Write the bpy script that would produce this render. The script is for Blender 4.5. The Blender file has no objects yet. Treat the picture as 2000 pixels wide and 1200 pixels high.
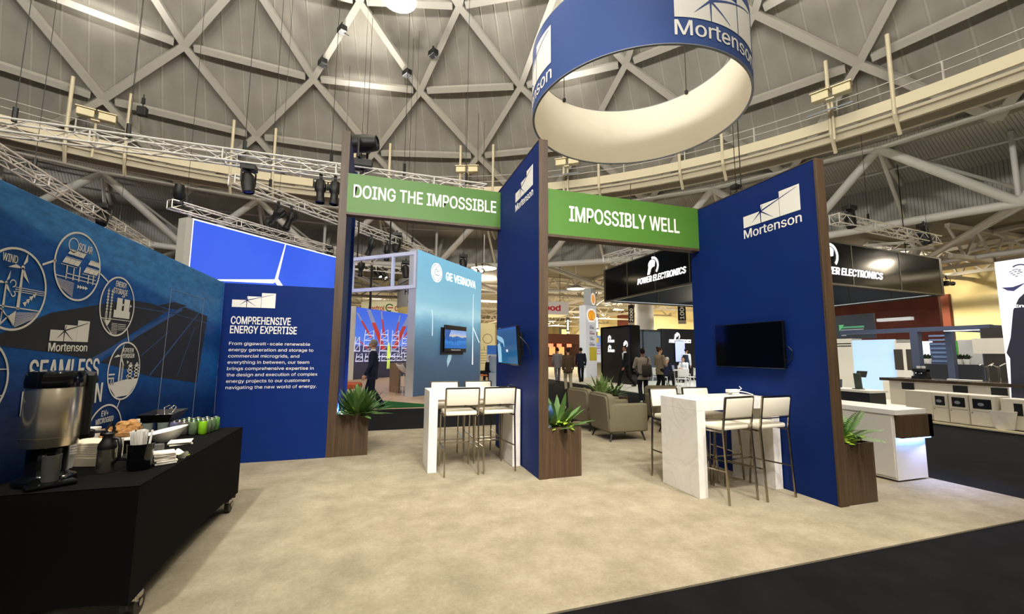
import bpy, bmesh, math, random
from mathutils import Vector, Matrix, Euler
R = math.radians
PI = math.pi
S = bpy.context.scene
COL = S.collection
random.seed(7)

# ------------------------------------------------------------------ camera
EYE = Vector((0.0, 0.0, 1.51))
FPX = 823.2
PITCH, ROLL, YAW = 0.1082, 0.0069, 0.3131
cy_, sy_ = math.cos(YAW), math.sin(YAW)
cp_, sp_ = math.cos(PITCH), math.sin(PITCH)
FWD = Vector((sy_*cp_, cy_*cp_, sp_))
r0_ = Vector((cy_, -sy_, 0))
u0_ = r0_.cross(FWD)
RGT = r0_*math.cos(ROLL) + u0_*math.sin(ROLL)
UPV = u0_*math.cos(ROLL) - r0_*math.sin(ROLL)
cam_d = bpy.data.cameras.new('camera')
cam = bpy.data.objects.new('camera', cam_d)
COL.objects.link(cam)
cam_d.sensor_width = 36.0
cam_d.sensor_fit = 'HORIZONTAL'
cam_d.lens = FPX/2000*36.0
cam_d.clip_start = 0.05
cam_d.clip_end = 400
cam.matrix_world = Matrix(((RGT.x, UPV.x, -FWD.x, EYE.x), (RGT.y, UPV.y, -FWD.y, EYE.y), (RGT.z, UPV.z, -FWD.z, EYE.z), (0, 0, 0, 1)))
S.camera = cam

# ------------------------------------------------------------------ world, exposure
S.view_settings.view_transform = 'Standard'
S.view_settings.look = 'None'
S.view_settings.gamma = 1
S.view_settings.exposure = -0.1
S.view_settings.use_curve_mapping = False
W = bpy.data.worlds.new('world')
S.world = W
W.use_nodes = True
W.node_tree.nodes['Background'].inputs['Color'].default_value = (1.0, 0.93, 0.82, 1)
W.node_tree.nodes['Background'].inputs['Strength'].default_value = 0.30

HR = 11.51                     # height of the dome's base ring
DC = Vector((-3.9, 1.99, HR))  # dome centre
DR = 24.8                      # dome base radius

def area(name, loc, tgt, size, power, col=(1, .9, .74), shape='DISK', spread=180, sy=None):
    l = bpy.data.lights.new(name, 'AREA')
    l.shape = shape
    l.size = size
    if sy:
        l.size_y = sy
    l.energy = power
    l.color = col
    l.spread = R(spread)
    o = bpy.data.objects.new(name, l)
    COL.objects.link(o)
    o.location = loc
    o.rotation_euler = (Vector(tgt)-Vector(loc)).to_track_quat('-Z', 'Y').to_euler()
    return o
WARM = (1, .87, .66)
NEUT = (1, .95, .88)
# high-bay lamps up in the dome
for (x, y) in ((-11, 4), (-3, 11), (6, 6), (1, 0), (11, -2), (-6, -6), (.45, 18.5)):
    area('high_bay_lamp', (x, y, 17.5), (x, y, 0), 1.4, 250, WARM)
    if y < 15:
        area('dome_fill_light', (x, y, 17.9), (x, y, 30), 1.4, 30, (1, .94, .82))  # added upward fill that brightens the dome lining, not a real fixture
# flood lamps on the catwalk that wash the dome from below
for k in range(12):
    a = R(22.5+30*k)
    p = (DC.x+math.cos(a)*(DR-.6), DC.y+math.sin(a)*(DR-.6), HR+1.6)
    area('dome_flood_lamp', p, (p[0]-math.cos(a)*8, p[1]-math.sin(a)*8, p[2]+3.0), 2.0, 1850, (1, .96, .89), spread=84)
# hall lamps under the flat ceiling beyond the dome
for (x, y, e) in ((10, 40, 1), (24, 44, .8), (0, 60, 1), (34.5, 20, .7), (34.5, 6, .7), (-20, 34, 1), (-32, 14, 1), (34, 36, .7), (33, 54, .8), (33, 74, .8), (14, 72, 1), (22, 58, .8)):
    area('hall_lamp', (x, y, 7.9), (x, y, 0), .9, 3000*e, WARM)
    area('ceiling_fill_light', (x, y, 8.0), (x, y, 12), 1.6, 320, NEUT)  # upward fill added to lift the dark flat ceiling
# unseen spots without fixtures over the stand; the first added to brighten the header
for (p, t, e) in (((-.8, -.8, 6.7), (.6, 6.6, 3.6), 300), ((-2.2, .6, 6.7), (-.9, 5.2, 0), 260), ((1.2, .4, 6.7), (1.6, 4.2, .6), 300), ((4.2, .2, 6.7), (4.2, 3.2, .8), 260),
                  ((2.2, -1.5, 6.7), (2.5, 6.5, .5), 260)):
    area('stand_fill_spot', p, t, .35, e*.24, NEUT, spread=70)

# ------------------------------------------------------------------ helpers
def lin(h):
    h = h.lstrip('#')
    out = []
    for i in (0, 2, 4):
        c = int(h[i:i+2], 16)/255
        out.append(c/12.92 if c <= .04045 else ((c+.055)/1.055)**2.4)
    return (*out, 1)
MATS = {}
def mat(hexc, rough=.5, metal=0, emit=0, coat=0, alpha=1, trans=0, noise=None, bump=0, key=''):
    """A principled material; noise = (scale, second colour, amount) mottles the colour."""
    k = (hexc, rough, metal, emit, coat, alpha, trans, noise, bump, key)
    if k in MATS:
        return MATS[k]
    m = bpy.data.materials.new('m_'+hexc.strip('#')+key)
    m.use_nodes = True
    nt = m.node_tree
    b = nt.nodes['Principled BSDF']
    b.inputs['Base Color'].default_value = lin(hexc)
    b.inputs['Roughness'].default_value = rough
    b.inputs['Metallic'].default_value = metal
    b.inputs['Coat Weight'].default_value = coat
    if rough >= .8 or key == 'dull':
        b.inputs['Specular IOR Level'].default_value = .12
    b.inputs['Alpha'].default_value = alpha
    b.inputs['Transmission Weight'].default_value = trans
    if emit:
        b.inputs['Emission Color'].default_value = lin(hexc)
        b.inputs['Emission Strength'].default_value = emit
    if noise or bump:
        tc = nt.nodes.new('ShaderNodeTexCoord')
        n = nt.nodes.new('ShaderNodeTexNoise')
        n.inputs['Scale'].default_value = noise[0] if noise else 60
        n.inputs['Detail'].default_value = 5
        nt.links.new(tc.outputs['Object'], n.inputs['Vector'])
        if noise:
            mx = nt.nodes.new('ShaderNodeMix')
            mx.data_type = 'RGBA'
            rp = nt.nodes.new('ShaderNodeMapRange')
            rp.inputs['From Min'].default_value = .35
            rp.inputs['From Max'].default_value = .65
            rp.inputs['To Max'].default_value = noise[2]
            nt.links.new(n.outputs['Fac'], rp.inputs['Value'])
            nt.links.new(rp.outputs['Result'], mx.inputs['Factor'])
            mx.inputs['A'].default_value = lin(hexc)
            mx.inputs['B'].default_value = lin(noise[1])
            nt.links.new(mx.outputs['Result'], b.inputs['Base Color'])
        if bump:
            bp = nt.nodes.new('ShaderNodeBump')
            bp.inputs['Strength'].default_value = bump
            bp.inputs['Distance'].default_value = .01
            nt.links.new(n.outputs['Fac'], bp.inputs['Height'])
            nt.links.new(bp.outputs['Normal'], b.inputs['Normal'])
    MATS[k] = m
    return m

def node_mat(name, build, rough=.5, metal=0):
    m = bpy.data.materials.new(name)
    m.use_nodes = True
    nt = m.node_tree
    b = nt.nodes['Principled BSDF']
    b.inputs['Roughness'].default_value = rough
    b.inputs['Metallic'].default_value = metal
    if rough >= .8:
        b.inputs['Specular IOR Level'].default_value = .12
    def N(t, **kw):
        n = nt.nodes.new('ShaderNode'+t)
        for k, v in kw.items():
            if k.startswith('i_'):
                n.inputs[k[2:].replace('_', ' ')].default_value = v
            else:
                setattr(n, k, v)
        return n
    build(nt, b, N, nt.links.new)
    return m

def ramp(N, stops, interp='LINEAR'):
    n = N('ValToRGB')
    n.color_ramp.interpolation = interp
    el = n.color_ramp.elements
    while len(el) > 1:
        el.remove(el[0])
    el[0].position = stops[0][0]
    el[0].color = lin(stops[0][1])
    for p, c in stops[1:]:
        e = el.new(p)
        e.color = lin(c)
    return n

class B:
    """Collects shapes into one mesh."""
    def __init__(s):
        s.bm = bmesh.new()
    def _m(s, vs, M):
        if M is not None:
            bmesh.ops.transform(s.bm, matrix=M, verts=vs)
        return s
    def box(s, c, d, M=None, bev=0, rz=0):
        r = bmesh.ops.create_cube(s.bm, size=1)
        vs = r['verts']
        T = Matrix.Translation(c) @ Matrix.Rotation(rz, 4, 'Z') @ Matrix.Diagonal((*d, 1))
        bmesh.ops.transform(s.bm, matrix=T, verts=vs)
        if bev:
            es = list({e for v in vs for e in v.link_edges})
            rr = bmesh.ops.bevel(s.bm, geom=es, offset=bev, segments=2, profile=.5, affect='EDGES', clamp_overlap=True)
            vs = list({v for f in rr['faces'] for v in f.verts} | {v for v in vs if v.is_valid})
        return s._m(vs, M)
    def bx(s, a, b, M=None, bev=0):
        return s.box([(a[i]+b[i])/2 for i in range(3)], [abs(b[i]-a[i]) for i in range(3)], M, bev)
    def cyl(s, p, q, r, r2=None, n=12, M=None, caps=True):
        p, q = Vector(p), Vector(q)
        d = q-p
        rr = bmesh.ops.create_cone(s.bm, cap_ends=caps, segments=n, radius1=r, radius2=r if r2 is None else r2, depth=d.length)
        T = Matrix.Translation((p+q)/2) @ d.to_track_quat('Z', 'Y').to_matrix().to_4x4()
        bmesh.ops.transform(s.bm, matrix=T, verts=rr['verts'])
        return s._m(rr['verts'], M)
    def sph(s, c, r, u=16, v=10, M=None):
        if not hasattr(r, '__len__'):
            r = (r, r, r)
        rr = bmesh.ops.create_uvsphere(s.bm, u_segments=u, v_segments=v, radius=1)
        bmesh.ops.transform(s.bm, matrix=Matrix.Translation(c) @ Matrix.Diagonal((*r, 1)), verts=rr['verts'])
        return s._m(rr['verts'], M)
    def lathe(s, prof, n=24, c=(0, 0, 0), M=None, a0=0, a1=2*PI, cap=False):
        full = abs(a1-a0-2*PI) < 1e-6
        k = n if full else n+1
        rings = []
        vs = []
        for (r, z) in prof:
            if r < 1e-6:
                v = s.bm.verts.new((c[0], c[1], c[2]+z))
                rings.append([v]*k)
                vs.append(v)
            else:
                ring = [s.bm.verts.new((c[0]+r*math.cos(a0+(a1-a0)*i/n), c[1]+r*math.sin(a0+(a1-a0)*i/n), c[2]+z)) for i in range(k)]
                rings.append(ring)
                vs += ring
        for A, Bq in zip(rings, rings[1:]):
            for i in range(n if full else n):
                j = (i+1) % k
                f = []
                for v in (A[i], A[j], Bq[j], Bq[i]):
                    if v not in f:
                        f.append(v)
                if len(f) > 2:
                    try:
                        s.bm.faces.new(f)
                    except ValueError:
                        pass
        return s._m(vs, M)
    def poly(s, pts, t=0, M=None):
        """Polygon in XY, extruded by t along Z."""
        vs = [s.bm.verts.new((x, y, 0)) for x, y in pts]
        f = s.bm.faces.new(vs)
        if t:
            r = bmesh.ops.extrude_face_region(s.bm, geom=[f])
            nv = [g for g in r['geom'] if isinstance(g, bmesh.types.BMVert)]
            bmesh.ops.translate(s.bm, verts=nv, vec=(0, 0, t))
            vs = vs+nv
        return s._m(vs, M)
    def quad(s, *p, M=None):
        vs = [s.bm.verts.new(q) for q in p]
        s.bm.faces.new(vs)
        return s._m(vs, M)
    def grid(s, rows, M=None):
        g = [[s.bm.verts.new(p) for p in row] for row in rows]
        for a, b in zip(g, g[1:]):
            for i in range(len(a)-1):
                s.bm.faces.new((a[i], a[i+1], b[i+1], b[i]))
        return s._m([v for r_ in g for v in r_], M)
    def loft(s, secs, caps=True, M=None):
        """secs: list of (centre, rx, ry, axis x vector, axis y vector)"""
        rings = []
        n = 14
        for c, rx, ry, ax, ay in secs:
            c, ax, ay = Vector(c), Vector(ax), Vector(ay)
            rings.append([s.bm.verts.new(c+ax*rx*math.cos(2*PI*i/n)+ay*ry*math.sin(2*PI*i/n)) for i in range(n)])
        for a, b in zip(rings, rings[1:]):
            for i in range(n):
                s.bm.faces.new((a[i], a[(i+1) % n], b[(i+1) % n], b[i]))
        if caps:
            s.bm.faces.new(rings[0][::-1])
            s.bm.faces.new(rings[-1])
        return s._m([v for r_ in rings for v in r_], M)
    def tube(s, pts, r, n=8, M=None):
        pts = [Vector(p) for p in pts]
        rings = []
        for i, p in enumerate(pts):
            d = (pts[min(i+1, len(pts)-1)]-pts[max(i-1, 0)]).normalized()
            ax = d.orthogonal().normalized() if i == 0 else (ax-d*ax.dot(d)).normalized()
            ay = d.cross(ax)
            rr = r[i] if hasattr(r, '__len__') else r
            rings.append([s.bm.verts.new(p+ax*rr*math.cos(2*PI*k/n)+ay*rr*math.sin(2*PI*k/n)) for k in range(n)])
        for a, b in zip(rings, rings[1:]):
            for i in range(n):
                s.bm.faces.new((a[i], a[(i+1) % n], b[(i+1) % n], b[i]))
        s.bm.faces.new(rings[0][::-1])
        s.bm.faces.new(rings[-1])
        return s._m([v for r_ in rings for v in r_], M)
    def done(s, name, m, parent=None, world=False, smooth=None, label=None):
        bmesh.ops.recalc_face_normals(s.bm, faces=s.bm.faces)
        if world and parent is not None:
            bmesh.ops.transform(s.bm, matrix=MW(parent).inverted(), verts=s.bm.verts)
        me = bpy.data.meshes.new(name)
        s.bm.to_mesh(me)
        s.bm.free()
        if smooth is not None:
            for p in me.polygons:
                p.use_smooth = True
            if smooth:
                me.set_sharp_from_angle(angle=R(smooth))
        if m is not None:
            me.materials.append(m)
        o = bpy.data.objects.new(name, me)
        COL.objects.link(o)
        if parent is not None:
            o.parent = parent
        if label:
            o['label'] = label
        return o

def MW(o):
    M = Matrix.LocRotScale(o.location, o.rotation_euler, o.scale)
    return MW(o.parent) @ M if o.parent else M
def tag(o, label, cat, group=None, kind=None):
    if label:
        o['label'] = label
    if cat:
        o['category'] = cat
    if group:
        o['group'] = group
    if kind:
        o['kind'] = kind
    return o
def thing(name, label, cat, loc=(0, 0, 0), rz=0, group=None):
    o = bpy.data.objects.new(name, None)
    COL.objects.link(o)
    o.empty_display_size = .1
    o.location = loc
    o.rotation_euler = (0, 0, rz)
    return tag(o, label, cat, group)
def struct(name, label=None, loc=(0, 0, 0)):
    o = bpy.data.objects.new(name, None)
    COL.objects.link(o)
    o.location = loc
    o['kind'] = 'structure'
    if label:
        o['label'] = label
    return o
def kids(o):
    return [c for c in bpy.data.objects if c.parent is o]
KID = {}
def dup(o, loc=None, rz=None, label=None, group=None, parent=None, rot=None):
    """A copy of a thing, its parts and their sub-parts."""
    c = o.copy()
    COL.objects.link(c)
    if parent is not None:
        c.parent = parent
    if loc is not None:
        c.location = loc
    if rz is not None:
        c.rotation_euler = (0, 0, rz)
    if rot is not None:
        c.rotation_euler = rot
    if label:
        c['label'] = label
    if group:
        c['group'] = group
    for ch in list(o.children):
        d = dup(ch, parent=c)
    return c

def frame(o, x, y):
    """Matrix whose XY plane has origin o and axes x, y (z = normal)."""
    x, y = Vector(x).normalized(), Vector(y).normalized()
    z = x.cross(y)
    return Matrix(((x.x, y.x, z.x, o[0]), (x.y, y.y, z.y, o[1]), (x.z, y.z, z.z, o[2]), (0, 0, 0, 1)))
FONT = None
try:
    import os as _os
    FONT = bpy.data.fonts.load(_os.path.join(bpy.utils.system_resource('DATAFILES'), 'fonts', 'Inter.woff2'))
except Exception:
    FONT = None
def text_mesh(body, w=None, h=None, bold=0, shear=0, thick=.003, space=1, align='LEFT', base=False):
    cu = bpy.data.curves.new('lettering', 'FONT')
    cu.body = body
    if FONT:
        cu.font = FONT
    cu.size = 1
    cu.shear = shear
    cu.extrude = .02
    cu.space_character = space
    cu.align_x = align
    cu.resolution_u = 3
    t = bpy.data.objects.new('lettering', cu)
    me = bpy.data.meshes.new_from_object(t)
    bpy.data.objects.remove(t)
    bpy.data.curves.remove(cu)
    xs = [v.co.x for v in me.vertices]
    ys = [v.co.y for v in me.vertices]
    x0, x1, y0, y1 = min(xs), max(xs), min(ys), max(ys)
    sx = w/(x1-x0) if w else None
    sy = h/(y1-y0) if h else sx
    sx = sx or sy
    if base:            # keep the baseline at 0; h is the height of a capital
        sy = h/.73
        y0 = 0
    for v in me.vertices:
        v.co = ((v.co.x-x0)*sx, (v.co.y-y0)*sy, (v.co.z+.02)/.04*thick)
    if bold:            # heavier strokes: the same outlines printed again a hair to the side
        bm = bmesh.new()
        for i, (dx, dy) in enumerate(((0, 0), (-1, 0), (1, 0), (0, .6), (0, -.6))):
            n0 = len(bm.verts)
            bm.from_mesh(me)
            bm.verts.ensure_lookup_table()
            bmesh.ops.translate(bm, verts=bm.verts[n0:], vec=(dx*bold*sx, dy*bold*sy, i*thick*.01))
        bm.to_mesh(me)
        bm.free()
    return me
def text(body, m, parent, M, w=None, h=None, bold=0, shear=0, thick=.003, name='lettering', space=1, label=None, align='LEFT', base=False):
    """Lettering whose lower left corner sits at M (world), lying on M's XY plane."""
    me = text_mesh(body, w, h, bold, shear, thick, space, align, base)
    me.transform(MW(parent).inverted() @ M if parent else M)
    me.materials.append(m)
    o = bpy.data.objects.new(name, me)
    COL.objects.link(o)
    if parent:
        o.parent = parent
    if label:
        o['label'] = label
    return o

# a point of the place from where the photograph shows it
def ray(x, y):
    return RGT*((x-1000)/FPX) - UPV*((y-600)/FPX) + FWD
def at_z(x, y, z=0):
    d = ray(x, y)
    return EYE + d*((z-EYE.z)/d.z)
def at_x(x, y, X):
    d = ray(x, y)
    return EYE + d*(X/d.x)
def at_y(x, y, Y):
    d = ray(x, y)
    return EYE + d*(Y/d.y)

# ------------------------------------------------------------------ shared materials
BLUE = mat('#0c2766', .55, noise=(3, '#0e2b70', .5), key='dull')
WHITE = mat('#e9e6df', .45)
LETTER = mat('#eeece6', .5)
BLACK = mat('#0b0b0c', .45)
BLACKP = mat('#08090b', .12)
METAL = mat('#b9b4a8', .3, 1)
CHROME = mat('#c8c4bc', .12, 1)
DARKM = mat('#191919', .4, .3)
TRUSSM = mat('#dedcd7', .35, .35)
STEELW = mat('#b7b3aa', .6)
def wood_b(nt, b, N, L, c0='#35261a', c1='#57422c'):
    tc = N('TexCoord')
    mp = N('Mapping')
    mp.inputs['Scale'].default_value = (26, 26, .7)
    L(tc.outputs['Object'], mp.inputs['Vector'])
    n = N('TexNoise', i_Scale=1.6, i_Detail=6, i_Roughness=.6)
    L(mp.outputs['Vector'], n.inputs['Vector'])
    r = ramp(N, [(.3, c0), (.7, c1)])
    L(n.outputs['Fac'], r.inputs['Fac'])
    L(r.outputs['Color'], b.inputs['Base Color'])
WALNUT = node_mat('walnut_laminate', lambda *a: wood_b(*a), .5)
OAKW = node_mat('oak_laminate', lambda *a: wood_b(*a, '#75604a', '#94795c'), .5)
def marble_b(nt, b, N, L):
    tc = N('TexCoord')
    n = N('TexNoise', i_Scale=1.7, i_Detail=7, i_Roughness=.6, i_Distortion=1.6)
    L(tc.outputs['Object'], n.inputs['Vector'])
    r = ramp(N, [(.40, '#e9e6e0'), (.49, '#e4e0da'), (.5, '#d9d5ce'), (.51, '#e5e1db'), (.6, '#ebe8e2')])
    L(n.outputs['Fac'], r.inputs['Fac'])
    L(r.outputs['Color'], b.inputs['Base Color'])
MARBLE = node_mat('white_marble_laminate', marble_b, .35)

def logo(M, w, m, line, parent, extra=None):
    """The stepped-blocks emblem: three blocks rising to the right with thin rays crossing them."""
    hs = (.19, .29, .39)
    xs = (0, .338, .667, 1.0)
    g = B()
    for i in range(3):
        g.poly([(xs[i]*w, 0), ((xs[i+1]-.008)*w, 0), ((xs[i+1]-.008)*w, hs[i]*w), (xs[i]*w, hs[i]*w)], .003)
    emblem = finish_on(g, 'emblem', m, parent, M)
    q = (.33*w, .185*w)
    g = B()
    def ln(x, y, a, bq):
        d = Vector((x*w-q[0], y*w-q[1]))
        n = Vector((-d.y, d.x)).normalized()
        g.poly([(q[0]+n.x*a*w, q[1]+n.y*a*w), (x*w+n.x*bq*w, y*w+n.y*bq*w), (x*w-n.x*bq*w, y*w-n.y*bq*w), (q[0]-n.x*a*w, q[1]-n.y*a*w)], .0015,
               M=Matrix.Translation((0, 0, .003)))
    ln(.95, .36, .011, .002)
    ln(.17, .05, .011, .001)
    ln(.33, 0, .011, .004)
    ln(.55, .03, .011, .001)
    ln(.37, .28, .010, .001)
    finish_on(g, 'ray', line, emblem, M, base=parent)
    return emblem
def finish_on(g, name, m, parent, M, base=None):
    bmesh.ops.transform(g.bm, matrix=MW(base or parent).inverted() @ M, verts=g.bm.verts)
    return g.done(name, m, parent)
# ================================================================== THE HALL
def carpet_b(nt, b, N, L, c0, c1, sc, bump=.5, dark=None):
    tc = N('TexCoord')
    n = N('TexNoise', i_Scale=sc, i_Detail=8, i_Roughness=.65)
    L(tc.outputs['Object'], n.inputs['Vector'])
    r = ramp(N, [(.36, c0), (.64, c1)])
    L(n.outputs['Fac'], r.inputs['Fac'])
    n2 = N('TexNoise', i_Scale=260, i_Detail=3, i_Roughness=.7)
    L(tc.outputs['Object'], n2.inputs['Vector'])
    n3 = N('TexNoise', i_Scale=45, i_Detail=4, i_Roughness=.7)
    L(tc.outputs['Object'], n3.inputs['Vector'])
    mx = N('Mix', data_type='RGBA', blend_type='MULTIPLY')
    mx.inputs['Factor'].default_value = .55
    r2 = ramp(N, [(.3, '#a8a49c'), (.62, '#ffffff')])
    ad = N('Math', operation='ADD')
    ml = N('Math', operation='MULTIPLY')
    ml.inputs[1].default_value = .5
    L(n2.outputs['Fac'], ad.inputs[0])
    L(n3.outputs['Fac'], ad.inputs[1])
    L(ad.outputs[0], ml.inputs[0])
    L(ml.outputs[0], r2.inputs['Fac'])
    L(r.outputs['Color'], mx.inputs['A'])
    L(r2.outputs['Color'], mx.inputs['B'])
    L(mx.outputs['Result'], b.inputs['Base Color'])
    bp = N('Bump', i_Strength=bump, i_Distance=.006)
    L(n2.outputs['Fac'], bp.inputs['Height'])
    L(bp.outputs['Normal'], b.inputs['Normal'])
BEIGE = node_mat('beige_carpet', lambda *a: carpet_b(*a, '#958b76', '#ada38d', 2.6), .95)
AISLE = node_mat('charcoal_carpet', lambda *a: carpet_b(*a, '#0c0c0d', '#151517', 3), .95)
CREAMF = node_mat('cream_flooring', lambda *a: carpet_b(*a, '#cfc5ac', '#ddd4bd', 1.2, .1), .7)

g = B()
g.bx((-60, -28, -.3), (60, 100, 0))
o = g.done('floor', AISLE)
o['kind'] = 'structure'
o['label'] = 'charcoal aisle carpet of the exhibition hall'
g = B()
g.poly([(-2.6, 2.42), (6.58, 2.42), (6.58, 8.66), (-2.6, 8.66)], .012)
tag(g.done('carpet', BEIGE), 'mottled beige carpet laid under the blue stand', 'carpet')

# ---- the dome
RS, ZC = 37.1, -24.31      # sphere of the dome, centre below the catwalk ring
def dome_pt(ang, t, off=0):
    r = t*DR
    z = ZC+math.sqrt(max((RS-off)**2-r*r, 0))
    return Vector((r*math.cos(ang), r*math.sin(ang), z))
def dome_b(nt, b, N, L):
    tc = N('TexCoord')
    sx = N('SeparateXYZ')
    L(tc.outputs['Object'], sx.inputs[0])
    at = N('Math', operation='ARCTAN2')
    L(sx.outputs['Y'], at.inputs[0])
    L(sx.outputs['X'], at.inputs[1])
    ml = N('Math', operation='MULTIPLY')
    ml.inputs[1].default_value = 168/(2*PI)
    L(at.outputs[0], ml.inputs[0])
    fr = N('Math', operation='FRACT')
    L(ml.outputs[0], fr.inputs[0])
    r = ramp(N, [(0, '#b3afa3'), (.06, '#9c988d'), (.5, '#97938a'), (.94, '#9c988d'), (1, '#b3afa3')])
    L(fr.outputs[0], r.inputs['Fac'])
    n = N('TexNoise', i_Scale=.5, i_Detail=6)
    L(tc.outputs['Object'], n.inputs['Vector'])
    mx = N('Mix', data_type='RGBA', blend_type='MULTIPLY')
    mx.inputs['Factor'].default_value = .35
    r2 = ramp(N, [(.35, '#b9b5ae'), (.65, '#ffffff')])
    L(n.outputs['Fac'], r2.inputs['Fac'])
    L(r.outputs['Color'], mx.inputs['A'])
    L(r2.outputs['Color'], mx.inputs['B'])
    L(mx.outputs['Result'], b.inputs['Base Color'])
    pp = N('Math', operation='PINGPONG')
    pp.inputs[1].default_value = .5
    L(ml.outputs[0], pp.inputs[0])
    mr = N('MapRange')
    mr.inputs['From Max'].default_value = .08
    mr.inputs['To Min'].default_value = 1
    mr.inputs['To Max'].default_value = 0
    L(pp.outputs[0], mr.inputs['Value'])
    bp = N('Bump', i_Strength=.6, i_Distance=.06)
    L(mr.outputs['Result'], bp.inputs['Height'])
    L(bp.outputs['Normal'], b.inputs['Normal'])
DOMEM = node_mat('acoustic_dome_lining', dome_b, .85)
ceil = struct('ceiling', 'grey panelled dome ceiling with crossing ribs', tuple(DC))
g = B()
ts = [1.145, 1.07, 1, .9, .8, .7, .6, .5, .4, .3, .2, .1, .02]
g.grid([[dome_pt(R(3*i), t) for i in range(121)] for t in ts])
g.done('lining', DOMEM, ceil, smooth=0)
RIBM = mat('#aaa69b', .6)
def beam(g, p, q, w, h, up):
    p, q = Vector(p), Vector(q)
    z = (q-p).normalized()
    u = Vector(up)
    u = (u-z*u.dot(z)).normalized()
    x = u.cross(z)
    M = Matrix(((x.x, u.x, z.x, (p+q).x/2), (x.y, u.y, z.y, (p+q).y/2), (x.z, u.z, z.z, (p+q).z/2), (0, 0, 0, 1)))
    g.box((0, 0, 0), (w, h, (q-p).length), M)
LV = [1.137, 1.018, .898, .76, .62, .48, .33]
A0 = 22.3
segs = []
for k in range(len(LV)-1):
    sh = A0+(7.5 if k % 2 == 0 else 0)
    sh2 = A0+(0 if k % 2 == 0 else 7.5)
    for i in range(24):
        a = sh+15*i
        for da in (-7.5, 7.5):
            segs.append((R(a), LV[k], R(a+da), LV[k+1], 0))
        if k > 0:
            segs.append((R(a), LV[k], R(a+15), LV[k], 1))
def vis(s):
    m = dome_pt((s[0]+s[2])/2, (s[1]+s[3])/2, 0)+DC-EYE
    f = m.dot(FWD)
    if f < 1:
        return 1e9
    x, y = m.dot(RGT)/f*FPX/1000, m.dot(UPV)/f*FPX/600
    return max(abs(x), abs(y))
segs.sort(key=vis)
rest = B()
nn = 0
for s in segs:
    p, q = dome_pt(s[0], s[1], .22), dome_pt(s[2], s[3], .22)
    if s[4]:
        p, q = p.lerp(q, .07), p.lerp(q, .93)
    tgt = B() if nn < 100 else rest
    beam(tgt, p, q, .30, .30 if s[4] else .34, (p+q)/2-Vector((0, 0, ZC)))
    if nn < 100:
        tgt.done('rib', RIBM, ceil)
    nn += 1
o = rest.done('rib', RIBM, ceil)
o['kind'] = 'stuff'

# ---- catwalk ring round the foot of the dome
CREAM = mat('#cfc4a6', .6)
CREAM2 = mat('#b3aa92', .65)
ring = struct('trim_1', 'cream catwalk ring round the foot of the dome', tuple(DC))
def annulus(g, r0, r1, z0, z1, n=144, a0=0, a1=2*PI):
    g.lathe([(r0, z0), (r1, z0), (r1, z1), (r0, z1), (r0, z0)], n, a0=a0, a1=a1)
g = B()
annulus(g, DR-.12, DR, -.22, .24)
g.done('fascia', CREAM, ring, smooth=30)
g = B()
annulus(g, DR, DR+1.3, -.42, -.3)
annulus(g, DR+.15, DR+.3, -.7, -.42)
annulus(g, DR+.95, DR+1.1, -.75, -.42)
g.done('walkway', CREAM2, ring, smooth=30)
for z in (.62, 1.0):
    g = B()
    annulus(g, DR-.03, DR+.0, z-.015, z+.015)
    g.done('handrail', STEELW, ring)
g = B()
for i in range(48):
    a = R(7.5*i+A0+1.8)
    p = Vector((math.cos(a)*(DR-.02), math.sin(a)*(DR-.02), 0))
    g.cyl(p+Vector((0, 0, -.2)), p+Vector((0, 0, 1.02)), .035, n=6)
g.done('baluster', STEELW, ring)
def inview(P, m=1.15):
    d = P-EYE
    f = d.dot(FWD)
    return f > .5 and abs(d.dot(RGT)/f*FPX) < 1000*m and abs(d.dot(UPV)/f*FPX) < 600*m
for i in range(48):
    a = R(15*(i//2)+A0+(2.4 if i % 2 else -2.4))
    if not inview(DC+Vector((math.cos(a)*DR, math.sin(a)*DR, .8))):
        continue
    top = dome_pt(a, .995, .3)
    c, s_ = math.cos(a), math.sin(a)
    g = B()
    r_ = DR-.1
    g.tube([(top.x, top.y, top.z), (c*r_, s_*r_, top.z-.1), (c*r_, s_*r_, -.45), (c*(r_+.7), s_*(r_+.7), -1.05)], .075, 8)
    g.done('hanger', CREAM, ring, smooth=40)

# ---- space frame of white tubes and the flat deck beyond the dome
def corr_b(nt, b, N, L, n_=1500, c0='#a3a19b', c1='#77756f', polar=True, fr=3.0):
    tc = N('TexCoord')
    sx = N('SeparateXYZ')
    L(tc.outputs['Object'], sx.inputs[0])
    ml = N('Math', operation='MULTIPLY')
    if polar:
        at = N('Math', operation='ARCTAN2')
        L(sx.outputs['Y'], at.inputs[0])
        L(sx.outputs['X'], at.inputs[1])
        ml.inputs[1].default_value = n_/(2*PI)
        L(at.outputs[0], ml.inputs[0])
    else:
        ml.inputs[1].default_value = fr
        L(sx.outputs['X'], ml.inputs[0])
    pp = N('Math', operation='PINGPONG')
    pp.inputs[1].default_value = .5
    L(ml.outputs[0], pp.inputs[0])
    r = ramp(N, [(0, c1), (.2, c0), (1, c0)])
    mm = N('Math', operation='MULTIPLY')
    mm.inputs[1].default_value = 2
    L(pp.outputs[0], mm.inputs[0])
    L(mm.outputs[0], r.inputs['Fac'])
    L(r.outputs['Color'], b.inputs['Base Color'])
    bp = N('Bump', i_Strength=1, i_Distance=.08)
    L(r.outputs['Color'], bp.inputs['Height'])
    L(bp.outputs['Normal'], b.inputs['Normal'])
CORR = node_mat('corrugated_deck_ring', lambda *a: corr_b(*a), .7)
CORR2 = node_mat('corrugated_deck', lambda *a: corr_b(*a, polar=False, c0='#8a857a', c1='#67635a', fr=4.0), .8)
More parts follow.
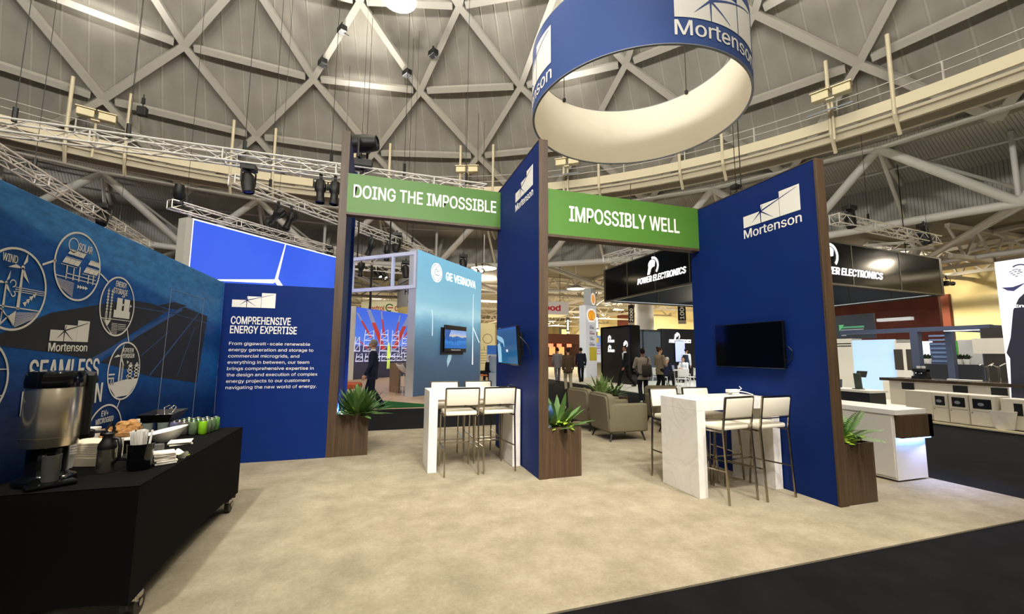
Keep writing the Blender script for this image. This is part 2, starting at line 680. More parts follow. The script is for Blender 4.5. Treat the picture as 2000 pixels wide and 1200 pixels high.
c2 = struct('ceiling', 'flat corrugated roof deck beyond the dome', tuple(DC))
R2 = DR+10
ZL = -2.7
g = B()
annulus(g, DR+3.2, R2, -.25, -.1)
g.done('deck', CORR, c2)
g = B()
g.lathe([(R2, -.1), (R2, ZL)], 96)
g.done('fascia', CORR, c2)
g = B()
n_ = 96
for i in range(n_):
    a, b_ = 2*PI*i/n_, 2*PI*(i+1)/n_
    g.quad((R2*math.cos(a), R2*math.sin(a), ZL), (R2*math.cos(b_), R2*math.sin(b_), ZL), (130*math.cos(b_), 130*math.sin(b_), ZL), (130*math.cos(a), 130*math.sin(a), ZL))
g.done('soffit', CORR2, c2)

sf = struct('trim_2', 'white tubular space frame under the roof round the dome', tuple(DC))
TUBEM = mat('#c4c2bc', .5)
def pol(r, a, z):
    return Vector((r*math.cos(a), r*math.sin(a), z))
tubes = []
for i in range(24):
    a = R(A0+15*i)
    h = R(7.5)
    top0, top1 = pol(DR+3.3, a, -.35), pol(DR+9.6, a+h, -.4)
    topn = pol(DR+3.3, a+2*h, -.35)
    bot, botn = pol(DR+6, a+h, -3.5), pol(DR+6, a+3*h, -3.5)
    bo2, bo2n = pol(DR+13, a, -4.5), pol(DR+13, a+2*h, -4.5)
    tubes += [(top0, bot, .2), (topn, bot, .2), (top1, bot, .14), (bot, botn, .2), (bot, bo2, .15), (bot, bo2n, .15), (bo2, bo2n, .17),
              (bo2, pol(DR+9.9, a, -1.2), .11), (bo2, pol(DR+9.95, a+h, -2.6), .11), (bo2n, pol(DR+9.95, a+h, -2.6), .11),
              (pol(DR+6, a+h, -.7), pol(DR+6, a+3*h, -.7), .07), (top0, topn, .12),
              (top0, pol(DR+9.6, a, -.4), .1), (bot, pol(DR+9.95, a+h, -1.6), .09), (top0, pol(DR+9.95, a, -2.6), .09), (top0, pol(DR+9.9, a+h, -2.2), .08), (topn, pol(DR+9.9, a+h, -2.2), .08),
              (bo2, pol(DR+17, a+h, -2.9), .1), (bo2n, pol(DR+17, a+h, -2.9), .1), (bo2, pol(DR+15, a, -2.8), .09), (bot, pol(DR+6, a+h, -.3), .1)]
for p, q, r_ in tubes:
    if inview(DC+(p+q)/2, 1.2) or inview(DC+p) or inview(DC+q):
        g = B()
        g.cyl(p, q, r_, n=10)
        g.done('tube', TUBEM, sf, smooth=40)

# lattice girders carrying the flat roof further back
gird = struct('trim_3', 'pale steel girders under the flat roof at the back of the hall')
GIRM = mat('#bab5aa', .6)
zt, zb = HR+ZL-.2, HR+ZL-1.9
def girder(p, q, n):
    g = B()
    p, q = Vector(p), Vector(q)
    u = Vector((0, 0, 1))
    beam(g, p+u*zt, q+u*zt, .22, .22, (0, 0, 1))
    beam(g, p+u*zb, q+u*zb, .22, .22, (0, 0, 1))
    for i in range(n):
        a, b_ = p.lerp(q, i/n), p.lerp(q, (i+1)/n)
        m = (a+b_)/2
        beam(g, a+u*zt, m+u*zb, .11, .11, (0, 0, 1))
        beam(g, m+u*zb, b_+u*zt, .11, .11, (0, 0, 1))
    return g.done('girder', GIRM, gird)
for y in (36, 43, 50, 58, 67, 77):
    girder((-40 if y > 40 else 14, y, 0), (42, y, 0), 16)
for x in (-16, -4, 8, 20, 32):
    girder((x, 37 if x < 20 else 32, 0), (x, 90, 0), 14)
for y in (-2, 2, 6, 10, 14, 18, 22, 26, 30):
    girder((31 if 0 < y < 14 else 29.5, y, 0), (40, y, 0), 4)
for x in (33.5, 36.5):
    girder((x, -4, 0), (x, 32, 0), 10)
for y in (14, 24, 32):
    girder((-46, y, 0), (-33, y, 0), 5)

# walls of the hall
CREAMW = mat('#d9c993', .8, noise=(.35, '#e3d7ac', .8))
GREYW = mat('#97948c', .8)
def hall_wall(name, a, b_, m, label):
    g = B()
    g.bx(a, b_)
    o = g.done(name, m)
    o['kind'] = 'structure'
    o['label'] = label
    return o
ztop = HR+ZL
wr = hall_wall('wall_right', (40, -28, 0), (40.4, 92, ztop), CREAMW, 'cream side wall of the hall')
hall_wall('wall_back', (-60, 92, 0), (40, 92.4, ztop), CREAMW, 'cream back wall of the hall')
hall_wall('wall_left', (-46.4, -28, 0), (-46, 92, ztop), GREYW, 'grey side wall of the hall')
RUST = mat('#7a3a22', .7, noise=(.8, '#5c2414', .6))
for y0, y1 in ((19.2, 33.5), (60, 63.5), (71, 74.5)):
    g = B()
    g.bx((39.7, y0, 0), (39.98, y1, 6.0 if y0 < 30 else ztop-.3))
    o = g.done('trim_4', RUST)
    o['kind'] = 'structure'
    o['label'] = 'rust red wall panel on the cream side wall'
for (x, y) in ((27.4, 38.5), (16, 47)):
    g = B()
    g.cyl((x, y, 0), (x, y, ztop), .95, n=28)
    o = g.done('column', mat('#aab0ba', .7), smooth=30)
    o['kind'] = 'structure'
    o['label'] = 'grey round concrete column'



# ceiling lamps seen at the back
LAMPW = mat('#ffe9b8', .5, emit=9)
k = 0
for (px, py, w_) in ((1125, 565, 1.0), (1208, 606, .9), (1110, 628, .8), (1078, 628, .8), (1125, 620, .7), (945, 525, 1.1)):
    P = at_z(px, py, zb-.25)
    t = thing('ceiling_lamp', ('bright round ceiling lamp under the girders above the yellow shell signs', 'round ceiling lamp between the grey column and the yellow shell signs', 'round ceiling lamp just right of the hanging wood sign',
               'round ceiling lamp just under the hanging wood sign', 'small round ceiling lamp beside the top of the shell tower', 'round ceiling lamp over the pale blue turbine wall')[k], 'lamp', tuple(P), 0, 'round lamps at the back of the hall')
    g = B()
    g.lathe([(0, .35), (.18, .35), (w_*.8, .0), (w_*.75, 0), (.15, .3), (0, .3)], 20)
    g.done('reflector', mat('#8e897c', .4), t, smooth=40)
    g = B()
    g.lathe([(0, .02), (w_*.72, .02), (w_*.72, .04), (0, .04)], 20)
    g.done('lens', LAMPW, t)
    g = B()
    g.cyl((0, 0, .35), (0, 0, .25+1.9), .03, n=6)
    g.done('stem', GIRM, t)
    k += 1
# the big high bay lamp that shows at the top of the picture
t = thing('high_bay_light', 'glaring warm high bay lamp hanging from the dome', 'lamp', (.45, 18.5, 17.6))
g = B()
g.lathe([(0, .5), (.2, .5), (.75, .05), (.78, 0), (.72, 0), (.2, .4), (0, .4)], 24)
g.done('reflector', mat('#bdb7a8', .35, .4), t, smooth=40)
g = B()
g.lathe([(0, -.01), (.7, -.01), (.7, .02), (0, .02)], 24)
g.done('lens', mat('#ffdf9a', .5, emit=25), t)
g = B()
g.cyl((0, 0, .5), (0, 0, dome_pt(math.atan2(16.5, 4.35), 17.07/DR).z-.2+HR-17.6), .03, n=6)
g.done('stem', DARKM, t)

# flood lights standing on the catwalk
FLOOD = mat('#d8cda6', .4)
names = ('behind the lighting truss at the far left', 'above the first green header', 'under the round hanging sign', 'above the tall blue screen wall')
for k, a in enumerate((112.5, 68.6, 54.1, 24.4)):
    a = R(a)
    t = thing('flood_light', 'pair of cream flood lamps on the catwalk '+names[k], 'light fixture', (DC.x+math.cos(a)*(DR-.25), DC.y+math.sin(a)*(DR-.25), HR-.2), a+PI/2, 'flood lamps on the catwalk')
    g = B()
    g.cyl((0, 0, -.6), (0, 0, 1.25), .05, n=8)
    g.box((0, .2, 1.15), (.3, .3, .06))
    g.done('stand', CREAM, t)
    for x in (-.38, .38):
        g = B()
        g.box((x, 0, 1.5), (.62, .4, .34), bev=.03)
        g.box((x, -.02, 1.72), (.7, .5, .05))
        g.done('lamp_head', FLOOD, t)
    if k > 1:
        g = B()
        g.box((0, .1, .75), (1.6, .7, .05), M=Matrix.Rotation(R(-25), 4, 'X'))
        g.done('reflector', mat('#aeb6c0', .25, .5), t)
# ================================================================== THE BLUE STAND
T_ = .1123
XL, YL, ZLW = -.598, 6.673, 4.881
XM, YM, ZMW = 1.9214, 4.8256, 4.2437
XR, YR, ZRW = 4.4388, 3.1256, 3.6036
RIM = mat('#33261c', .55)
def fin(name, label, x, y, z, depth, logo_px=None):
    t = thing(name, label, 'wall', (x+T_/2, y, .012))
    g = B()
    g.bx((-T_/2, .02, 0), (T_/2, depth, z), None, .004)
    g.done('panel', BLUE, t)
    g = B()
    g.bx((-T_/2-.004, 0, 0), (T_/2+.004, .03, z+.012), None, .004)
    g.bx((-T_/2-.004, .03, z), (T_/2+.004, depth, z+.012))
    g.done('edge_trim', WALNUT, t)
    return t
LW = fin('fin_wall', 'tall blue fin wall edged in walnut left of the DOING THE IMPOSSIBLE header', XL, YL, ZLW, 1.46)
g = B()
g.bx((T_/2-.02, 1.40, 0), (T_/2+.05, 1.5, ZLW-.05))
g.done('end_post', BLUE, LW)
MWL = fin('fin_wall', 'blue fin wall edged in walnut between the two green headers', XM, YM, ZMW, 1.93)
RW = fin('fin_wall', 'blue fin wall edged in walnut at the end of the IMPOSSIBLY WELL header', XR, YR, ZRW, 1.93)
# emblem and name on the two walls that face left
def branded(wall, X, y0, z0, w, zt):
    M = frame((X, y0, z0), (0, -1, 0), (0, 0, 1))
    logo(M, w, LETTER, BLUE, wall)
    text('Mortenson', LETTER, wall, frame((X, y0+.002, zt), (0, -1, 0), (0, 0, 1)), w=w, h=w*.145, bold=.008)
branded(RW, XR, 4.087, 3.115, .765, 2.975)
branded(MWL, XM, 5.795, 3.742, .735, 3.60)

def header(label, x0, x1, y, z0, z1, body, tx0, tx1, tz0, tz1):
    t = thing('header_sign', label, 'sign', ((x0+x1)/2, y, z0))
    g = B()
    hw = (x1-x0)/2
    g.bx((-hw, 0, 0), (hw, .14, z1-z0))
    g.done('panel', mat('#437420', .5, noise=(2.5, '#4a7c24', .4)), t)
    g = B()
    g.bx((-hw, -.004, -.035), (hw, .144, 0))
    g.done('base_trim', WALNUT, t)
    text(body, LETTER, t, frame((tx0, y, tz0), (1, 0, 0), (0, 0, 1)), w=tx1-tx0, h=tz1-tz0, bold=.018)
header('green header reading DOING THE IMPOSSIBLE', XL+T_, XM, 6.60, 3.595, 4.204, 'DOING THE IMPOSSIBLE', -.392, 1.842, 3.833, 4.035)
header('green header reading IMPOSSIBLY WELL', XM+T_, XR, 4.876, 3.034, 3.636, 'IMPOSSIBLY WELL', 2.362, 4.096, 3.232, 3.435)

# the 2.44 m panel with the paragraph
CP = thing('text_panel', 'blue panel headed COMPREHENSIVE ENERGY EXPERTISE beside the coffee table', 'panel', (-1.3, 6.68, .012))
g = B()
g.bx((-.70, 0, 0), (.70, .06, 2.43), None, .003)
g.done('panel', BLUE, CP)
PF = lambda x, z: frame((x, 6.679, z), (1, 0, 0), (0, 0, 1))
logo(PF(-1.893, 2.113), .535, LETTER, BLUE, CP)
text('COMPREHENSIVE', LETTER, CP, PF(-1.888, 1.878), w=.735, h=.105, bold=.02)
text('ENERGY EXPERTISE', LETTER, CP, PF(-1.890, 1.750), w=.822, h=.105, bold=.02)
lines = ['From gigawatt-scale renewable', 'energy generation and storage to', 'commercial microgrids, and', 'everything in between, our team', 'brings comprehensive expertise in', 'the design and execution of complex', 'energy projects to our customers', 'navigating the new world of energy.']
for i, s in enumerate(lines):
    text(s, LETTER, CP, PF(-1.890, 1.590-.0850*i), w=(1.006, 1.054, .875, 1.007, 1.07, 1.125, 1.03, 1.125)[i], h=.060, base=True)

# mural wall
def mural_b(nt, b, N, L):
    b.inputs['Specular IOR Level'].default_value = .15
    tc = N('TexCoord')
    sx = N('SeparateXYZ')
    L(tc.outputs['Object'], sx.inputs[0])
    n = N('TexNoise', i_Scale=.9, i_Detail=8, i_Roughness=.6)
    mp = N('Mapping')
    mp.inputs['Scale'].default_value = (1, .5, 3)
    L(tc.outputs['Object'], mp.inputs['Vector'])
    L(mp.outputs['Vector'], n.inputs['Vector'])
    # height of the printed horizon: falls towards the far end
    ma = N('Math', operation='MULTIPLY_ADD')
    ma.inputs[1].default_value = .12
    L(sx.outputs['Y'], ma.inputs[0])
    L(sx.outputs['Z'], ma.inputs[2])
    m2 = N('Math', operation='MULTIPLY_ADD')
    m2.inputs[1].default_value = .10
    L(n.outputs['Fac'], m2.inputs[0])
    L(ma.outputs[0], m2.inputs[2])
    mr = N('MapRange')
    mr.inputs['From Min'].default_value = .6
    mr.inputs['From Max'].default_value = 3.2
    L(m2.outputs[0], mr.inputs['Value'])
    r = ramp(N, [(0, '#0b2750'), (.2, '#0f3670'), (.30, '#1656a0'), (.40, '#1f6cba'), (.48, '#134c92'), (.575, '#1b5caa'), (.597, '#3f84c8'), (1, '#5499d6')])
    L(mr.outputs['Result'], r.inputs['Fac'])
    n2 = N('TexNoise', i_Scale=9, i_Detail=9, i_Roughness=.7)
    mp2 = N('Mapping')
    mp2.inputs['Scale'].default_value = (1, .8, 2.5)
    L(tc.outputs['Object'], mp2.inputs['Vector'])
    L(mp2.outputs['Vector'], n2.inputs['Vector'])
    mx = N('Mix', data_type='RGBA', blend_type='MULTIPLY')
    mx.inputs['Factor'].default_value = .5
    r2 = ramp(N, [(.35, '#7f8c9c'), (.6, '#ffffff')])
    L(n2.outputs['Fac'], r2.inputs['Fac'])
    L(r.outputs['Color'], mx.inputs['A'])
    L(r2.outputs['Color'], mx.inputs['B'])
    L(mx.outputs['Result'], b.inputs['Base Color'])
MURAL = node_mat('printed_landscape', mural_b, .5)
MX = -2.0
MU = thing('mural_wall', 'blue mural wall of energy icons in circles behind the coffee table', 'wall', (MX-.03, 4.6, .012))
g = B()
g.bx((-.03, -2.1, 0), (.03, 2.08, 2.43), None, .003)
g.done('panel', MURAL, MU)
# plane of the mural: u runs along +Y, v up.  mp() reads a point of the wall from the photograph
def mp(x, y):
    p = at_x(x, y, MX)
    return (p.y, p.z)
MF = frame((MX+.001, 0, 0), (0, 1, 0), (0, 0, 1))
MP_ = MF @ Matrix.Translation((0, 0, .0035))
def mural_poly(polys, m, name='print', parent=None, lift=0.0, t=.001):
    g = B()
    for p in polys:
        g.poly([Vector((u, v)) for u, v in p], t, M=Matrix.Translation((0, 0, lift)))
    return finish_on(g, name, m, parent or MU, MF, base=MU)
FIELD = mat('#15181f', .6, noise=(6, '#1d222b', .6))
FLINE = mat('#24508c', .6)
mural_poly([[mp(-90, 672), mp(0, 652), mp(100, 611), mp(250, 586), mp(295, 593), mp(330, 606), mp(210, 682), mp(180, 703), mp(110, 690), mp(0, 676)],
            [mp(196, 708), mp(345, 605), mp(362, 601), mp(405, 618), mp(384, 748), mp(290, 735), mp(250, 722)],
            [mp(308, 597), mp(340, 590), mp(365, 598), mp(345, 604), mp(330, 603)]], FIELD, 'solar_field')
def stroke(pts, w):
    out = []
    for a, b_ in zip(pts, pts[1:]):
        d = Vector((b_[0]-a[0], b_[1]-a[1]))
        n = Vector((-d.y, d.x)).normalized()*w/2
        out.append([(a[0]+n.x, a[1]+n.y), (b_[0]+n.x, b_[1]+n.y), (b_[0]-n.x, b_[1]-n.y), (a[0]-n.x, a[1]-n.y)])
    return out
mural_poly(stroke([mp(180, 704), mp(355, 604)], .035) + stroke([mp(292, 733), mp(388, 612)], .014) + stroke([mp(250, 598), mp(340, 613), mp(404, 632)], .006)
           + stroke([mp(345, 736), mp(380, 640)], .006)+stroke([mp(275, 695), mp(330, 648)], .006), FLINE, 'field_track', lift=.001)
mural_poly(stroke([mp(308, 800), mp(334, 565)], .008) + stroke([mp(375, 815), mp(398, 585)], .008) + stroke([mp(334, 565), mp(398, 584)], .004), mat('#8e9cac', .5), 'door_outline', lift=.0015)

PRINT = mat('#dcdad2', .55)
PALE = mat('#8fa6bf', .55)
def arc(cx, cy, r, w, a0=0, a1=360, n=48):
    ps = []
    for i in range(n):
        a, b_ = R(a0+(a1-a0)*i/n), R(a0+(a1-a0)*(i+1)/n)
        ps.append([(cx+(r-w/2)*math.cos(a), cy+(r-w/2)*math.sin(a)), (cx+(r+w/2)*math.cos(a), cy+(r+w/2)*math.sin(a)),
                   (cx+(r+w/2)*math.cos(b_), cy+(r+w/2)*math.sin(b_)), (cx+(r-w/2)*math.cos(b_), cy+(r-w/2)*math.sin(b_))])
    return ps
RC = .236
CIRC = {'wind': (3.19, 1.858), 'solar': (3.705, 2.09), 'storage': (4.225, 1.862), 'hydrogen': (4.42, 1.338), 'microgrid': (4.225, .84), 'lower': (2.985, 1.337)}
def rect(x0, y0, x1, y1):
    return [(x0, y0), (x1, y0), (x1, y1), (x0, y1)]
def tri(cx, cy, s, a):
    return [(cx+s*math.cos(R(a+k)), cy+s*math.sin(R(a+k))) for k in (0, 130, 230)]
def turbine(x, y, h, s):
    ps = [[(x-.014*s, y), (x+.014*s, y), (x+.008*s, y+h), (x-.008*s, y+h)]]
    ps += [[(x+.016*s*math.cos(R(a)), y+h+.016*s*math.sin(R(a))) for a in range(0, 360, 30)]]
    for a in (75, 188, 305):
        c, s_ = math.cos(R(a)), math.sin(R(a))
        q = lambda u, v: (x+(c*u-s_*v)*s, y+h+(s_*u+c*v)*s)
        ps.append([q(.025, -.004), q(.06, -.022), q(.135, 0), q(.025, .006)])
    return ps
def hatch(x0, y0, x1, y1, n, w=.004):
    return [rect(x0, y0+(y1-y0)*i/n, x1, y0+(y1-y0)*i/n+w) for i in range(n)]
def clip_disc(polys, c, r):
    out = []
    for p in polys:
        q = []
        for (x, y) in p:
            d = Vector((x-c[0], y-c[1]))
            if d.length > r:
                d *= r/d.length
            q.append((c[0]+d.x, c[1]+d.y))
        if abs(sum(q[i][0]*q[(i+1) % len(q)][1]-q[(i+1) % len(q)][0]*q[i][1] for i in range(len(q)))) > 1e-6:
            out.append(q)
    return out
def icon(name, draw, words):
    c = CIRC[name]
    o = mural_poly(arc(c[0], c[1], RC, .013), PRINT, 'icon_circle', lift=.0035)
    polys = [[(c[0]+x, c[1]+y) for x, y in p] for p in draw]
    g = B()
    for p in clip_disc(polys, c, RC-.006):
        g.poly(p, .001)
    if draw:
        finish_on(g, name+'_icon', PRINT, o, MP_, base=MU)
    for (s, x, y, w, h) in words:
        me = text_mesh(s, w, h, .012, 0, .001)
        me.transform(MW(MU).inverted() @ MP_ @ Matrix.Translation((c[0]+x, c[1]+y, 0)))
        me.materials.append(PRINT)
        q = bpy.data.objects.new('lettering', me)
        COL.objects.link(q)
        q.parent = o
dw = turbine(.035, -.115, .248, .8) + turbine(-.068, -.115, .143, .55)
dw += [rect(-.236, -.121, .21, -.112)] + hatch(.03, -.22, .22, -.13, 9)
dw += [[(-.03, -.165), (.025, -.125), (.025, -.215)], [(-.075, -.21), (-.07, -.21), (-.066, -.12), (-.072, -.12)], [(-.07, -.12), (-.094, -.116), (.02, -.205), (.016, -.212)], [(-.075, -.205), (-.07, -.212), (-.02, -.160), (-.026, -.155)]]
dw += [rect(.0, .01-.012*i, .225, .014-.012*i) for i in range(3)]
dw += [tri(.085+.022*i, -.075+.02*i, .02, 45) for i in range(4)]
dw += arc(-.02, .03, .02, .006, -90, 180, 14) + arc(-.01, -.03, .014, .006, -180, 90, 12)
icon('wind', dw, [('WIND', -.115, .148, .105, .044)])
dp = []
def panels(x, y, cols, s):
    for k in range(cols):
        for r_ in range(2):
            for h0, h1 in ((0, .028),):
                bx_ = x+k*.047*s+r_*.038*s
                by_ = y+r_*.058*s
                dp.append([(bx_, by_), (bx_+.044*s, by_), (bx_+.066*s, by_+.034*s), (bx_+.022*s, by_+.034*s)])
        for r_ in range(3):
            bx_ = x+k*.047*s+r_*.034*s-.01
            by_ = y-.014+r_*.05*s
            dp.append(rect(bx_, by_, bx_+.047*s, by_+.0035))
panels(-.165, -.0, 3, 1.15)
panels(.055, -.03, 3, 1.1)
dp += [rect(x, -.105, x+.01, y) for x, y in ((-.12, -.012), (-.05, -.02), (.01, 0), (.11, -.045), (.165, -.02))]
dp += [rect(-.236, -.108, .236, -.101), rect(-.12, -.07, .2, -.064)] + hatch(-.22, -.22, -.03, -.115, 11, .003)
dp += [tri(.02+.028*i, -.14, .017, 0) for i in range(4)]
dp += arc(-.075, .135, .048, .007, n=30)
icon('solar', dp, [('SOLAR', -.022, .112, .145, .055)])
ds = []
for x in (-.145, -.095):
    for i in range(7):
        ds.append([(x+.014*math.cos(R(a)), .11-.024*i+.010*math.sin(R(a))) for a in range(0, 360, 45)])
    ds.append(rect(x-.012, -.12, x-.005, -.05))
    ds.append(rect(x+.005, -.12, x+.012, -.05))
    ds.append(rect(x-.003, -.06, x+.003, .13))
ds += [rect(-.05, -.09, .18, -.03), rect(-.02, -.03, .055, .07), rect(.085, -.03, .165, .07), rect(-.236, -.128, .236, -.12), [(-.16, -.12), (-.08, -.12), (-.12, -.165)], [(-.12, -.165), (-.17, -.12), (-.2, -.1), (-.06, -.236), (-.04, -.236)]]
ds += hatch(-.06, -.225, .02, -.13, 8, .004) + hatch(.03, -.19, .14, -.13, 4, .005) + [tri(.07, .02, .016, 0), tri(.185, .02, .016, 0), tri(.05, .085, .012, -60), tri(.075, .09, .012, 0)]
icon('storage', ds, [('ENERGY', -.06, .158, .153, .046), ('STORAGE', -.084, .1, .2, .046)])
dh = turbine(-.075, -.09, .215, .75)
dh += [[(-.236, -.11), (.236, -.06), (.2, -.13), (.1, -.236), (-.1, -.236), (-.2, -.13)]]
dh += [rect(-.22, -.03, -.14, -.018), rect(-.22, -.06, -.15, -.048), rect(-.155, -.11, -.145, -.05), rect(-.185, -.11, -.175, -.05), rect(-.045, -.08, -.04, .06), rect(-.03, -.08, -.025, .06)]
for x in (.085, .185):
    dh += [rect(x-.035, -.075+.028*i, x+.035, -.060+.028*i) for i in range(4)] + [rect(x-.02, -.07, x+.02, .035), [(x-.04, .035), (x+.04, .035), (x+.015, .055), (x-.015, .055)], rect(x-.012, .05, x+.012, .065)]
dh += [tri(.035, .07, .018, 0), tri(.045, .0, .014, -90), tri(.04, -.05, .014, -90)]
icon('hydrogen', dh, [('GREEN', -.04, .152, .145, .038), ('HYDROGEN', -.075, .105, .2, .038)])
icon('microgrid', [], [('EV+', -.065, .155, .09, .042), ('MICROGRID', -.127, .1, .23, .042)])
icon('lower', [rect(.1, .06, .236, .067), rect(.12, -.1, .236, -.093)], [])
mural_poly(stroke([mp(81, 517), mp(108, 508)], .013) + stroke([mp(195, 535), mp(211, 552)], .011) + stroke([mp(247, 642), mp(250, 668)], .01) + stroke([mp(233, 781), mp(226, 800)], .010) +
           stroke([(2.945, 1.57), (3.02, 1.68)], .012), PRINT, 'icon_link', lift=.0035)
logo(frame((MX+.0045, 3.508, 1.566), (0, 1, 0), (0, 0, 1)), .385, PRINT, FIELD, MU)
text('Mortenson', PRINT, MU, MP_ @ Matrix.Translation((3.508, 1.498, 0)), w=.385, h=.056, bold=.008)
text('SEAMLESS', PRINT, MU, MP_ @ Matrix.Translation((3.372, 1.295, 0)), w=.685, h=.15, bold=.012)
text('EXECUTION', PRINT, MU, MP_ @ Matrix.Translation((3.345, 1.112, 0)), w=.785, h=.147, bold=.012)

# planters with plants and a hidden uplight
LEAF = mat('#5d7f40', .5, noise=(7, '#3d5c2a', .8))
LEAF2 = mat('#a5c23e', .45, noise=(9, '#6a9428', .7))
FERN = mat('#5d8c3a', .5, noise=(8, '#4a7a2c', .7))
STRIPE = mat('#a9c27c', .5, noise=(20, '#587f3a', .9))
SOIL = mat('#2a2018', .95)
LEAFX = None      # leaves stay on this side of a wall (x in the plant's own frame)
def leaf(g, base, az, el, L_, w, droop, n=7, fold=.25):
    """One long blade bending over."""
    p = Vector(base)
    d = Vector((math.cos(az)*math.cos(el), math.sin(az)*math.cos(el), math.sin(el)))
    side = Vector((-math.sin(az), math.cos(az), 0))
    rows = []
    for i in range(n+1):
        t = i/n
        ww = w*max(.02, (math.sin(PI*min(1, t*.93+.07))**.8))
        up = d.cross(side)*-1
        if LEAFX is not None:
            p.x = max(p.x, LEAFX+ww)
        rows.append((p-side*ww+up*ww*fold, p.copy(), p+side*ww+up*ww*fold))
        p = p+d*(L_/n)
        d = (d+Vector((0, 0, -droop/n))).normalized()
    g.grid(rows)
def bush(name, label, loc, n, L_, w, m, el=(20, 85), droop=.7, seed=1, cat='plant', group=None, spread=.06, xmin=None):
    global LEAFX
    LEAFX = xmin
    rnd = random.Random(seed)
    t = thing(name, label, cat, loc, 0, group)
    g = B()
    for i in range(n):
        az = 2*PI*(i*.381966)+rnd.uniform(-.25, .25)
        e = R(el[0]+(el[1]-el[0])*(i/n)+rnd.uniform(-6, 6))
        q = spread*(1-i/n)
        leaf(g, (math.cos(az)*q, math.sin(az)*q, 0), az, e, L_*rnd.uniform(.75, 1.1), w*rnd.uniform(.8, 1.15), droop*rnd.uniform(.6, 1.2))
    LEAFX = None
    g.done('foliage', m, t, smooth=60)
    g = B()
    g.lathe([(0, -.04), (.07, -.04), (.09, .01), (0, .015)], 12)
    g.done('root_ball', SOIL, t)
    return t
def fern(name, label, loc, n, L_, m, seed, xmin):
    rnd = random.Random(seed)
    t = thing(name, label, 'plant', loc)
    g = B()
    for i in range(n):
        az = 2*PI*i*.381966+rnd.uniform(-.2, .2)
        el = R(30+50*i/n)
        p = Vector((0, 0, 0))
        d = Vector((math.cos(az)*math.cos(el), math.sin(az)*math.cos(el), math.sin(el)))
        side = Vector((-math.sin(az), math.cos(az), 0))
        k = 22
        for j in range(k):
            tt = j/k
            p.x = max(p.x, xmin)
            l_ = L_*.24*(math.sin(PI*(tt*.9+.1))**.7)
            for s in (-1, 1):
                a = p
                tip = p+side*s*l_+d*l_*.35
                tip.x = max(tip.x, xmin)
                b1 = p+d*(L_/k*.75)
                g.quad(a, a.lerp(tip, .5)-d*.006, tip, b1.lerp(tip, .5)+d*.004)
            p = p+d*(L_/k)
            d = (d+Vector((0, 0, -.9/k))).normalized()
    g.done('frond', m, t)
    g = B()
    g.lathe([(0, -.04), (.07, -.04), (.09, .01), (0, .015)], 12)
    g.done('root_ball', SOIL, t)
    return t
def trailer(label, loc, seed, n=34, rx=.16, ry=.07):
    rnd = random.Random(seed)
    t = thing('trailing_plant', label, 'plant', loc)
    g = B()
    for i in range(n):
        x, y = rnd.uniform(-rx, rx), rnd.uniform(-ry, ry)
        az = rnd.uniform(0, 2*PI)
        leaf(g, (x, y, rnd.uniform(.01, .10)), az, R(rnd.uniform(-10, 50)), rnd.uniform(.06, .10), .028, .8, 4)
    g.done('foliage', LEAF2, t, smooth=60)
    g = B()
    g.lathe([(0, -.04), (.06, -.04), (.06, .01), (0, .015)], 10)
    g.done('root_ball', SOIL, t)
def planter(label, x, y, w, light):
    t = thing('planter_box', label, 'planter', (x+w/2, y, .012))
    h, d = .595, .30
    g = B()
    g.bx((-w/2, 0, 0), (w/2, .02, h))
    g.bx((-w/2, d-.02, 0), (w/2, d, h))
    g.bx((-w/2, .02, 0), (-w/2+.02, d-.02, h))
    g.bx((w/2-.02, .02, 0), (w/2, d-.02, h))
    g.done('box', WALNUT, t)
    g = B()
    g.bx((-w/2+.02, .02, 0), (w/2-.02, d-.02, h-.07))
    g.done('soil', SOIL, t)
    if light:
        g = B()
        g.box((-w/2+.07, d-.09, h-.045), (.05, .10, .05))
        g.done('uplight', mat('#dfeaff', .4, emit=12), t)
        a = area('planter_uplight', (x+.06, y+d-.05, h+.01), (x-.03, y+d+.35, 2.4), .10, 60, (.42, .6, 1))
planter('walnut planter box beside the leftmost fin wall', XL+T_+.002, YL+.015, .44, True)
planter('walnut planter box beside the fin wall between the headers', XM+T_+.002, YM+.015, .445, True)
planter('walnut planter box beside the fin wall with the black screen', XR+T_+.002, YR+.015, .44, False)
bush('leafy_plant', 'dense dark green leafy plant in the planter by the text panel', (-.20, YL+.15, .58), 120, .44, .042, LEAF, (10, 88), .42, 3, spread=.13, xmin=XL+T_+.215)
trailer('small yellow-green trailing plant in the planter by the text panel', (-.24, YL+.075, .585), 5, 26, .09, .03)
bush('leafy_plant', 'broad-leaved green plant in the planter between the headers', (2.22, YM+.17, .56), 26, .47, .052, LEAF, (14, 84), .42, 8, spread=.06, xmin=XM+T_-2.22+.015)
trailer('yellow-green trailing plant spilling over the middle planter', (2.27, YM+.07, .575), 9, 40, .15, .045)
fern('fern_plant', 'upright green fern in the planter beside the white counter', (4.74, YR+.17, .57), 18, .44, FERN, 4, XR+T_-4.74+.015)
trailer('yellow-green trailing plant under the fern beside the white counter', (4.77, YR+.085, .575), 11, 40, .15, .05)
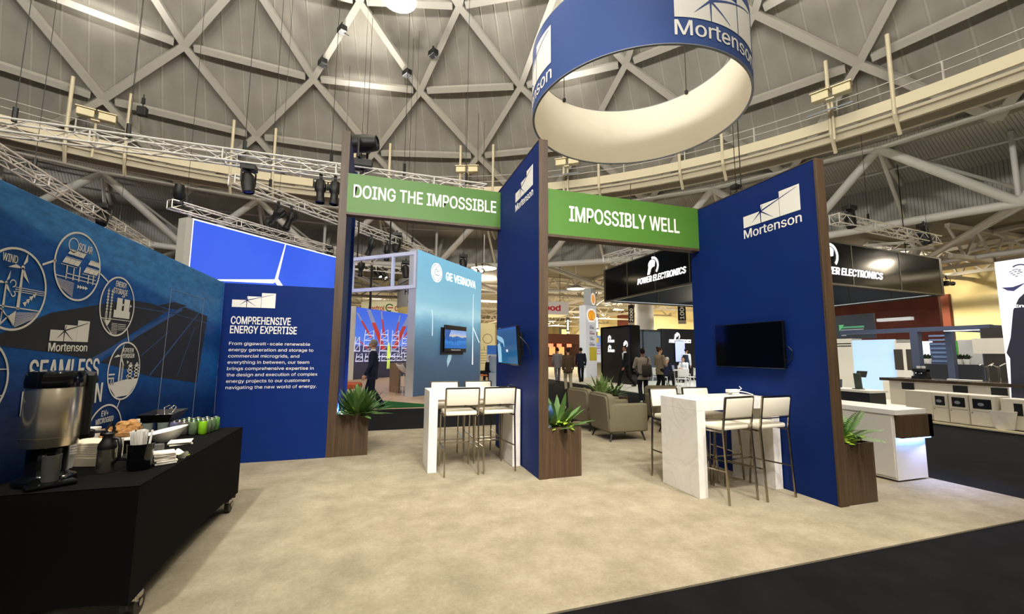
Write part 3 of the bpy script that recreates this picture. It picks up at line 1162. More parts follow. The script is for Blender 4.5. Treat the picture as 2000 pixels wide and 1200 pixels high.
# ================================================================== FURNITURE OF THE STAND
FZ = .012      # top of the beige carpet
def bar_table(label, x0, x1, y0, y1):
    t = thing('bar_table', label, 'table', ((x0+x1)/2, (y0+y1)/2, FZ), 0, 'white marble bar tables')
    w, d, h, k = (x1-x0)/2, (y1-y0)/2, 1.005, .11
    g = B()
    g.bx((-w, -d, h-k), (w, d, h), None, .003)
    g.done('table_top', MARBLE, t)
    for s in (-1, 1):
        g = B()
        g.bx((s*w, -d, 0), (s*(w-k), d, h-k-.001), None, .003)
        g.done('side_leg', MARBLE, t)
    return t
bar_table('white marble bar table against the fin wall between the green headers', .685, 1.905, 5.48, 6.03)
bar_table('white marble bar table against the fin wall with the black screen', 3.275, 4.425, 3.735, 4.33)

VINYL = mat('#e9e2cf', .45)
STOOLM = mat('#a39a8a', .22, 1)
def make_stool():
    t = thing('bar_stool', 'white stool', 'stool', (0, 0, FZ), 0, 'white bar stools')
    g = B()
    g.bx((-.20, -.22, .715), (.20, .20, .765), None, .018)
    g.done('seat', VINYL, t, smooth=40)
    g = B()
    M = Matrix.Translation((0, -.262, .945)) @ Matrix.Rotation(R(9), 4, 'X')
    g.box((0, 0, 0), (.40, .035, .205), M, .014)
    g.done('backrest', VINYL, t, smooth=40)
    q = .012
    for s in (-1, 1):
        g = B()
        g.tube([(s*.21, -.275, 0), (s*.21, -.235, .72), (s*.21, -.280, 1.055)], q, 4)
        g.done('rear_leg', STOOLM, t)
        g = B()
        g.tube([(s*.195, .255, 0), (s*.195, .20, .70)], q, 4)
        g.done('front_leg', STOOLM, t)
        g = B()
        g.tube([(s*.208, -.255, .32), (s*.193, .232, .30)], .010, 4)
        g.done('stretcher', STOOLM, t)
        g = B()
        g.tube([(s*.205, -.235, .70), (s*.195, .20, .70)], q, 4)
        g.done('seat_rail', STOOLM, t)
    g = B()
    g.tube([(-.193, .232, .30), (.193, .232, .30)], .012, 4)
    g.done('footrest', STOOLM, t)
    g = B()
    g.tube([(-.21, -.28, 1.055), (.21, -.28, 1.055)], q, 4)
    g.tube([(-.21, -.247, .83), (.21, -.247, .83)], .008, 4)
    g.done('back_rail', STOOLM, t)
    return t
st = make_stool()
spots = [(1.065, 5.515, 0, 'white bar stool, left of two in front of the table under DOING THE IMPOSSIBLE'),
         (1.545, 5.535, R(2), 'white bar stool, right of two in front of the table under DOING THE IMPOSSIBLE'),
         (1.03, 6.19, PI, 'white bar stool behind the DOING THE IMPOSSIBLE table, further from the fin wall'),
         (1.56, 6.20, PI+R(2), 'white bar stool behind the DOING THE IMPOSSIBLE table, next to the fin wall'),
         (3.592, 3.783, R(6.5), 'white bar stool, left of two in front of the table with the charger'),
         (4.066, 3.745, R(3.6), 'white bar stool, right of two in front of the table with the charger'),
         (3.545, 4.335, PI+R(3), 'white bar stool behind the table with the charger, by its free end'),
         (4.07, 4.37, PI+R(2), 'white bar stool behind the table with the charger, next to the blue wall')]
for i, (x, y, a, l) in enumerate(spots):
    o = st if i == 0 else dup(st)
    o.location = (x, y, FZ)
    o.rotation_euler = (0, 0, a)
    o['label'] = l

# small things left on the tables
t = thing('charger', 'white plug charger with its cable on the bar table by the black screen', 'charger', (4.20, 4.16, FZ+1.006))
g = B()
g.box((0, 0, .045), (.16, .07, .04), bev=.008)
g.box((.02, 0, .012), (.11, .06, .022), bev=.005)
g.done('body', WHITE, t)
g = B()
g.tube([(.06, -.02, .05), (.09, -.05, .075), (.075, -.03, .10)], .006)
g.tube([(.06, -.03, .045), (.13, -.08, .03), (.19, -.12, .006)], .006)
g.done('cable', WHITE, t)
t = thing('remote', 'black device with a looping cable on the bar table under the angled screen', 'device', (1.74, 5.75, FZ+1.006))
g = B()
g.box((0, 0, .012), (.12, .055, .024), bev=.006)
g.done('body', BLACK, t)
g = B()
g.tube([(.05, 0, .015), (.09, -.01, .05), (.13, -.02, .045), (.15, -.03, .006)], .005)
g.done('cable', BLACK, t)

# screens
def screen(name, label, M, w, h, face, cable=True):
    """M: centre of the screen, x to the viewer's right, y up, z towards the viewer"""
    t = thing(name, label, 'screen', tuple(M.translation))
    I = MW(t).inverted() @ M
    g = B()
    g.box((0, 0, -.02), (w, h, .045), I, .006)
    g.done('casing', BLACKP, t)
    g = B()
    g.box((0, 0, .0035), (w-.03, h-.035, .004), I)
    g.done('display', face, t)
    return t, I
SCRB = mat('#040506', .08)
t, I = screen('television', 'switched off black screen mounted on the right blue fin wall', frame((XR-.075, 4.075, 1.622), (0, -1, 0), (0, 0, 1)), 1.0, .545, SCRB)
g = B()
g.box((0, 0, -.0625), (.4, .3, .04), I)
g.done('wall_bracket', DARKM, t)
g = B()
g.tube([I @ Vector((.51, -.02, -.05)), I @ Vector((.55, -.07, -.06)), I @ Vector((.54, -.16, -.062)), I @ Vector((.50, -.2, -.05))], .006)
g.done('cable', BLACK, t)
def screen_b(nt, b, N, L, stops, st=2.0):
    tc = N('TexCoord')
    n = N('TexNoise', i_Scale=2.2, i_Detail=4)
    L(tc.outputs['Object'], n.inputs['Vector'])
    sx = N('SeparateXYZ')
    L(tc.outputs['Object'], sx.inputs[0])
    ma = N('Math', operation='MULTIPLY_ADD')
    ma.inputs[1].default_value = .35
    L(n.outputs['Fac'], ma.inputs[0])
    L(sx.outputs['Z'], ma.inputs[2])
    mr = N('MapRange')
    mr.inputs['From Min'].default_value = -.1
    mr.inputs['From Max'].default_value = .45
    L(ma.outputs[0], mr.inputs['Value'])
    r = ramp(N, stops)
    L(mr.outputs['Result'], r.inputs['Fac'])
    L(r.outputs['Color'], b.inputs['Emission Color'])
    b.inputs['Emission Strength'].default_value = st
    b.inputs['Base Color'].default_value = (0, 0, 0, 1)
SCRM = node_mat('sea_blue_picture', lambda *a: screen_b(*a, [(0, '#2f7fb0'), (.45, '#2a6aa0'), (.7, '#35689f'), (1, '#3f6fae')], .75), .08)
Mt = frame((XM-.20, 5.53, 1.605), (0, -1, 0), (0, 0, 1)) @ Matrix.Rotation(R(4), 4, 'X')
t, I = screen('television', 'lit blue screen on a tilting arm on the middle fin wall', Mt, .90, .515, SCRM)
g = B()
g.tube([I @ Vector((.0, 0, -.04)), I @ Vector((.05, 0, -.11)), I @ Vector((0, 0, -.195))], .025, 8)
g.box((0, 0, -.187), (.22, .34, .02), I)
g.done('wall_arm', DARKM, t)
g = B()
g.tube([I @ Vector((.42, .12, -.04)), I @ Vector((.50, .02, -.10)), I @ Vector((.50, -.08, -.15)), I @ Vector((.42, -.2, -.19))], .006)
g.done('cable', BLACK, t)
g = B()
for pts, c in (([(-.44, .16), (-.20, .12), (-.12, .08), (-.10, -.02), (-.17, .04), (-.24, .05), (-.44, .10)], 0), ([(-.44, .02), (-.33, .05), (-.26, -.02), (-.27, -.23), (-.44, -.23)], 0)):
    g.poly(pts, .001, M=I @ Matrix.Translation((0, 0, .0055)))
g.done('picture_wave', mat('#8fc0dd', .3, emit=.55), t)
g = B()
g.poly(rect(-.03, -.085, .05, -.05), .001, M=I @ Matrix.Translation((0, 0, .0056)))
g.done('picture_label', mat('#c9d7ea', .3, emit=.7), t)

# armchairs: olive upholstery, tall rounded back, lower arms, four thin dark legs
OLIVE = mat('#77705a', .9, noise=(90, '#686250', .6), bump=.25)
def make_armchair():
    t = thing('armchair', 'armchair', 'armchair', (0, 0, FZ), 0, 'olive armchairs of the lounge')
    g = B()
    g.bx((-.36, -.36, .155), (.36, .36, .40), None, .03)
    g.done('base', OLIVE, t, smooth=50)
    g = B()
    g.bx((-.25, -.18, .40), (.25, .37, .47), None, .03)
    g.done('seat_cushion', OLIVE, t, smooth=50)
    g = B()
    # back: rounded top outline, extruded in depth, slight rake
    pts = [(-.36, 0), (.36, 0)] + [(.36-.09*(1-math.cos(R(a))), .56+.09*math.sin(R(a))) for a in range(0, 91, 15)] + [(-.27-.09*math.sin(R(a)), .56+.09*math.cos(R(a))) for a in range(0, 91, 15)]
    g.poly(pts, .17, M=Matrix.Translation((0, -.19, .155)) @ Matrix.Rotation(R(90+5), 4, 'X'))
    bmesh.ops.bevel(g.bm, geom=[e for e in g.bm.edges if len(e.link_faces) == 2 and e.calc_face_angle() > 1.2], offset=.035, segments=3, affect='EDGES')
    g.done('backrest', OLIVE, t, smooth=50)
    for s in (-1, 1):
        g = B()
        g.bx((s*.37, -.345, .155), (s*.25, .385, .635), None, .035)
        g.done('arm', OLIVE, t, smooth=50)
    for sx in (-1, 1):
        for sy in (-1, 1):
            g = B()
            g.cyl((sx*.29, sy*.29, .16), (sx*.335, sy*.335, 0), .022, .013, 8)
            g.done('leg', mat('#1d140d', .5), t)
    return t
ac = make_armchair()
for i, (x, y, a, l) in enumerate([
        (4.22, 6.80, -PI/2+R(-2), 'olive armchair nearest the middle planter, side and back towards us'),
        (4.30, 7.85, -PI/2+R(8), 'olive armchair behind the nearest armchair, by the striped plant'),
        (5.62, 6.72, PI/2, 'olive armchair facing the nearest armchair behind the free end of the bar table'),
        (6.05, 7.75, PI*.93, 'olive armchair at the far edge of the carpet before the white chairs')]):
    o = ac if i == 0 else dup(ac)
    o.location = (x, y, FZ)
    o.rotation_euler = (0, 0, a)
    o['label'] = l
t = thing('coffee_table', 'low pale pink coffee table behind the middle planter', 'table', (3.35, 8.05, FZ))
g = B()
g.lathe([(0, .40), (.40, .40), (.40, .43), (0, .43)], 28)
g.done('table_top', mat('#d9a58a', .4), t, smooth=30)
g = B()
g.cyl((0, 0, 0), (0, 0, .40), .04, n=10)
g.lathe([(0, 0), (.22, 0), (.2, .015), (0, .02)], 20)
g.done('pedestal', DARKM, t, smooth=40)
# planter with the striped plant behind the armchairs
pl = thing('planter_box', 'low walnut planter box behind the armchairs', 'planter', (4.95, 8.42, FZ))
g = B()
g.bx((-.45, -.15, 0), (.45, .15, .55))
g.done('box', WALNUT, pl)
bush('striped_plant', 'pale striped upright plant behind the armchairs', (4.82, 8.42, .57), 26, .50, .04, STRIPE, (35, 88), .5, 13, spread=.07)
bush('leafy_plant', 'dark green arching plant beside the striped plant', (5.15, 8.42, .57), 15, .42, .03, LEAF, (25, 80), .9, 17, spread=.06)

# white reception counter with walnut band and blue light
t = thing('reception_counter', 'white reception counter with walnut band and blue glow at right', 'counter', (6.2, 4.1, FZ))
x0, x1, y0, y1, h = -.25, .32, -.60, .75, .845
g = B()
g.bx((x0+.012, y0+.012, .02), (x1-.012, y1-.012, h-.06), None, .002)
g.done('carcass', mat('#e2ded6', .5), t)
g = B()
g.bx((x0, y0-.02, h-.06), (x1, y1+.01, h), None, .003)
g.done('counter_top', WHITE, t)
g = B()
g.bx((x0+.03, y0-.05, .515), (x1+.05, y0+.1, h-.062), None, .003)
g.bx((x1-.03, y0-.05, .515), (x1+.05, y1, h-.062), None, .003)
g.done('band', WALNUT, t)
g = B()
g.bx((x0+.045, y0-.03, .500), (x1+.03, y0+.008, .514))
g.bx((x1-.01, y0, .500), (x1+.03, y1, .514))
g.done('light_strip', mat('#6fb4ff', .4, emit=14), t)
g = B()
g.bx((x0+.0, y0+.03, .05), (x0+.012, y1-.05, h-.085))
g.done('door', mat('#d9d4ca', .5), t)
area('counter_glow', (6.24, 4.1+y0-.02, .50), (6.24, 4.1+y0+.0, 0), .5, 1.4, (.16, .3, 1), 'RECTANGLE', sy=.04)
area('counter_glow', (6.2+x1+.02, 4.1, .50), (6.2+x1+.05, 4.1, 0), .04, 2.5, (.16, .3, 1), 'RECTANGLE', sy=1.1)
area('counter_foot_glow', (6.5, 3.43, .49), (6.6, 3.1, 0), .6, 7, (.42, .45, 1), 'RECTANGLE', sy=.05)

# round hanging sign
RCX, RCY, RR_, RZ0, RZ1 = 4.25, 6.07, 1.83, 5.67, 6.89
HS = thing('hanging_sign', 'round blue hanging banner with a white lining above the stand', 'sign', (RCX, RCY, RZ0))
g = B()
g.lathe([(RR_, 0), (RR_, RZ1-RZ0)], 96)
g.done('banner', mat('#1d4489', .55), HS, smooth=60)
g = B()
g.lathe([(RR_-.035, .01), (RR_-.035, RZ1-RZ0-.01)], 96)
g.done('lining', mat('#f1ead8', .8), HS, smooth=60)
for z in (0, RZ1-RZ0):
    g = B()
    g.lathe([(RR_-.036, z-.006), (RR_+.001, z-.006), (RR_+.001, z+.006), (RR_-.036, z+.006), (RR_-.036, z-.006)], 96)
    g.done('hoop', mat('#8b8f98', .4, .4), HS)
def wrap(me_or_bm, a0, lift):
    for v in me_or_bm:
        a = a0+v.co.x/RR_
        r_ = RR_+lift+v.co.z
        v.co = Vector((r_*math.cos(a), r_*math.sin(a), v.co.y))
def ring_brand(a_left, zb, zt, w):
    hs = (.19, .29, .39)
    xs = (0, .338, .667, 1.0)
    g = B()
    for i in range(3):
        n = 10
        xa, xb = xs[i]*w, (xs[i+1]-.008)*w
        g.grid([[(xa+(xb-xa)*k/n, zb+hs[i]*w*j, 0) for k in range(n+1)] for j in (0, 1)])
    wrap(g.bm.verts, a_left, .006)
    em = g.done('emblem', LETTER, HS)
    g = B()
    q = (.33, .185)
    for (x, y, a, b_) in ((.95, .36, .011, .003), (.17, .05, .011, .001), (.33, 0, .011, .004), (.55, .03, .011, .002), (.37, .28, .010, .002), (.667, 0, .002, .002)):
        if x == .667:
            q = (.663, .39)
        d = Vector((x-q[0], y-q[1]))
        nn_ = Vector((-d.y, d.x)).normalized()
        n = 10
        rows = [[], []]
        for k in range(n+1):
            tt = k/n
            ww = a+(b_-a)*tt
            for s, rw in ((1, rows[0]), (-1, rows[1])):
                rw.append(((q[0]+d.x*tt+nn_.x*ww*s)*w, zb+(q[1]+d.y*tt+nn_.y*ww*s)*w, 0))
        g.grid(rows)
    wrap(g.bm.verts, a_left, .010)
    g.done('ray', mat('#1d4489', .55), em)
    me = text_mesh('Mortenson', w, w*.135, .008, 0, .002)
    for v in me.vertices:
        v.co.y += zt
    wrap(me.vertices, a_left, .006)
    me.materials.append(LETTER)
    o = bpy.data.objects.new('lettering', me)
    COL.objects.link(o)
    o.parent = HS
ring_brand(R(-108), 6.055-RZ0, 5.79-RZ0, 1.645)
ring_brand(R(141), 6.055-RZ0, 5.79-RZ0, 1.645)
for k in range(4):
    a = R(20+90*k)
    g = B()
    g.box((math.cos(a)*(RR_-.06), math.sin(a)*(RR_-.06), RZ1-RZ0), (.05, .05, .07), rz=a)
    g.cyl((math.cos(a)*(RR_-.06), math.sin(a)*(RR_-.06), RZ1-RZ0), (math.cos(a)*(RR_-.06), math.sin(a)*(RR_-.06), 18-RZ0), .008, n=5)
    g.done('suspension_cable', DARKM, HS)

# ================================================================== COFFEE TABLE ON THE LEFT
CLOTH = mat('#060606', .9, noise=(4, '#090909', .5))
TT = thing('catering_table', 'long table under a black stretch cover along the mural wall', 'table', (-1.58, 3.92, FZ))
g = B()
# stretch cover: taut at the top, drawn in between the feet
hw, hl, h = .37, .97, .75
rows = []
for (z, k, s) in ((h-.004, 1, 0), (h-.02, 1.0, 0), (.6, .99, .01), (.4, .985, .02), (.25, .985, .025), (.15, .985, .03), (.125, .97, .03)):
    ring_ = []
    n = 14
    per = []
    for i in range(n):
        per.append((-1+2*i/n, -1))
    for i in range(n*2):
        per.append((1, -1+2*i/(n*2)))
    for i in range(n):
        per.append((1-2*i/n, 1))
    for i in range(n*2):
        per.append((-1, 1-2*i/(n*2)))
    for (u, v) in per:
        # sag inwards in the middle of every side, lift of the hem in the middle
        du = 1-abs(v)**2 if abs(u) == 1 else 0
        dv = 1-abs(u)**2 if abs(v) == 1 else 0
        zz = z+(.025*max(du, dv) if z < .13 else .01*max(du, dv) if z < .3 else 0)
        ring_.append((u*(hw-s*du*.8)*1, v*(hl-s*dv*.8), zz))
    ring_.append(ring_[0])
    rows.append(ring_)
g.grid(rows)
g.grid([[(-hw, -hl, h), (hw, -hl, h)], [(-hw, hl, h), (hw, hl, h)]])
g.done('stretch_cover', CLOTH, TT, smooth=50)
for sx in (-1, 1):
    for sy in (-1, 1):
        g = B()
        g.cyl((sx*(hw-.03), sy*(hl-.03), .09), (sx*(hw-.03), sy*(hl-.03), h-.02), .02, n=8)
        lg = g.done('leg', DARKM, TT)
        g = B()
        g.cyl((sx*(hw-.03)-.018, sy*(hl-.16), .065), (sx*(hw-.03)+.018, sy*(hl-.16), .065), .065, n=24)
        g.done('caster', mat('#15110f', .4), lg, smooth=40)
        g = B()
        g.box((sx*(hw-.03), sy*(hl-.16)-.02, .112), (.055, .085, .035), bev=.008)
        g.cyl((sx*(hw-.03)-.026, sy*(hl-.16), .065), (sx*(hw-.03)+.026, sy*(hl-.16), .065), .02, n=12)
        g.done('caster_fork', CHROME, lg)
TZ = FZ+.752
def on_table(name, label, cat, x, y, rz=0, group=None):
    return thing(name, label, cat, (x, y, TZ), rz, group)
STEEL = mat('#d8ccb6', .24, .97, noise=(3, '#c4b8a4', .5))
# coffee urn
u = on_table('coffee_urn', 'tall steel coffee urn with a black lid and base, nearest us', 'coffee urn', -1.745, 3.17, R(38))
g = B()
g.lathe([(0, .0), (.125, 0), (.13, .012), (.125, .03), (.10, .04), (.085, .06), (.085, .19), (.11, .215), (0, .22)], 32)
g.box((0, -.11, .012), (.20, .16, .024), bev=.01)
g.done('base', BLACKP, u, smooth=40)
g = B()
g.lathe([(.11, .20), (.118, .205), (.122, .25), (.122, .53), (.118, .535), (0, .536)], 40)
g.lathe([(.1235, .253), (.1235, .257), (.122, .257)], 40)
g.done('body', STEEL, u, smooth=40)
g = B()
g.lathe([(.121, .53), (.128, .535), (.13, .56), (.126, .605), (.118, .622), (.03, .626), (0, .626)], 40)
g.done('lid', BLACKP, u, smooth=40)
g = B()
g.box((.137, 0, .42), (.045, .075, .37), bev=.012)
g.tube([(.12, 0, .60), (.15, 0, .60), (.16, 0, .55)], .02)
g.done('sight_gauge', BLACK, u)
g = B()
g.box((.15, 0, .245), (.07, .05, .05), bev=.01)
g.tube([(.17, 0, .25), (.235, 0, .25), (.26, 0, .30), (.275, 0, .26), (.262, 0, .18), (.245, 0, .16), (.235, 0, .19), (.24, 0, .25)], .009)
g.done('tap', BLACK, u)
g = B()
g.lathe([(0, .05), (.035, .05), (.04, .19), (.032, .19), (.028, .06), (0, .06)], 16, c=(.0, -.11, -.025))
g.done('drip_cup', mat('#55534e', .35, .3), u, smooth=40)
# paper cup stacks
def cup_stack(label, x, y, n, r=.042, tilt=None, z=0):
    t = on_table('paper_cups', label, 'paper cups', x, y, 0, 'white paper cup stacks')
    if tilt:
        t.rotation_euler = tilt
        t.location.z += r+z
    g = B()
    for i in range(n):
        z0 = i*.016
        g.lathe([(r*.72, z0), (r, z0+.085), (r*1.04, z0+.087), (r*1.04, z0+.092), (r*.96, z0+.09), (r*.7, z0+.01)], 20)
    g.done('cup', WHITE, t, smooth=40)
    return t
bxs = on_table('sugar_caddy', 'white ribbed box of sleeves behind the small flask', 'caddy', -1.76, 3.62, R(-14))
g = B()
for i in range(12):
    g.bx((-.12, -.09, .012*i), (.12, .09, .012*i+.0095))
g.done('card_sleeves', mat('#e3d9c0', .6), bxs)
g = B()
g.bx((-.125, -.1, -.0), (.125, -.094, .05))
g.done('front_sheet', mat('#d8ceb6', .6), bxs)
cup_stack('short stack of white paper cups beside the urn spout', -1.83, 3.50, 9)
cup_stack('stack of white lids behind the ribbed box of sleeves', -1.865, 3.79, 8, .05)
# thermal flask
f = on_table('thermal_flask', 'small steel flask with a black top in front of the sleeves', 'flask', -1.545, 3.32, R(-20))
g = B()
g.lathe([(0, 0), (.043, 0), (.045, .006), (.045, .145), (0, .146)], 28)
g.done('body', STEEL, f, smooth=40)
g = B()
g.lathe([(.045, .14), (.046, .15), (.044, .17), (.03, .195), (.026, .215), (.03, .232), (.022, .24), (0, .24)], 28)
g.box((-.03, 0, .226), (.04, .02, .02), bev=.006)
g.done('top', BLACK, f, smooth=40)
g = B()
g.tube([(.035, 0, .205), (.07, 0, .2), (.082, 0, .16), (.08, 0, .09), (.047, 0, .06)], .011)
g.done('handle', BLACK, f, smooth=60)
# black bucket of stirrers
k_ = on_table('stir_stick_bucket', 'glossy black bucket holding white stir sticks', 'bucket', -1.385, 3.345)
g = B()
g.lathe([(0, 0), (.056, 0), (.06, .01), (.068, .155), (.071, .158), (.066, .16), (.058, .02), (0, .015)], 32)
g.done('bucket', BLACKP, k_, smooth=40)
rnd = random.Random(3)
for i in range(26):
    a, q = rnd.uniform(0, 2*PI), rnd.uniform(0, .042)
    x, y = q*math.cos(a), q*math.sin(a)
    st_ = B()
    st_.box((0, 0, .12), (.012, .003, .20), M=Matrix.Translation((x*.8, y*.8, .02)) @ Matrix.Rotation(-y*3, 4, 'X') @ Matrix.Rotation(x*3, 4, 'Y') @ Matrix.Rotation(a, 4, 'Z'))
    o = st_.done('stir_stick', WHITE, None)
    o.location = k_.location
    tag(o, 'white paper stir stick standing in the black bucket', 'stir stick', 'stir sticks in the black bucket')
# napkins
nrnd = random.Random(5)
def flat_stack(name, label, cat, x, y, n, w, d, th, rz, m, group):
    for i in range(n):
        g = B()
        g.box((0, 0, th/2), (w, d, th*.86), bev=th*.2)
        o = g.done(name, m, None)
        o.location = (x+nrnd.uniform(-.006, .006), y+nrnd.uniform(-.006, .006), TZ+i*th)
        o.rotation_euler = (0, 0, rz+nrnd.uniform(-.12, .12))
        tag(o, label if 0 < i < n-1 else ('topmost ' if i else 'lowest ')+label, cat, group)
NAP = mat('#efe9d9', .8)
flat_stack('napkin', 'folded white napkin of the pile right of the black bucket', 'napkin', -1.305, 3.47, 6, .115, .115, .013, .5, NAP, 'napkins right of the black bucket')
flat_stack('napkin', 'folded white napkin of the flat pile before the drink cans', 'napkin', -1.45, 4.13, 3, .15, .15, .009, .35, NAP, 'napkins before the drink cans')
# small boat dish with green garnish
d_ = on_table('boat_dish', 'small white boat dish with green garnish by the napkins', 'dish', -1.255, 3.61, R(-50))
g = B()
g.grid([[(.07*math.cos(R(a)), .032*math.sin(R(a))*(.6 if i == 0 else 1)*1, .004+.036*i*(.6+.8*abs(math.cos(R(a)))**3)) if i else (.04*math.cos(R(a)), .018*math.sin(R(a)), .003) for a in range(0, 361, 15)] for i in (0, 1)])
g.poly([(.04*math.cos(R(a)), .018*math.sin(R(a))) for a in range(0, 360, 15)], .002, M=Matrix.Translation((0, 0, .001)))
sol = g.done('dish', WHITE, d_, smooth=60)
g = B()
for i in range(9):
    leaf(g, (nrnd.uniform(-.035, .035), nrnd.uniform(-.012, .012), .012), nrnd.uniform(0, 6.28), R(25), .035, .01, .5, 3)
g.done('garnish', LEAF2, d_)
# clear tumbler
for (x, y, l) in ((-1.43, 3.70, 'clear plastic tumbler turned over beside the napkin pile'),):
    c_ = on_table('tumbler', l, 'tumbler', x, y)
    g = B()
    g.lathe([(.040, 0), (.030, .085), (0, .087), (0, .084), (.027, .082), (.037, .0)], 20)
    g.done('glass', mat('#e8e8e4', .05, trans=.9), c_, smooth=40)
    g = B()
    g.lathe([(0, .001), (.033, .001), (.033, .03), (0, .03)], 18)
    g.done('filling', NAP, c_, smooth=40)
# big white bowl
b_ = on_table('serving_bowl', 'large slanted white serving bowl behind the black bucket', 'bowl', -1.62, 4.27, R(20))
g = B()
n = 32
rows = []
for (r_, z) in ((.055, 0), (.09, .03), (.13, .085), (.135, .09), (.12, .08), (.08, .03), (0.001, .015)):
    rows.append([(r_*math.cos(2*PI*i/n)*1.15, r_*math.sin(2*PI*i/n)*.85, z*(1+.35*math.cos(2*PI*i/n))) for i in range(n+1)])
g.grid(rows)
g.done('bowl', WHITE, b_, smooth=60)
# platter on a riser with pastries
p_ = on_table('cake_stand', 'dark riser with a long white platter of cookies', 'platter', -1.775, 3.98, R(12))
g = B()
g.box((0, 0, .05), (.16, .20, .10), bev=.006)
g.done('riser', BLACK, p_)
g = B()
g.box((0, 0, .108), (.23, .42, .014), bev=.006)
g.box((0, 0, .118), (.20, .39, .006))
g.done('platter', WHITE, p_)
COOK = mat('#a67a48', .85, noise=(40, '#7a5430', .9), bump=.6)
COOK2 = mat('#bd9460', .85, noise=(40, '#8f683c', .8), bump=.6)
cr = random.Random(11)
cz = TZ+.123
M_ = Matrix.Translation((-1.775, 3.98, 0)) @ Matrix.Rotation(R(12), 4, 'Z')
lay = [(5, 2, 0), (4, 2, .022), (3, 1, .044)]
num = 0
for ny, nx, dz in lay:
    for i in range(ny):
        for j in range(nx):
            g = B()
            g.sph((0, 0, 0), (.042, .048, .013), 12, 7)
            for v in g.bm.verts:
                v.co += Vector((cr.uniform(-.003, .003), cr.uniform(-.003, .003), cr.uniform(-.002, .002)))
            o = g.done('cookie', COOK if cr.random() < .6 else COOK2, None, smooth=60)
            q = M_ @ Vector(((j-(nx-1)/2)*.09, (i-(ny-1)/2)*.078, 0))
            o.location = (q.x, q.y, cz+.013+dz)
            o.rotation_euler = (cr.uniform(-.5, .5), cr.uniform(-.5, .5), cr.uniform(0, 6))
            tag(o, 'brown cookie heaped on the long white platter', 'cookie', 'cookies on the platter')
            num += 1
for i, (dx, dy) in enumerate(((0.02, .17), (-.02, .10))):
    q = M_ @ Vector((dx, dy, 0))
    g = B()
    g.sph((0, 0, .026), (.04, .04, .03), 14, 8)
    o = g.done('muffin', COOK2, None, smooth=60)
    o.location = (q.x, q.y, cz+.028)
    tag(o, ('round golden bun at the far end of the platter', 'second golden bun beside the heap of cookies')[i], 'bun', 'buns on the platter')
c_ = on_table('sugar_packets', 'bundle of white sugar packets in a cup behind the cookies', 'cup', -1.80, 4.22)
g = B()
g.lathe([(0, .1), (.03, .1), (.04, .16), (.036, .16), (.027, .11), (0, .105)], 16)
g.lathe([(0, 0), (.05, 0), (.03, .1), (0, .1)], 16)
g.done('cup', WHITE, c_, smooth=40)
g = B()
for i in range(7):
    g.box((-.02+.007*i, cr.uniform(-.01, .01), .165), (.004, .035, .06), rz=cr.uniform(-.3, .3))
g.done('packet', NAP, c_)
# black chafing tray with tongs on glass tumblers
ch = on_table('chafing_tray', 'black tray of nibbles raised on glasses before the mural', 'tray', -1.80, 4.70, R(4))
g = B()
g.lathe([(.15, .13), (.205, .19), (.21, .19), (.155, .12)], 4, a0=PI/4, a1=PI/4+2*PI)
g.bx((-.106, -.106, .12), (.106, .106, .13))
bmesh.ops.transform(g.bm, matrix=Matrix.Diagonal((.85, 1.45, 1, 1)), verts=g.bm.verts)
g.done('tray', BLACK, ch)
g = B()
for i in range(30):
    g.sph((cr.uniform(-.085, .085), cr.uniform(-.15, .15), .138+cr.uniform(0, .012)), (.016, .013, .009), 8, 5)
g.done('nibbles', mat('#9c958b', .4, .3), ch)
g = B()
for s in (-1, 1):
    g.tube([(.02+.02*s, .02, .15), (.02+.045*s, .08, .215), (.02+.02*s, .13, .235), (.02-.01*s, .10, .20)], .006)
g.done('tongs', CHROME, ch, smooth=60)
for i, (x, y) in enumerate(((.05, -.15), (.06, .02), (-.06, -.15), (-.06, .15))):
    g = B()
    g.lathe([(0, 0), (.034, 0), (.042, .118), (.039, .118), (.031, .006), (0, .006)], 18, c=(x, y, 0))
    g.done('support_glass', mat('#a9b2a6', .08, trans=.6), ch, smooth=40)
# drink cans
CANS = [mat('#3f9a2a', .3, .5, noise=(22, '#9fb07f', .6)), mat('#b9bcb8', .25, .8, noise=(18, '#7e2f2a', .7)), mat('#1d2a6a', .3, .5, noise=(20, '#b7bdc9', .6)), mat('#8aa07d', .3, .6, noise=(24, '#5f7a52', .8)), mat('#8fd12a', .3, .4)]
ALU = mat('#cfcfca', .2, 1)
can = None
cl = {0: 'green', 1: 'silver', 2: 'dark blue', 3: 'pale green', 4: 'lime'}
grid_c = [[2, 1, 3, 4], [1, 3, 0, 3], [3, 0, 3, 3], [3, 3, 3, 0]]
rown = ('front', 'second', 'third', 'rear')
coln = ('leftmost', 'second from left', 'third from left', 'rightmost')
for r_ in range(4):
    for c in range(4):
        m_ = CANS[grid_c[r_][c]]
        t = on_table('drink_can', '%s drink can, %s in the %s row of the cans' % (cl[grid_c[r_][c]], coln[c], rown[r_]), 'can', -1.655+.072*c+.01*r_, 4.545+.075*r_, 0, 'drink cans at the far end of the table')
        g = B()
        g.lathe([(0, .004), (.024, .0), (.033, .012), (.033, .105), (.027, .118)], 20)
        g.done('body', m_, t, smooth=50)
        g = B()
        g.lathe([(.027, .117), (.0275, .122), (.025, .122), (.023, .117), (0, .117)], 20)
        g.box((.004, 0, .119), (.02, .012, .002))
        g.done('lid', ALU, t, smooth=50)
g = B()
g.box((0, 0, .011), (.17, .25, .02), bev=.004)
o = g.done('serving_tray', BLACK, None)
o.location = (-1.56, 3.76, TZ)
tag(o, 'flat black tray behind the napkins and bucket', 'tray')
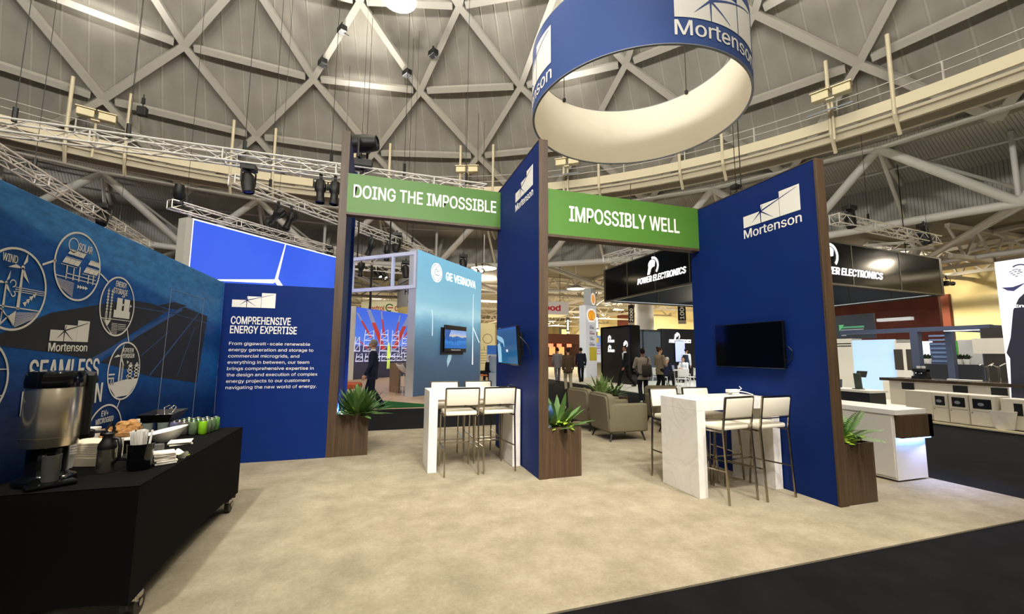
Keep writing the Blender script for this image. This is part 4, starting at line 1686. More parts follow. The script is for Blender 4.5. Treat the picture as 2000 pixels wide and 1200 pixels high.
# ================================================================== TRUSSES AND STAGE LIGHTS
def truss(label, p, q, w=.30, bay=.5, cables=()):
    p, q = Vector(p), Vector(q)
    d = q-p
    L_ = d.length
    t = thing('lighting_truss', label, 'truss', tuple(p), 0, 'aluminium box trusses')
    z = d.normalized()
    x = z.cross(Vector((0, 0, 1))).normalized()
    u = x.cross(z)
    M = Matrix(((x.x, u.x, z.x, 0), (x.y, u.y, z.y, 0), (x.z, u.z, z.z, 0), (0, 0, 0, 1)))
    h = w/2
    for sx in (-1, 1):
        for su in (-1, 1):
            g = B()
            g.cyl((sx*h, su*h, 0), (sx*h, su*h, L_), .029, n=8, M=M)
            g.done('chord', TRUSSM, t, smooth=40)
    n = max(2, int(round(L_/bay)))
    for f, (ax, fix) in enumerate((('x', -1), ('x', 1), ('u', -1), ('u', 1))):
        for i in range(n):
            a, b_ = L_*i/n, L_*(i+1)/n
            s = 1 if (i+f) % 2 else -1
            if ax == 'x':
                A, C_ = (-h*s, fix*h, a), (h*s, fix*h, b_)
            else:
                A, C_ = (fix*h, -h*s, a), (fix*h, h*s, b_)
            g = B()
            g.cyl(A, C_, .013, n=5, M=M)
            if i % 5 == 0:
                if ax == 'x':
                    g.cyl((-h, fix*h, a), (h, fix*h, a), .02, n=5, M=M)
                else:
                    g.cyl((fix*h, -h, a), (fix*h, h, a), .02, n=5, M=M)
            g.done('brace', TRUSSM, t)
    for k in cables:
        c = p+d*k
        top = DC.z+ZC+math.sqrt(RS**2-(c.x-DC.x)**2-(c.y-DC.y)**2)-.15
        g = B()
        g.cyl(c-p+Vector((0, 0, h)), c-p+Vector((0, 0, top-c.z)), .008, n=5)
        g.cyl(c-p+Vector((0, 0, h)), c-p+Vector((0, 0, h+.35)), .05, n=6)
        g.done('suspension_cable', DARKM, t)
    return t
TZ_ = 6.7
truss('long aluminium truss running across above the left mural towards the green header', (-9.6, 12.6, TZ_), (3.2, 12.75, TZ_), .32, .55, (.10, .27, .47, .64, .80, .95))
GU = Vector((.664, .748, 0))
truss('aluminium truss receding behind the first fin wall from the long truss', (-4.35, 14.4, TZ_), Vector((-4.35, 14.4, TZ_))+GU*10.5, .30, .5, (.12, .5, .85))
truss('aluminium truss just above the big blue screen', (-7.15, 17.6, TZ_), Vector((-7.15, 17.6, TZ_))+GU*10.5, .30, .5, (.05, .4, .75))
truss('aluminium truss over the mural wall running away at far left', (-9.65, 13.6, TZ_), (-10.9, 25.2, TZ_), .32, .55, (.2, .7))
truss('short far truss seen through the white frame', (-3.0, 26.5, 6.6), (4.5, 27.5, 6.6), .32, .6)
truss('shiny truss along the top of the black hanging sign at right', (17.2, 11.55, 6.9), (25.0, 12.3, 6.9), .36, .5, (.3, .9))
truss('short shiny truss meeting the black sign truss at right', (23.0, 14.2, 6.75), (24.8, 12.4, 6.75), .36, .5)
truss('shiny truss end over the far corner of the black hanging sign', (12.1, 20.4, 6.75), (12.9, 16.2, 6.75), .36, .5)
truss('shiny truss along the far side of the black hanging sign', (12.3, 20.0, 6.6), (16.5, 20.5, 6.6), .36, .5)

LENS = mat('#fff3d8', .1, emit=6)
LENSD = mat('#2a2d33', .05)
def stage_light(label, P, direc, kind='profile', s=1.0, lit=False, up=False, drop=0):
    """Clamp, yoke and barrel of a theatre lamp hanging at P and pointing along direc."""
    t = thing('stage_light', label, 'stage light', tuple(P), 0, 'black stage lights on the trusses')
    k = 1 if up else -1
    g = B()
    if kind == 'moving':
        g.box((0, 0, k*.07*s), (.34*s, .26*s, .14*s), bev=.02*s)
        g.cyl((0, 0, 0), (0, 0, -k*.08*s), .03*s, n=8)
    else:
        g.box((0, 0, k*.03*s), (.07*s, .05*s, .10*s))
        g.cyl((0, 0, k*.05*s), (0, 0, k*.16*s), .015*s, n=6)
    g.done('clamp' if kind != 'moving' else 'base', BLACK, t)
    d = Vector(direc).normalized()
    c = Vector((0, 0, k*(.46 if kind == 'moving' else .34)*s))
    ax = Vector((-d.y, d.x, 0))
    ax = ax.normalized() if ax.length > .05 else Vector((1, 0, 0))
    g = B()
    w = (.20 if kind == 'moving' else .15)*s
    top = Vector((0, 0, k*.14*s))
    for sd in (-1, 1):
        g.tube([top, top+ax*sd*w, c+ax*sd*w], .022*s if kind == 'moving' else .014*s, 6)
    g.done('yoke', BLACK, t)
    q = d.to_track_quat('Z', 'Y').to_matrix().to_4x4()
    M = Matrix.Translation(c) @ q
    g = B()
    if kind == 'moving':
        g.lathe([(0, -.26*s), (.10*s, -.26*s), (.15*s, -.18*s), (.155*s, .05*s), (.13*s, .24*s), (.11*s, .25*s), (.105*s, .22*s), (0, .22*s)], 20, M=M)
    else:
        g.lathe([(0, -.22*s), (.09*s, -.21*s), (.12*s, -.12*s), (.12*s, .04*s), (.085*s, .08*s), (.085*s, .26*s), (.10*s, .27*s), (.10*s, .34*s), (.09*s, .34*s), (.08*s, .30*s), (0, .30*s)], 18, M=M)
        for a in range(0, 360, 60):
            g.box((.125*s*math.cos(R(a)), .125*s*math.sin(R(a)), -.08*s), (.02*s, .02*s, .16*s), M=M)
    g.done('barrel', BLACK, t, smooth=45)
    g = B()
    z = .225*s if kind == 'moving' else .305*s
    r_ = .10*s if kind == 'moving' else .078*s
    g.lathe([(0, z+.012*s), (r_*.6, z+.009*s), (r_, z)], 18, M=M)
    g.done('lens', LENS if lit else LENSD, t, smooth=45)
    g = B()
    g.tube([c-d*.2*s, c-d*.28*s+Vector((0, 0, -.12*s)), c-d*.1*s+Vector((.05*s, 0, k*-.05)), (0, 0, k*.02*s)], .01*s, 5)
    g.done('cable', BLACK, t)
    if drop:
        g = B()
        rr = math.hypot(P[0]-DC.x, P[1]-DC.y)
        drop = (DC.z+ZC+math.sqrt(RS**2-rr**2)-P[2]-.1) if rr < 28 else HR+ZL-P[2]
        g.cyl((0, 0, .05), (0, 0, drop), .012, n=6)
        g.done('drop_pipe', DARKM, t)
    return t
def on_line(p, q, px):
    """Point of segment p-q that the photograph shows at column px."""
    p, q = Vector(p), Vector(q)
    lo, hi = 0.0, 1.0
    f = lambda k: ((p.lerp(q, k)-EYE).dot(RGT)/(p.lerp(q, k)-EYE).dot(FWD))*FPX+1000
    for _ in range(50):
        m = (lo+hi)/2
        if f(m) < px:
            lo = m
        else:
            hi = m
    return p.lerp(q, lo)
A1, B1 = (-9.6, 12.6, TZ_), (3.2, 12.75, TZ_)
A2_ = Vector((-4.35, 14.4, TZ_)); B2_ = A2_+GU*10.5
A3_ = Vector((-7.15, 17.6, TZ_)); B3_ = A3_+GU*10.5
dz = Vector((0, 0, .17))
stage_light('large moving-head stage light standing on the truss above the first green header', on_line(A1, B1, 707)+dz, (1, -.35, .05), 'moving', 1.7, up=True)
stage_light('stage light hanging left of the tall fin wall, left of the pair', on_line(A1, B1, 628)-dz, (.05, -.15, -1), s=1.25)
stage_light('stage light hanging next to the tall fin wall, right of the pair', on_line(A1, B1, 656)-dz, (-.02, -.1, -1), s=1.25)
stage_light('black stage light hanging under the long truss where the second truss begins', on_line(A1, B1, 488)-dz, (.15, -.1, -1), 'moving', 1.1)
stage_light('stage light on the second truss, tilted to the left above the big blue screen', on_line(A2_, B2_, 545)-dz, (-.75, .1, -.8), s=1.25, lit=False)
stage_light('stage light on the second truss, right of the tilted one', on_line(A2_, B2_, 570)-dz, (-.3, -.2, -1), s=1.25, lit=False)
stage_light('moving-head light standing on the left end of the truss over the blue screen', on_line(A3_, B3_, 347)+dz*.2, (.1, -.2, .9), 'moving', 1.1, up=True)
stage_light('stage light at the right end of the blue screen beside the fin wall', on_line(A3_, B3_, 643)+dz, (-.1, -.3, -.8), 'moving', 1.05, up=False)
stage_light('black stage light hanging above the mural wall at far left', on_line((-9.65, 13.6, TZ_), (-10.9, 25.2, TZ_), 200)+dz*3, (.2, -.5, -.9), 'moving', 1.25)
stage_light('stage light under the first header, left one', on_line(A2_, B2_, 726)-dz, (-.3, .1, -1), s=1.3)
stage_light('stage light under the first header, middle one', on_line(A2_, B2_, 757)-dz, (-.02, 0, -1), s=1.3)
stage_light('moving-head light on top of the truss under the first header', on_line(A2_, B2_, 775)+dz*2.5, (-.1, -.2, -1), 'moving', 1.3)
stage_light('stage light seen in the left half of the white frame', at_y(706, 507, 21.0), (-.05, -.1, -1), s=1.2, drop=7)
stage_light('lit stage light in the white frame, left of two', at_y(737, 520, 26.9), (.5, -.6, -.7), s=1.3, lit=True)
stage_light('lit stage light in the white frame, right of two', at_y(748, 522, 27.0), (.5, -.6, -.7), s=1.3, lit=True)
stage_light('stage light seen in the right half of the white frame', at_y(793, 510, 21.5), (.1, -.2, -1), 'moving', 1.2, drop=7)
stage_light('stage light above the top right corner of the turbine wall', at_y(905, 498, 22.5), (.1, -.2, -1), 'moving', 1.2, drop=7)
stage_light('lit stage light behind the turbine wall, left of two', at_y(930, 515, 23.5), (-.3, -.9, -.2), s=1.2, lit=True, drop=7)
stage_light('lit stage light behind the turbine wall, right of two', at_y(942, 516, 23.7), (-.3, -.9, -.2), s=1.2, lit=True, drop=7)
stage_light('small stage light hanging above the top edge of the right fin wall', at_y(1437, 362, 10.5), (-.5, -.2, -.6), 'moving', .9, drop=9)
stage_light('moving-head light standing on the black sign truss beside the right fin wall', on_line((17.2, 11.55, 6.9), (25.0, 12.3, 6.9), 1661)+dz*4, (0, -.1, -1), 'moving', 1.3)
stage_light('moving-head light at the right end of the black sign truss', on_line((17.2, 11.55, 6.9), (25.0, 12.3, 6.9), 1806)+dz*4, (.2, -.2, -1), 'moving', 1.4)
stage_light('small black light on the lower edge of the black hanging sign', at_y(1848, 540, 12.3), (1, -.2, 0), s=1.0)
t = thing('loudspeaker', 'small black loudspeaker hanging under the dome at upper left', 'loudspeaker', tuple(at_y(278, 218, 24.5)))
g = B()
g.box((0, 0, 0), (.38, .3, .46), bev=.03)
g.done('cabinet', BLACK, t)
g = B()
g.cyl((0, 0, .2), (0, 0, .9), .025, n=6)
g.box((0, 0, .55), (.12, .1, .3))
g.done('bracket', BLACK, t)
for i, (px, py, l) in enumerate(((668, 58, 'upper left'), (630, 122, 'far left'), (846, 104, 'middle'), (795, 143, 'lower'))):
    a = ray(px, py)
    # where the sight line meets the dome
    o_ = EYE-(DC+Vector((0, 0, ZC)))
    bb, cc = o_.dot(a.normalized()), o_.dot(o_)-(RS-.6)**2
    P = EYE+a.normalized()*(-bb+math.sqrt(bb*bb-cc))
    g = B()
    g.box((0, 0, 0), (.34, .5, .3), rz=.5, bev=.03)
    g.cyl((0, 0, -.1), (.35, 0, -.25), .02, n=5)
    g.cyl((0, 0, 0), (0, -.35, -.2), .02, n=5)
    g.cyl((0, 0, .1), (0, .1, .45), .06, n=6)
    o = g.done('beam_clamp', BLACK, None)
    o.location = P
    tag(o, 'black rigging clamp on a dome rib, the %s of the four' % l, 'clamp', 'rigging clamps on the dome ribs')

# ================================================================== NEIGHBOURING STANDS
# ---- the turbine makers' stand, turned 41 degrees
GN = Vector((GU.y, -GU.x, 0))      # towards us
GZ = .05
g = B()
o_ = Vector((1.3, 11.6, 0))
g.poly([(v.x, v.y) for v in (Vector((-9, 12.0)), Vector((4.9, 11.78)), Vector((6.6, 21)), Vector((6.6, 31)), Vector((-9, 31)))], .02)
def plank_b(nt, b, N, L):
    tc = N('TexCoord')
    br = N('TexBrick')
    br.inputs['Scale'].default_value = 1.2
    br.inputs['Color1'].default_value = lin('#c6ab92')
    br.inputs['Color2'].default_value = lin('#b79a80')
    br.inputs['Mortar'].default_value = lin('#a88c74')
    br.inputs['Mortar Size'].default_value = .004
    L(tc.outputs['Object'], br.inputs['Vector'])
    L(br.outputs['Color'], b.inputs['Base Color'])
tag(g.done('wood_flooring', node_mat('pale_planks', plank_b, .45)), 'pinkish wood flooring of the stand behind the black aisle', 'flooring')
g = B()
g.poly([(-2.2, 11.95), (2.0, 11.86), (-.6, 14.6), (-2.4, 13.6)], .012, M=Matrix.Translation((0, 0, .021)))
tag(g.done('grass_mat', mat('#1f5a2c', .95, noise=(30, '#173f20', .7), bump=.5)), 'dark green turf mat at the edge of the wood flooring', 'mat')
def turb_wall_b(nt, b, N, L):
    tc = N('TexCoord')
    sx = N('SeparateXYZ')
    L(tc.outputs['Object'], sx.inputs[0])
    n = N('TexNoise', i_Scale=.7, i_Detail=5)
    mp_ = N('Mapping')
    mp_.inputs['Scale'].default_value = (.6, .6, 1.2)
    L(tc.outputs['Object'], mp_.inputs['Vector'])
    L(mp_.outputs['Vector'], n.inputs['Vector'])
    ma = N('Math', operation='MULTIPLY_ADD')
    ma.inputs[1].default_value = 1.1
    L(n.outputs['Fac'], ma.inputs[0])
    L(sx.outputs['Z'], ma.inputs[2])
    mr = N('MapRange')
    mr.inputs['From Max'].default_value = 5.6
    L(ma.outputs[0], mr.inputs['Value'])
    r = ramp(N, [(0, '#2c3d52'), (.3, '#3d5670'), (.45, '#4f7592'), (.56, '#6fa3bf'), (.62, '#9cc9dc'), (.68, '#86bad2'), (.85, '#7ab3d0'), (1, '#77b6d8')])
    L(mr.outputs['Result'], r.inputs['Fac'])
    L(r.outputs['Color'], b.inputs['Base Color'])
    L(r.outputs['Color'], b.inputs['Emission Color'])
    b.inputs['Emission Strength'].default_value = .75
GEW = node_mat('backlit_sea_print', turb_wall_b, .5)
G0 = Vector((1.274, 14.63, 0))
def gp(u, z, off=0):
    return G0+GU*u+Vector((0, 0, z))+GN*off
GW = thing('backlit_wall', 'tall pale blue backlit wall reading GE VERNOVA', 'wall', tuple(gp(0, .02)))
I = frame((0, 0, 0), GU, (0, 0, 1))     # z axis = GU x up
zs = 1 if (GU.cross(Vector((0, 0, 1)))).dot(GN) > 0 else -1
g = B()
g.bx((0, 0, -.18*zs), (4.75, 5.04, 0), I)
g.done('fabric', GEW, GW)
g = B()
g.bx((-.02, 0, -.30*zs), (0, 5.05, .004*zs), I)
g.bx((4.75, 0, -.30*zs), (4.77, 5.05, .004*zs), I)
g.done('frame', mat('#c9ccd2', .35, .4), GW)
LIT = mat('#f2fbff', .4, emit=1.1)
def gframe(u, z, off=.004):
    p = gp(u, z, off)
    return frame(p, GU, (0, 0, 1))
g = B()
for k, (r0_, r1_) in enumerate(((0, .36),)):
    g.poly([(.36*math.cos(R(a)), .36*math.sin(R(a))) for a in range(0, 360, 8)], .004)
finish_on(g, 'roundel', LIT, GW, gframe(1.22, 4.45))
g = B()
for a0_, a1_ in ((10, 80), (100, 170), (190, 260), (280, 350)):
    for p in arc(0, 0, .30, .02, a0_, a1_, 12):
        g.poly(p, .002)
for p in arc(-.02, .02, .11, .025, 40, 300, 16)+arc(.07, -.02, .09, .022, -120, 170, 16)+arc(0, 0, .2, .012, 60, 130, 8)+arc(0, 0, .2, .012, 240, 310, 8):
    g.poly(p, .002)
finish_on(g, 'monogram', mat('#5f9cc0', .5), GW, gframe(1.22, 4.45, .009))
text('GE VERNOVA', LIT, GW, gframe(1.86, 4.28), w=2.35, h=.31, bold=.03, thick=.004)
g = B()
for p in ([(4.02, 1.0), (4.10, 1.0), (4.065, 2.55), (4.035, 2.55)], [(4.03, 2.55), (4.055, 2.55), (4.05, 4.0), (4.04, 4.0)], [(4.06, 2.55), (4.08, 2.58), (4.66, 1.95), (4.64, 1.92)],
          [(1.02, 2.1), (1.05, 2.1), (1.04, 2.75), (1.03, 2.75)], [(1.03, 2.75), (1.04, 2.75), (.98, 3.05), (.97, 3.05)]):
    g.poly(p, .003)
finish_on(g, 'printed_turbine', LIT, GW, gframe(0, 0))
g = B()
g.poly([(2.1, .95), (2.35, 1.25), (2.4, 1.45), (2.15, 1.45), (2.05, 1.2)], .003)
finish_on(g, 'printed_splash', mat('#a8cfdf', .4, emit=.5), GW, gframe(0, 0))
tvp = gp(2.35, 2.0, .12)
def tv_b(nt, b, N, L):
    screen_b(nt, b, N, L, [(0, '#2b6fc0'), (.3, '#3f8ad8'), (.42, '#2a64b4'), (.62, '#3a7ac8'), (.7, '#e8d9b0'), (.8, '#b5c3ea'), (1, '#8fb1ea')], 1.0)
t, I2 = screen('television', 'black framed screen showing a blue seascape on the turbine wall', frame(gp(2.45, 2.03, .14), GU, (0, 0, 1)), 1.62, 1.02, node_mat('seascape_picture', tv_b, .2))
g = B()
g.box((-.14, -.10, -.07), (1.62, 1.02, .04), I2)
g.done('backing_panel', BLACK, t)
g = B()
for p in ([(-.16, -.18), (-.10, -.18), (-.12, .10), (-.14, .10)], [(.02, -.18), (.07, -.18), (.05, .16), (.035, .16)], [(-.16, .02), (-.10, .02), (-.10, .05), (-.16, .05)], [(.0, .03), (.07, .03), (.07, .06), (.0, .06)]):
    g.poly(p, .001, M=I2 @ Matrix.Translation((0, 0, .0056)))
g.poly([(-.79, .49), (-.79, .1), (-.45, -.12), (-.50, .1), (-.35, .38), (-.28, .49)], .001, M=I2 @ Matrix.Translation((0, 0, .0056)))
g.done('picture_turbine', mat('#2a63b8', .3, emit=.4), t)
g = B()
g.bx((-.795, .335, .0055), (.795, .495, .007), I2)
g.bx((-.795, -.495, .0055), (.795, -.37, .007), I2)
g.done('caption_band', BLACK, t)
text('The energy to change the world', mat('#e8ecf4', .4, emit=.6), t, MW(t) @ I2 @ Matrix.Translation((-.34, -.455, .0072)), w=.70, h=.05, thick=.001)

# photo wall of a switchyard
P0 = Vector((-1.04, 24.23, .02))
PW = thing('photo_wall', 'bright photo wall of switchyard insulators behind the walking man', 'wall', tuple(P0))
I = frame((0, 0, 0), GU, (0, 0, 1))
def photo_b(nt, b, N, L):
    tc = N('TexCoord')
    sx = N('SeparateXYZ')
    L(tc.outputs['Object'], sx.inputs[0])
    mr = N('MapRange')
    mr.inputs['From Max'].default_value = 3.9
    L(sx.outputs['Z'], mr.inputs['Value'])
    r = ramp(N, [(0, '#1a1c30'), (.30, '#22233c'), (.34, '#2c2f52'), (.46, '#3a3d6d'), (.48, '#5f86e8'), (.6, '#4a7ae8'), (1, '#2f63e4')])
    L(mr.outputs['Result'], r.inputs['Fac'])
    L(r.outputs['Color'], b.inputs['Emission Color'])
    b.inputs['Emission Strength'].default_value = 1.0
    b.inputs['Base Color'].default_value = (.01, .01, .02, 1)
g = B()
g.bx((0, 0, -.3*zs), (4.9, 3.9, 0), I)
g.done('screen', node_mat('switchyard_picture', photo_b, .4), PW)
g = B()
g.bx((-.12, -.0, -.32*zs), (0, 3.95, .01*zs), I)
g.done('frame', mat('#d5d4d0', .4), PW)
def pw_draw(polys, m, name, lift):
    g = B()
    for p in polys:
        g.poly(p, .002)
    return finish_on(g, name, m, PW, frame(P0+GN*lift, GU, (0, 0, 1)))
def bar(x0, y0, x1, y1, w0, w1):
    return [(x0-w0/2, y0), (x0+w0/2, y0), (x1+w1/2, y1), (x1-w1/2, y1)]
RED = mat('#b03434', .5, emit=.55)
GRY = mat('#7a84b0', .5, emit=.6)
WHT = mat('#c9cdec', .5, emit=.7)
bars = [(.1, 3.6, 1.3, 2.2, .16, .2), (.95, 3.85, 2.4, 1.5, .32, .42), (2.0, 3.85, 2.35, 2.3, .14, .18), (3.7, 3.75, 3.3, 2.3, .13, .18), (4.6, 3.75, 3.2, 1.6, .34, .42), (4.9, 3.3, 4.1, 2.3, .12, .16), (0, 2.3, 1.1, 1.6, .12, .16), (4.9, 2.1, 4.3, 1.6, .12, .14)]
pw_draw([bar(*b_) for b_ in bars], GRY, 'printed_bar', .004)
pw_draw([bar(x0+(x1-x0)*.3, y0+(y1-y0)*.3, x0+(x1-x0)*.95, y0+(y1-y0)*.95, w0, w1) for (x0, y0, x1, y1, w0, w1) in bars], RED, 'printed_red_tube', .008)
lat = []
def pylon(x, y, w, h, n):
    out = []
    for i in range(n):
        y0_, y1_ = y+h*i/n, y+h*(i+1)/n
        w0, w1 = w*(1-.3*i/n), w*(1-.3*(i+1)/n)
        out += [bar(x-w0/2, y0_, x-w1/2, y1_, .05, .05), bar(x+w0/2, y0_, x+w1/2, y1_, .05, .05), bar(x-w0/2, y0_, x+w1/2, y1_, .04, .04), [(x-w0/2, y0_), (x+w0/2, y0_), (x+w0/2, y0_+.05), (x-w0/2, y0_+.05)]]
    return out
for (x, y, w, h, n) in ((1.1, 1.5, .9, 1.2, 4), (2.35, 1.2, .8, 1.6, 5), (3.35, 1.2, .8, 1.6, 5), (4.3, 1.4, .7, 1.2, 4), (.2, 1.5, .4, .8, 2)):
    lat += pylon(x, y, w, h, n)
for i in range(7):
    lat += pylon(.4+.68*i, .95, .55, .45, 2)
pw_draw(lat, WHT, 'printed_lattice', .012)
pw_draw([[(2.62, 1.1), (2.9, 1.1), (2.88, 1.75), (2.82, 1.9), (2.7, 1.9), (2.64, 1.75)], [(2.7, 1.9), (2.82, 1.9), (2.82, 2.02), (2.7, 2.02)], [(2.65, .5), (2.74, .5), (2.78, 1.02), (2.66, 1.02)], [(2.80, .5), (2.88, .5), (2.9, 1.02), (2.79, 1.02)]], mat('#c8e060', .5, emit=.8), 'printed_worker', .016)

# big blue screen with a turbine blade
BS0 = Vector((-4.91, 13.46, 0))
BS = thing('video_wall', 'big bright blue screen with a white turbine above the text panel', 'screen', (BS0.x, BS0.y, 2.0))
I = frame((0, 0, -2.0), GU, (0, 0, 1))
g = B()
g.bx((0, 2.0, -.3*zs), (5.05, 5.10, 0), I)
def led_b(nt, b, N, L):
    tc = N('TexCoord')
    n = N('TexNoise', i_Scale=.35, i_Detail=3)
    L(tc.outputs['Object'], n.inputs['Vector'])
    r = ramp(N, [(.3, '#2f5bf0'), (.7, '#4170fa')])
    L(n.outputs['Fac'], r.inputs['Fac'])
    L(r.outputs['Color'], b.inputs['Emission Color'])
    b.inputs['Emission Strength'].default_value = 1.0
    b.inputs['Base Color'].default_value = (.01, .01, .03, 1)
g.done('display', node_mat('blue_led_picture', led_b, .4), BS)
g = B()
g.bx((-.16, 2.0, -.34*zs), (0, 5.12, .02*zs), I)
g.done('side_frame', mat('#c3c2be', .4), BS)
g = B()
g.bx((0, 5.10, -.3*zs), (5.05, 5.14, .01*zs), I)
g.bx((0, 2.0, .0), (.03, 5.10, .012*zs), I)
g.done('edge_strip', mat('#dfe6ff', .4, emit=1.0), BS)
def bsd(polys, lift=.006):
    g = B()
    for p in polys:
        g.poly(p, .003)
    return finish_on(g, 'printed_turbine', mat('#f2f5ff', .4, emit=1.0), BS, frame(BS0+GN*lift, GU, (0, 0, 1)))
def bpx(x, y):
    d = ray(x, y)
    k = (BS0-EYE).dot(GN)/d.dot(GN)
    P = EYE+d*k-BS0
    return (P.dot(GU), P.z)
bsd([[bpx(536, 547), bpx(542, 547), bpx(558.5, 477), bpx(557, 476)], [bpx(400, 546), bpx(534, 546), bpx(540, 550), bpx(533, 554), bpx(430, 549)], [bpx(533, 546), bpx(543, 545), bpx(552, 558), bpx(543, 560)]])

# white box frame hanging beside the turbine wall
WF = thing('box_frame_sign', 'white lit rectangular frame projecting left from the turbine wall', 'frame', tuple(G0+Vector((0, 0, 3.69))))
I = frame((0, 0, 0), -GN, (0, 0, 1))
zz = frame((0, 0, 0), -GN, (0, 0, 1)).col[2].to_3d()
WFM = mat('#c9cde8', .4, emit=.08)
g = B()
for a, b_ in (((0, 0, -.06), (2.95, .12, .06)), ((0, 1.18, -.06), (2.95, 1.30, .06)), ((0, .12, -.06), (.09, 1.18, .06)), ((2.86, .12, -.06), (2.95, 1.18, .06)), ((.98, .12, -.05), (1.06, 1.18, .05))):
    g.bx(a, b_, I)
g.done('frame_bar', WFM, WF)
g = B()
g.cyl(I @ Vector((1.2, 1.3, 0)), I @ Vector((1.2, 3.0, 0)), .03, n=6)
g.cyl(I @ Vector((2.7, 1.3, 0)), I @ Vector((2.7, 3.0, 0)), .03, n=6)
g.done('hanging_rod', DARKM, WF)
t = thing('lighting_mast', 'thin black mast standing behind the switchyard photo wall', 'mast', (-.35, 26.4, 0))
g = B()
g.cyl((0, 0, 0), (0, 0, 7.2), .07, n=8)
g.box((0, 0, .03), (1.1, 1.1, .06))
g.box((.5, 0, 5.95), (1.6, .06, .06))
g.done('mast', BLACK, t)

# high table and white shell stools in the stand
HTB = thing('high_table', 'oak high table beside the switchyard photo wall', 'table', tuple(at_z(771, 767, .02)), R(22))
g = B()
g.bx((-.05, -.4, 1.0), (1.5, .4, 1.07))
g.done('table_top', OAKW, HTB)
for x in (-.05, 1.43):
    g = B()
    g.bx((x, -.4, 0), (x+.07, .4, 1.0))
    g.done('side_panel', OAKW, HTB)
def shell_stool(label, x, y, rz):
    t = thing('shell_stool', label, 'stool', (x, y, .02), rz, 'white shell stools at the oak table')
    g = B()
    rows = []
    for i in range(9):
        a = R(-20+115*i/8)
        yy, zz_ = -.02-.20*math.sin(max(a, 0))+.16*(1 if a < 0 else math.cos(a))-.0, .72+.30*(1-math.cos(max(a, 0)))
        rows.append([(x_*.22, yy, zz_+.05*x_*x_) for x_ in (-1, -.6, -.2, .2, .6, 1)])
    g.grid(rows)
    o = g.done('shell_seat', WHITE, t, smooth=60)
    md = o.modifiers.new('thickness', 'SOLIDIFY')
    md.thickness = .015
    for sx in (-1, 1):
        for sy in (-1, 1):
            g = B()
            g.tube([(sx*.10, sy*.10, .71), (sx*.21, sy*.21, 0)], .011, 6)
            g.done('leg', METAL, t)
    g = B()
    g.tube([(sx*.17, sy*.17, .26) for sx, sy in ((-1, -1), (1, -1), (1, 1), (-1, 1), (-1, -1))], .008, 6)
    g.done('footrest', METAL, t)
    return t
shell_stool('white shell stool tucked at the oak high table', *at_z(789, 771, .02)[:2], R(-60))
shell_stool('white shell stool behind the first at the oak high table', 2.35, 16.45, R(-55))
t = thing('low_stool', 'round red pouf on the wood flooring by the planter plant', 'pouf', tuple(at_z(683, 757, .30)-Vector((0, 0, .28))))
g = B()
g.lathe([(0, .25), (.36, .25), (.4, .30), (.4, .40), (.36, .44), (0, .45)], 24)
g.done('cushion', mat('#b0512c', .7), t, smooth=40)
for a in range(0, 360, 90):
    g = B()
    g.cyl((.25*math.cos(R(a)), .25*math.sin(R(a)), .25), (.3*math.cos(R(a)), .3*math.sin(R(a)), 0), .02, n=6)
    g.done('leg', DARKM, t)
t = thing('dark_display_wall', 'dark green display wall reading FUTURE at the left of the photo wall', 'wall', (-2.6, 26.6, 0))
g = B()
g.bx((-1.3, 0, 0), (1.55, .2, 2.75))
g.done('panel', mat('#1b2723', .5), t)
g = B()
g.bx((.2, -.03, .2), (1.5, 0, 1.5))
g.done('lower_print', mat('#52645d', .6), t)
text('FUTURE', mat('#c7d43a', .5, emit=.4), t, frame((-2.45, 26.59, 1.72), (1, 0, 0), (0, 0, 1)), w=1.33, h=.3, bold=.03)

# round hanging signs at the back left
t = thing('round_sign', 'cream lit round hanging sign lettered Castrol', 'sign', (1.4, 46, 5.2))
g = B()
g.lathe([(2.9, 0), (2.9, 1.35), (2.86, 1.35), (2.86, 0), (2.9, 0)], 64)
g.done('banner', mat('#efe3b4', .6, emit=.35), t, smooth=40)
def cyl_text(t, body, r_, a0, z0, w, h, m, bold=.02, shear=0):
    me = text_mesh(body, w, h, bold, shear, .01)
    for v in me.vertices:
        a = a0+v.co.x/r_
        v.co = Vector(((r_+.01+v.co.z)*math.cos(a), (r_+.01+v.co.z)*math.sin(a), z0+v.co.y))
    me.materials.append(m)
    o = bpy.data.objects.new('lettering', me)
    COL.objects.link(o)
    o.parent = t
REDT = mat('#c2321f', .5, emit=.2)
cyl_text(t, 'Castrol', 2.9, R(-83), .35, 1.75, .5, REDT)
cyl_text(t, 'Castrol', 2.9, R(-137), .35, 1.75, .5, REDT)
for a in (-93,):
    g = B()
    for p in arc(0, 0, .34, .12, 30, 300, 20):
        g.poly(p, .01)
    a_ = R(a)
    nx = Vector((math.cos(a_), math.sin(a_), 0))
    M = frame(nx*2.93+Vector((0, 0, .65)), (-math.sin(a_), math.cos(a_), 0), (0, 0, 1))
    g2 = B()
    g2.bx((-.22, -.06, 0), (.34, .06, .012), M)
    bmesh.ops.transform(g.bm, matrix=M, verts=g.bm.verts)
    g.done('roundel', mat('#2f7d3a', .5), t)
    g2.done('roundel_bar', REDT, t)
g = B()
for a in range(0, 360, 90):
    g.cyl((2.88*math.cos(R(a)), 2.88*math.sin(R(a)), 1.3), (2.88*math.cos(R(a)), 2.88*math.sin(R(a)), ztop-5.2), .02, n=5)
g.done('suspension_cable', DARKM, t)
t = thing('round_sign', 'white round hanging sign with round pictograms above the Castrol sign', 'sign', (5.0, 40, 5.5))
g = B()
g.lathe([(3.2, 0), (3.2, 2.6), (3.16, 2.6), (3.16, 0), (3.2, 0)], 64)
g.done('banner', mat('#dcd9da', .6), t, smooth=40)
g = B()
g.lathe([(3.16, .02), (3.1, .02), (3.1, -.62), (3.14, -.62)], 64)
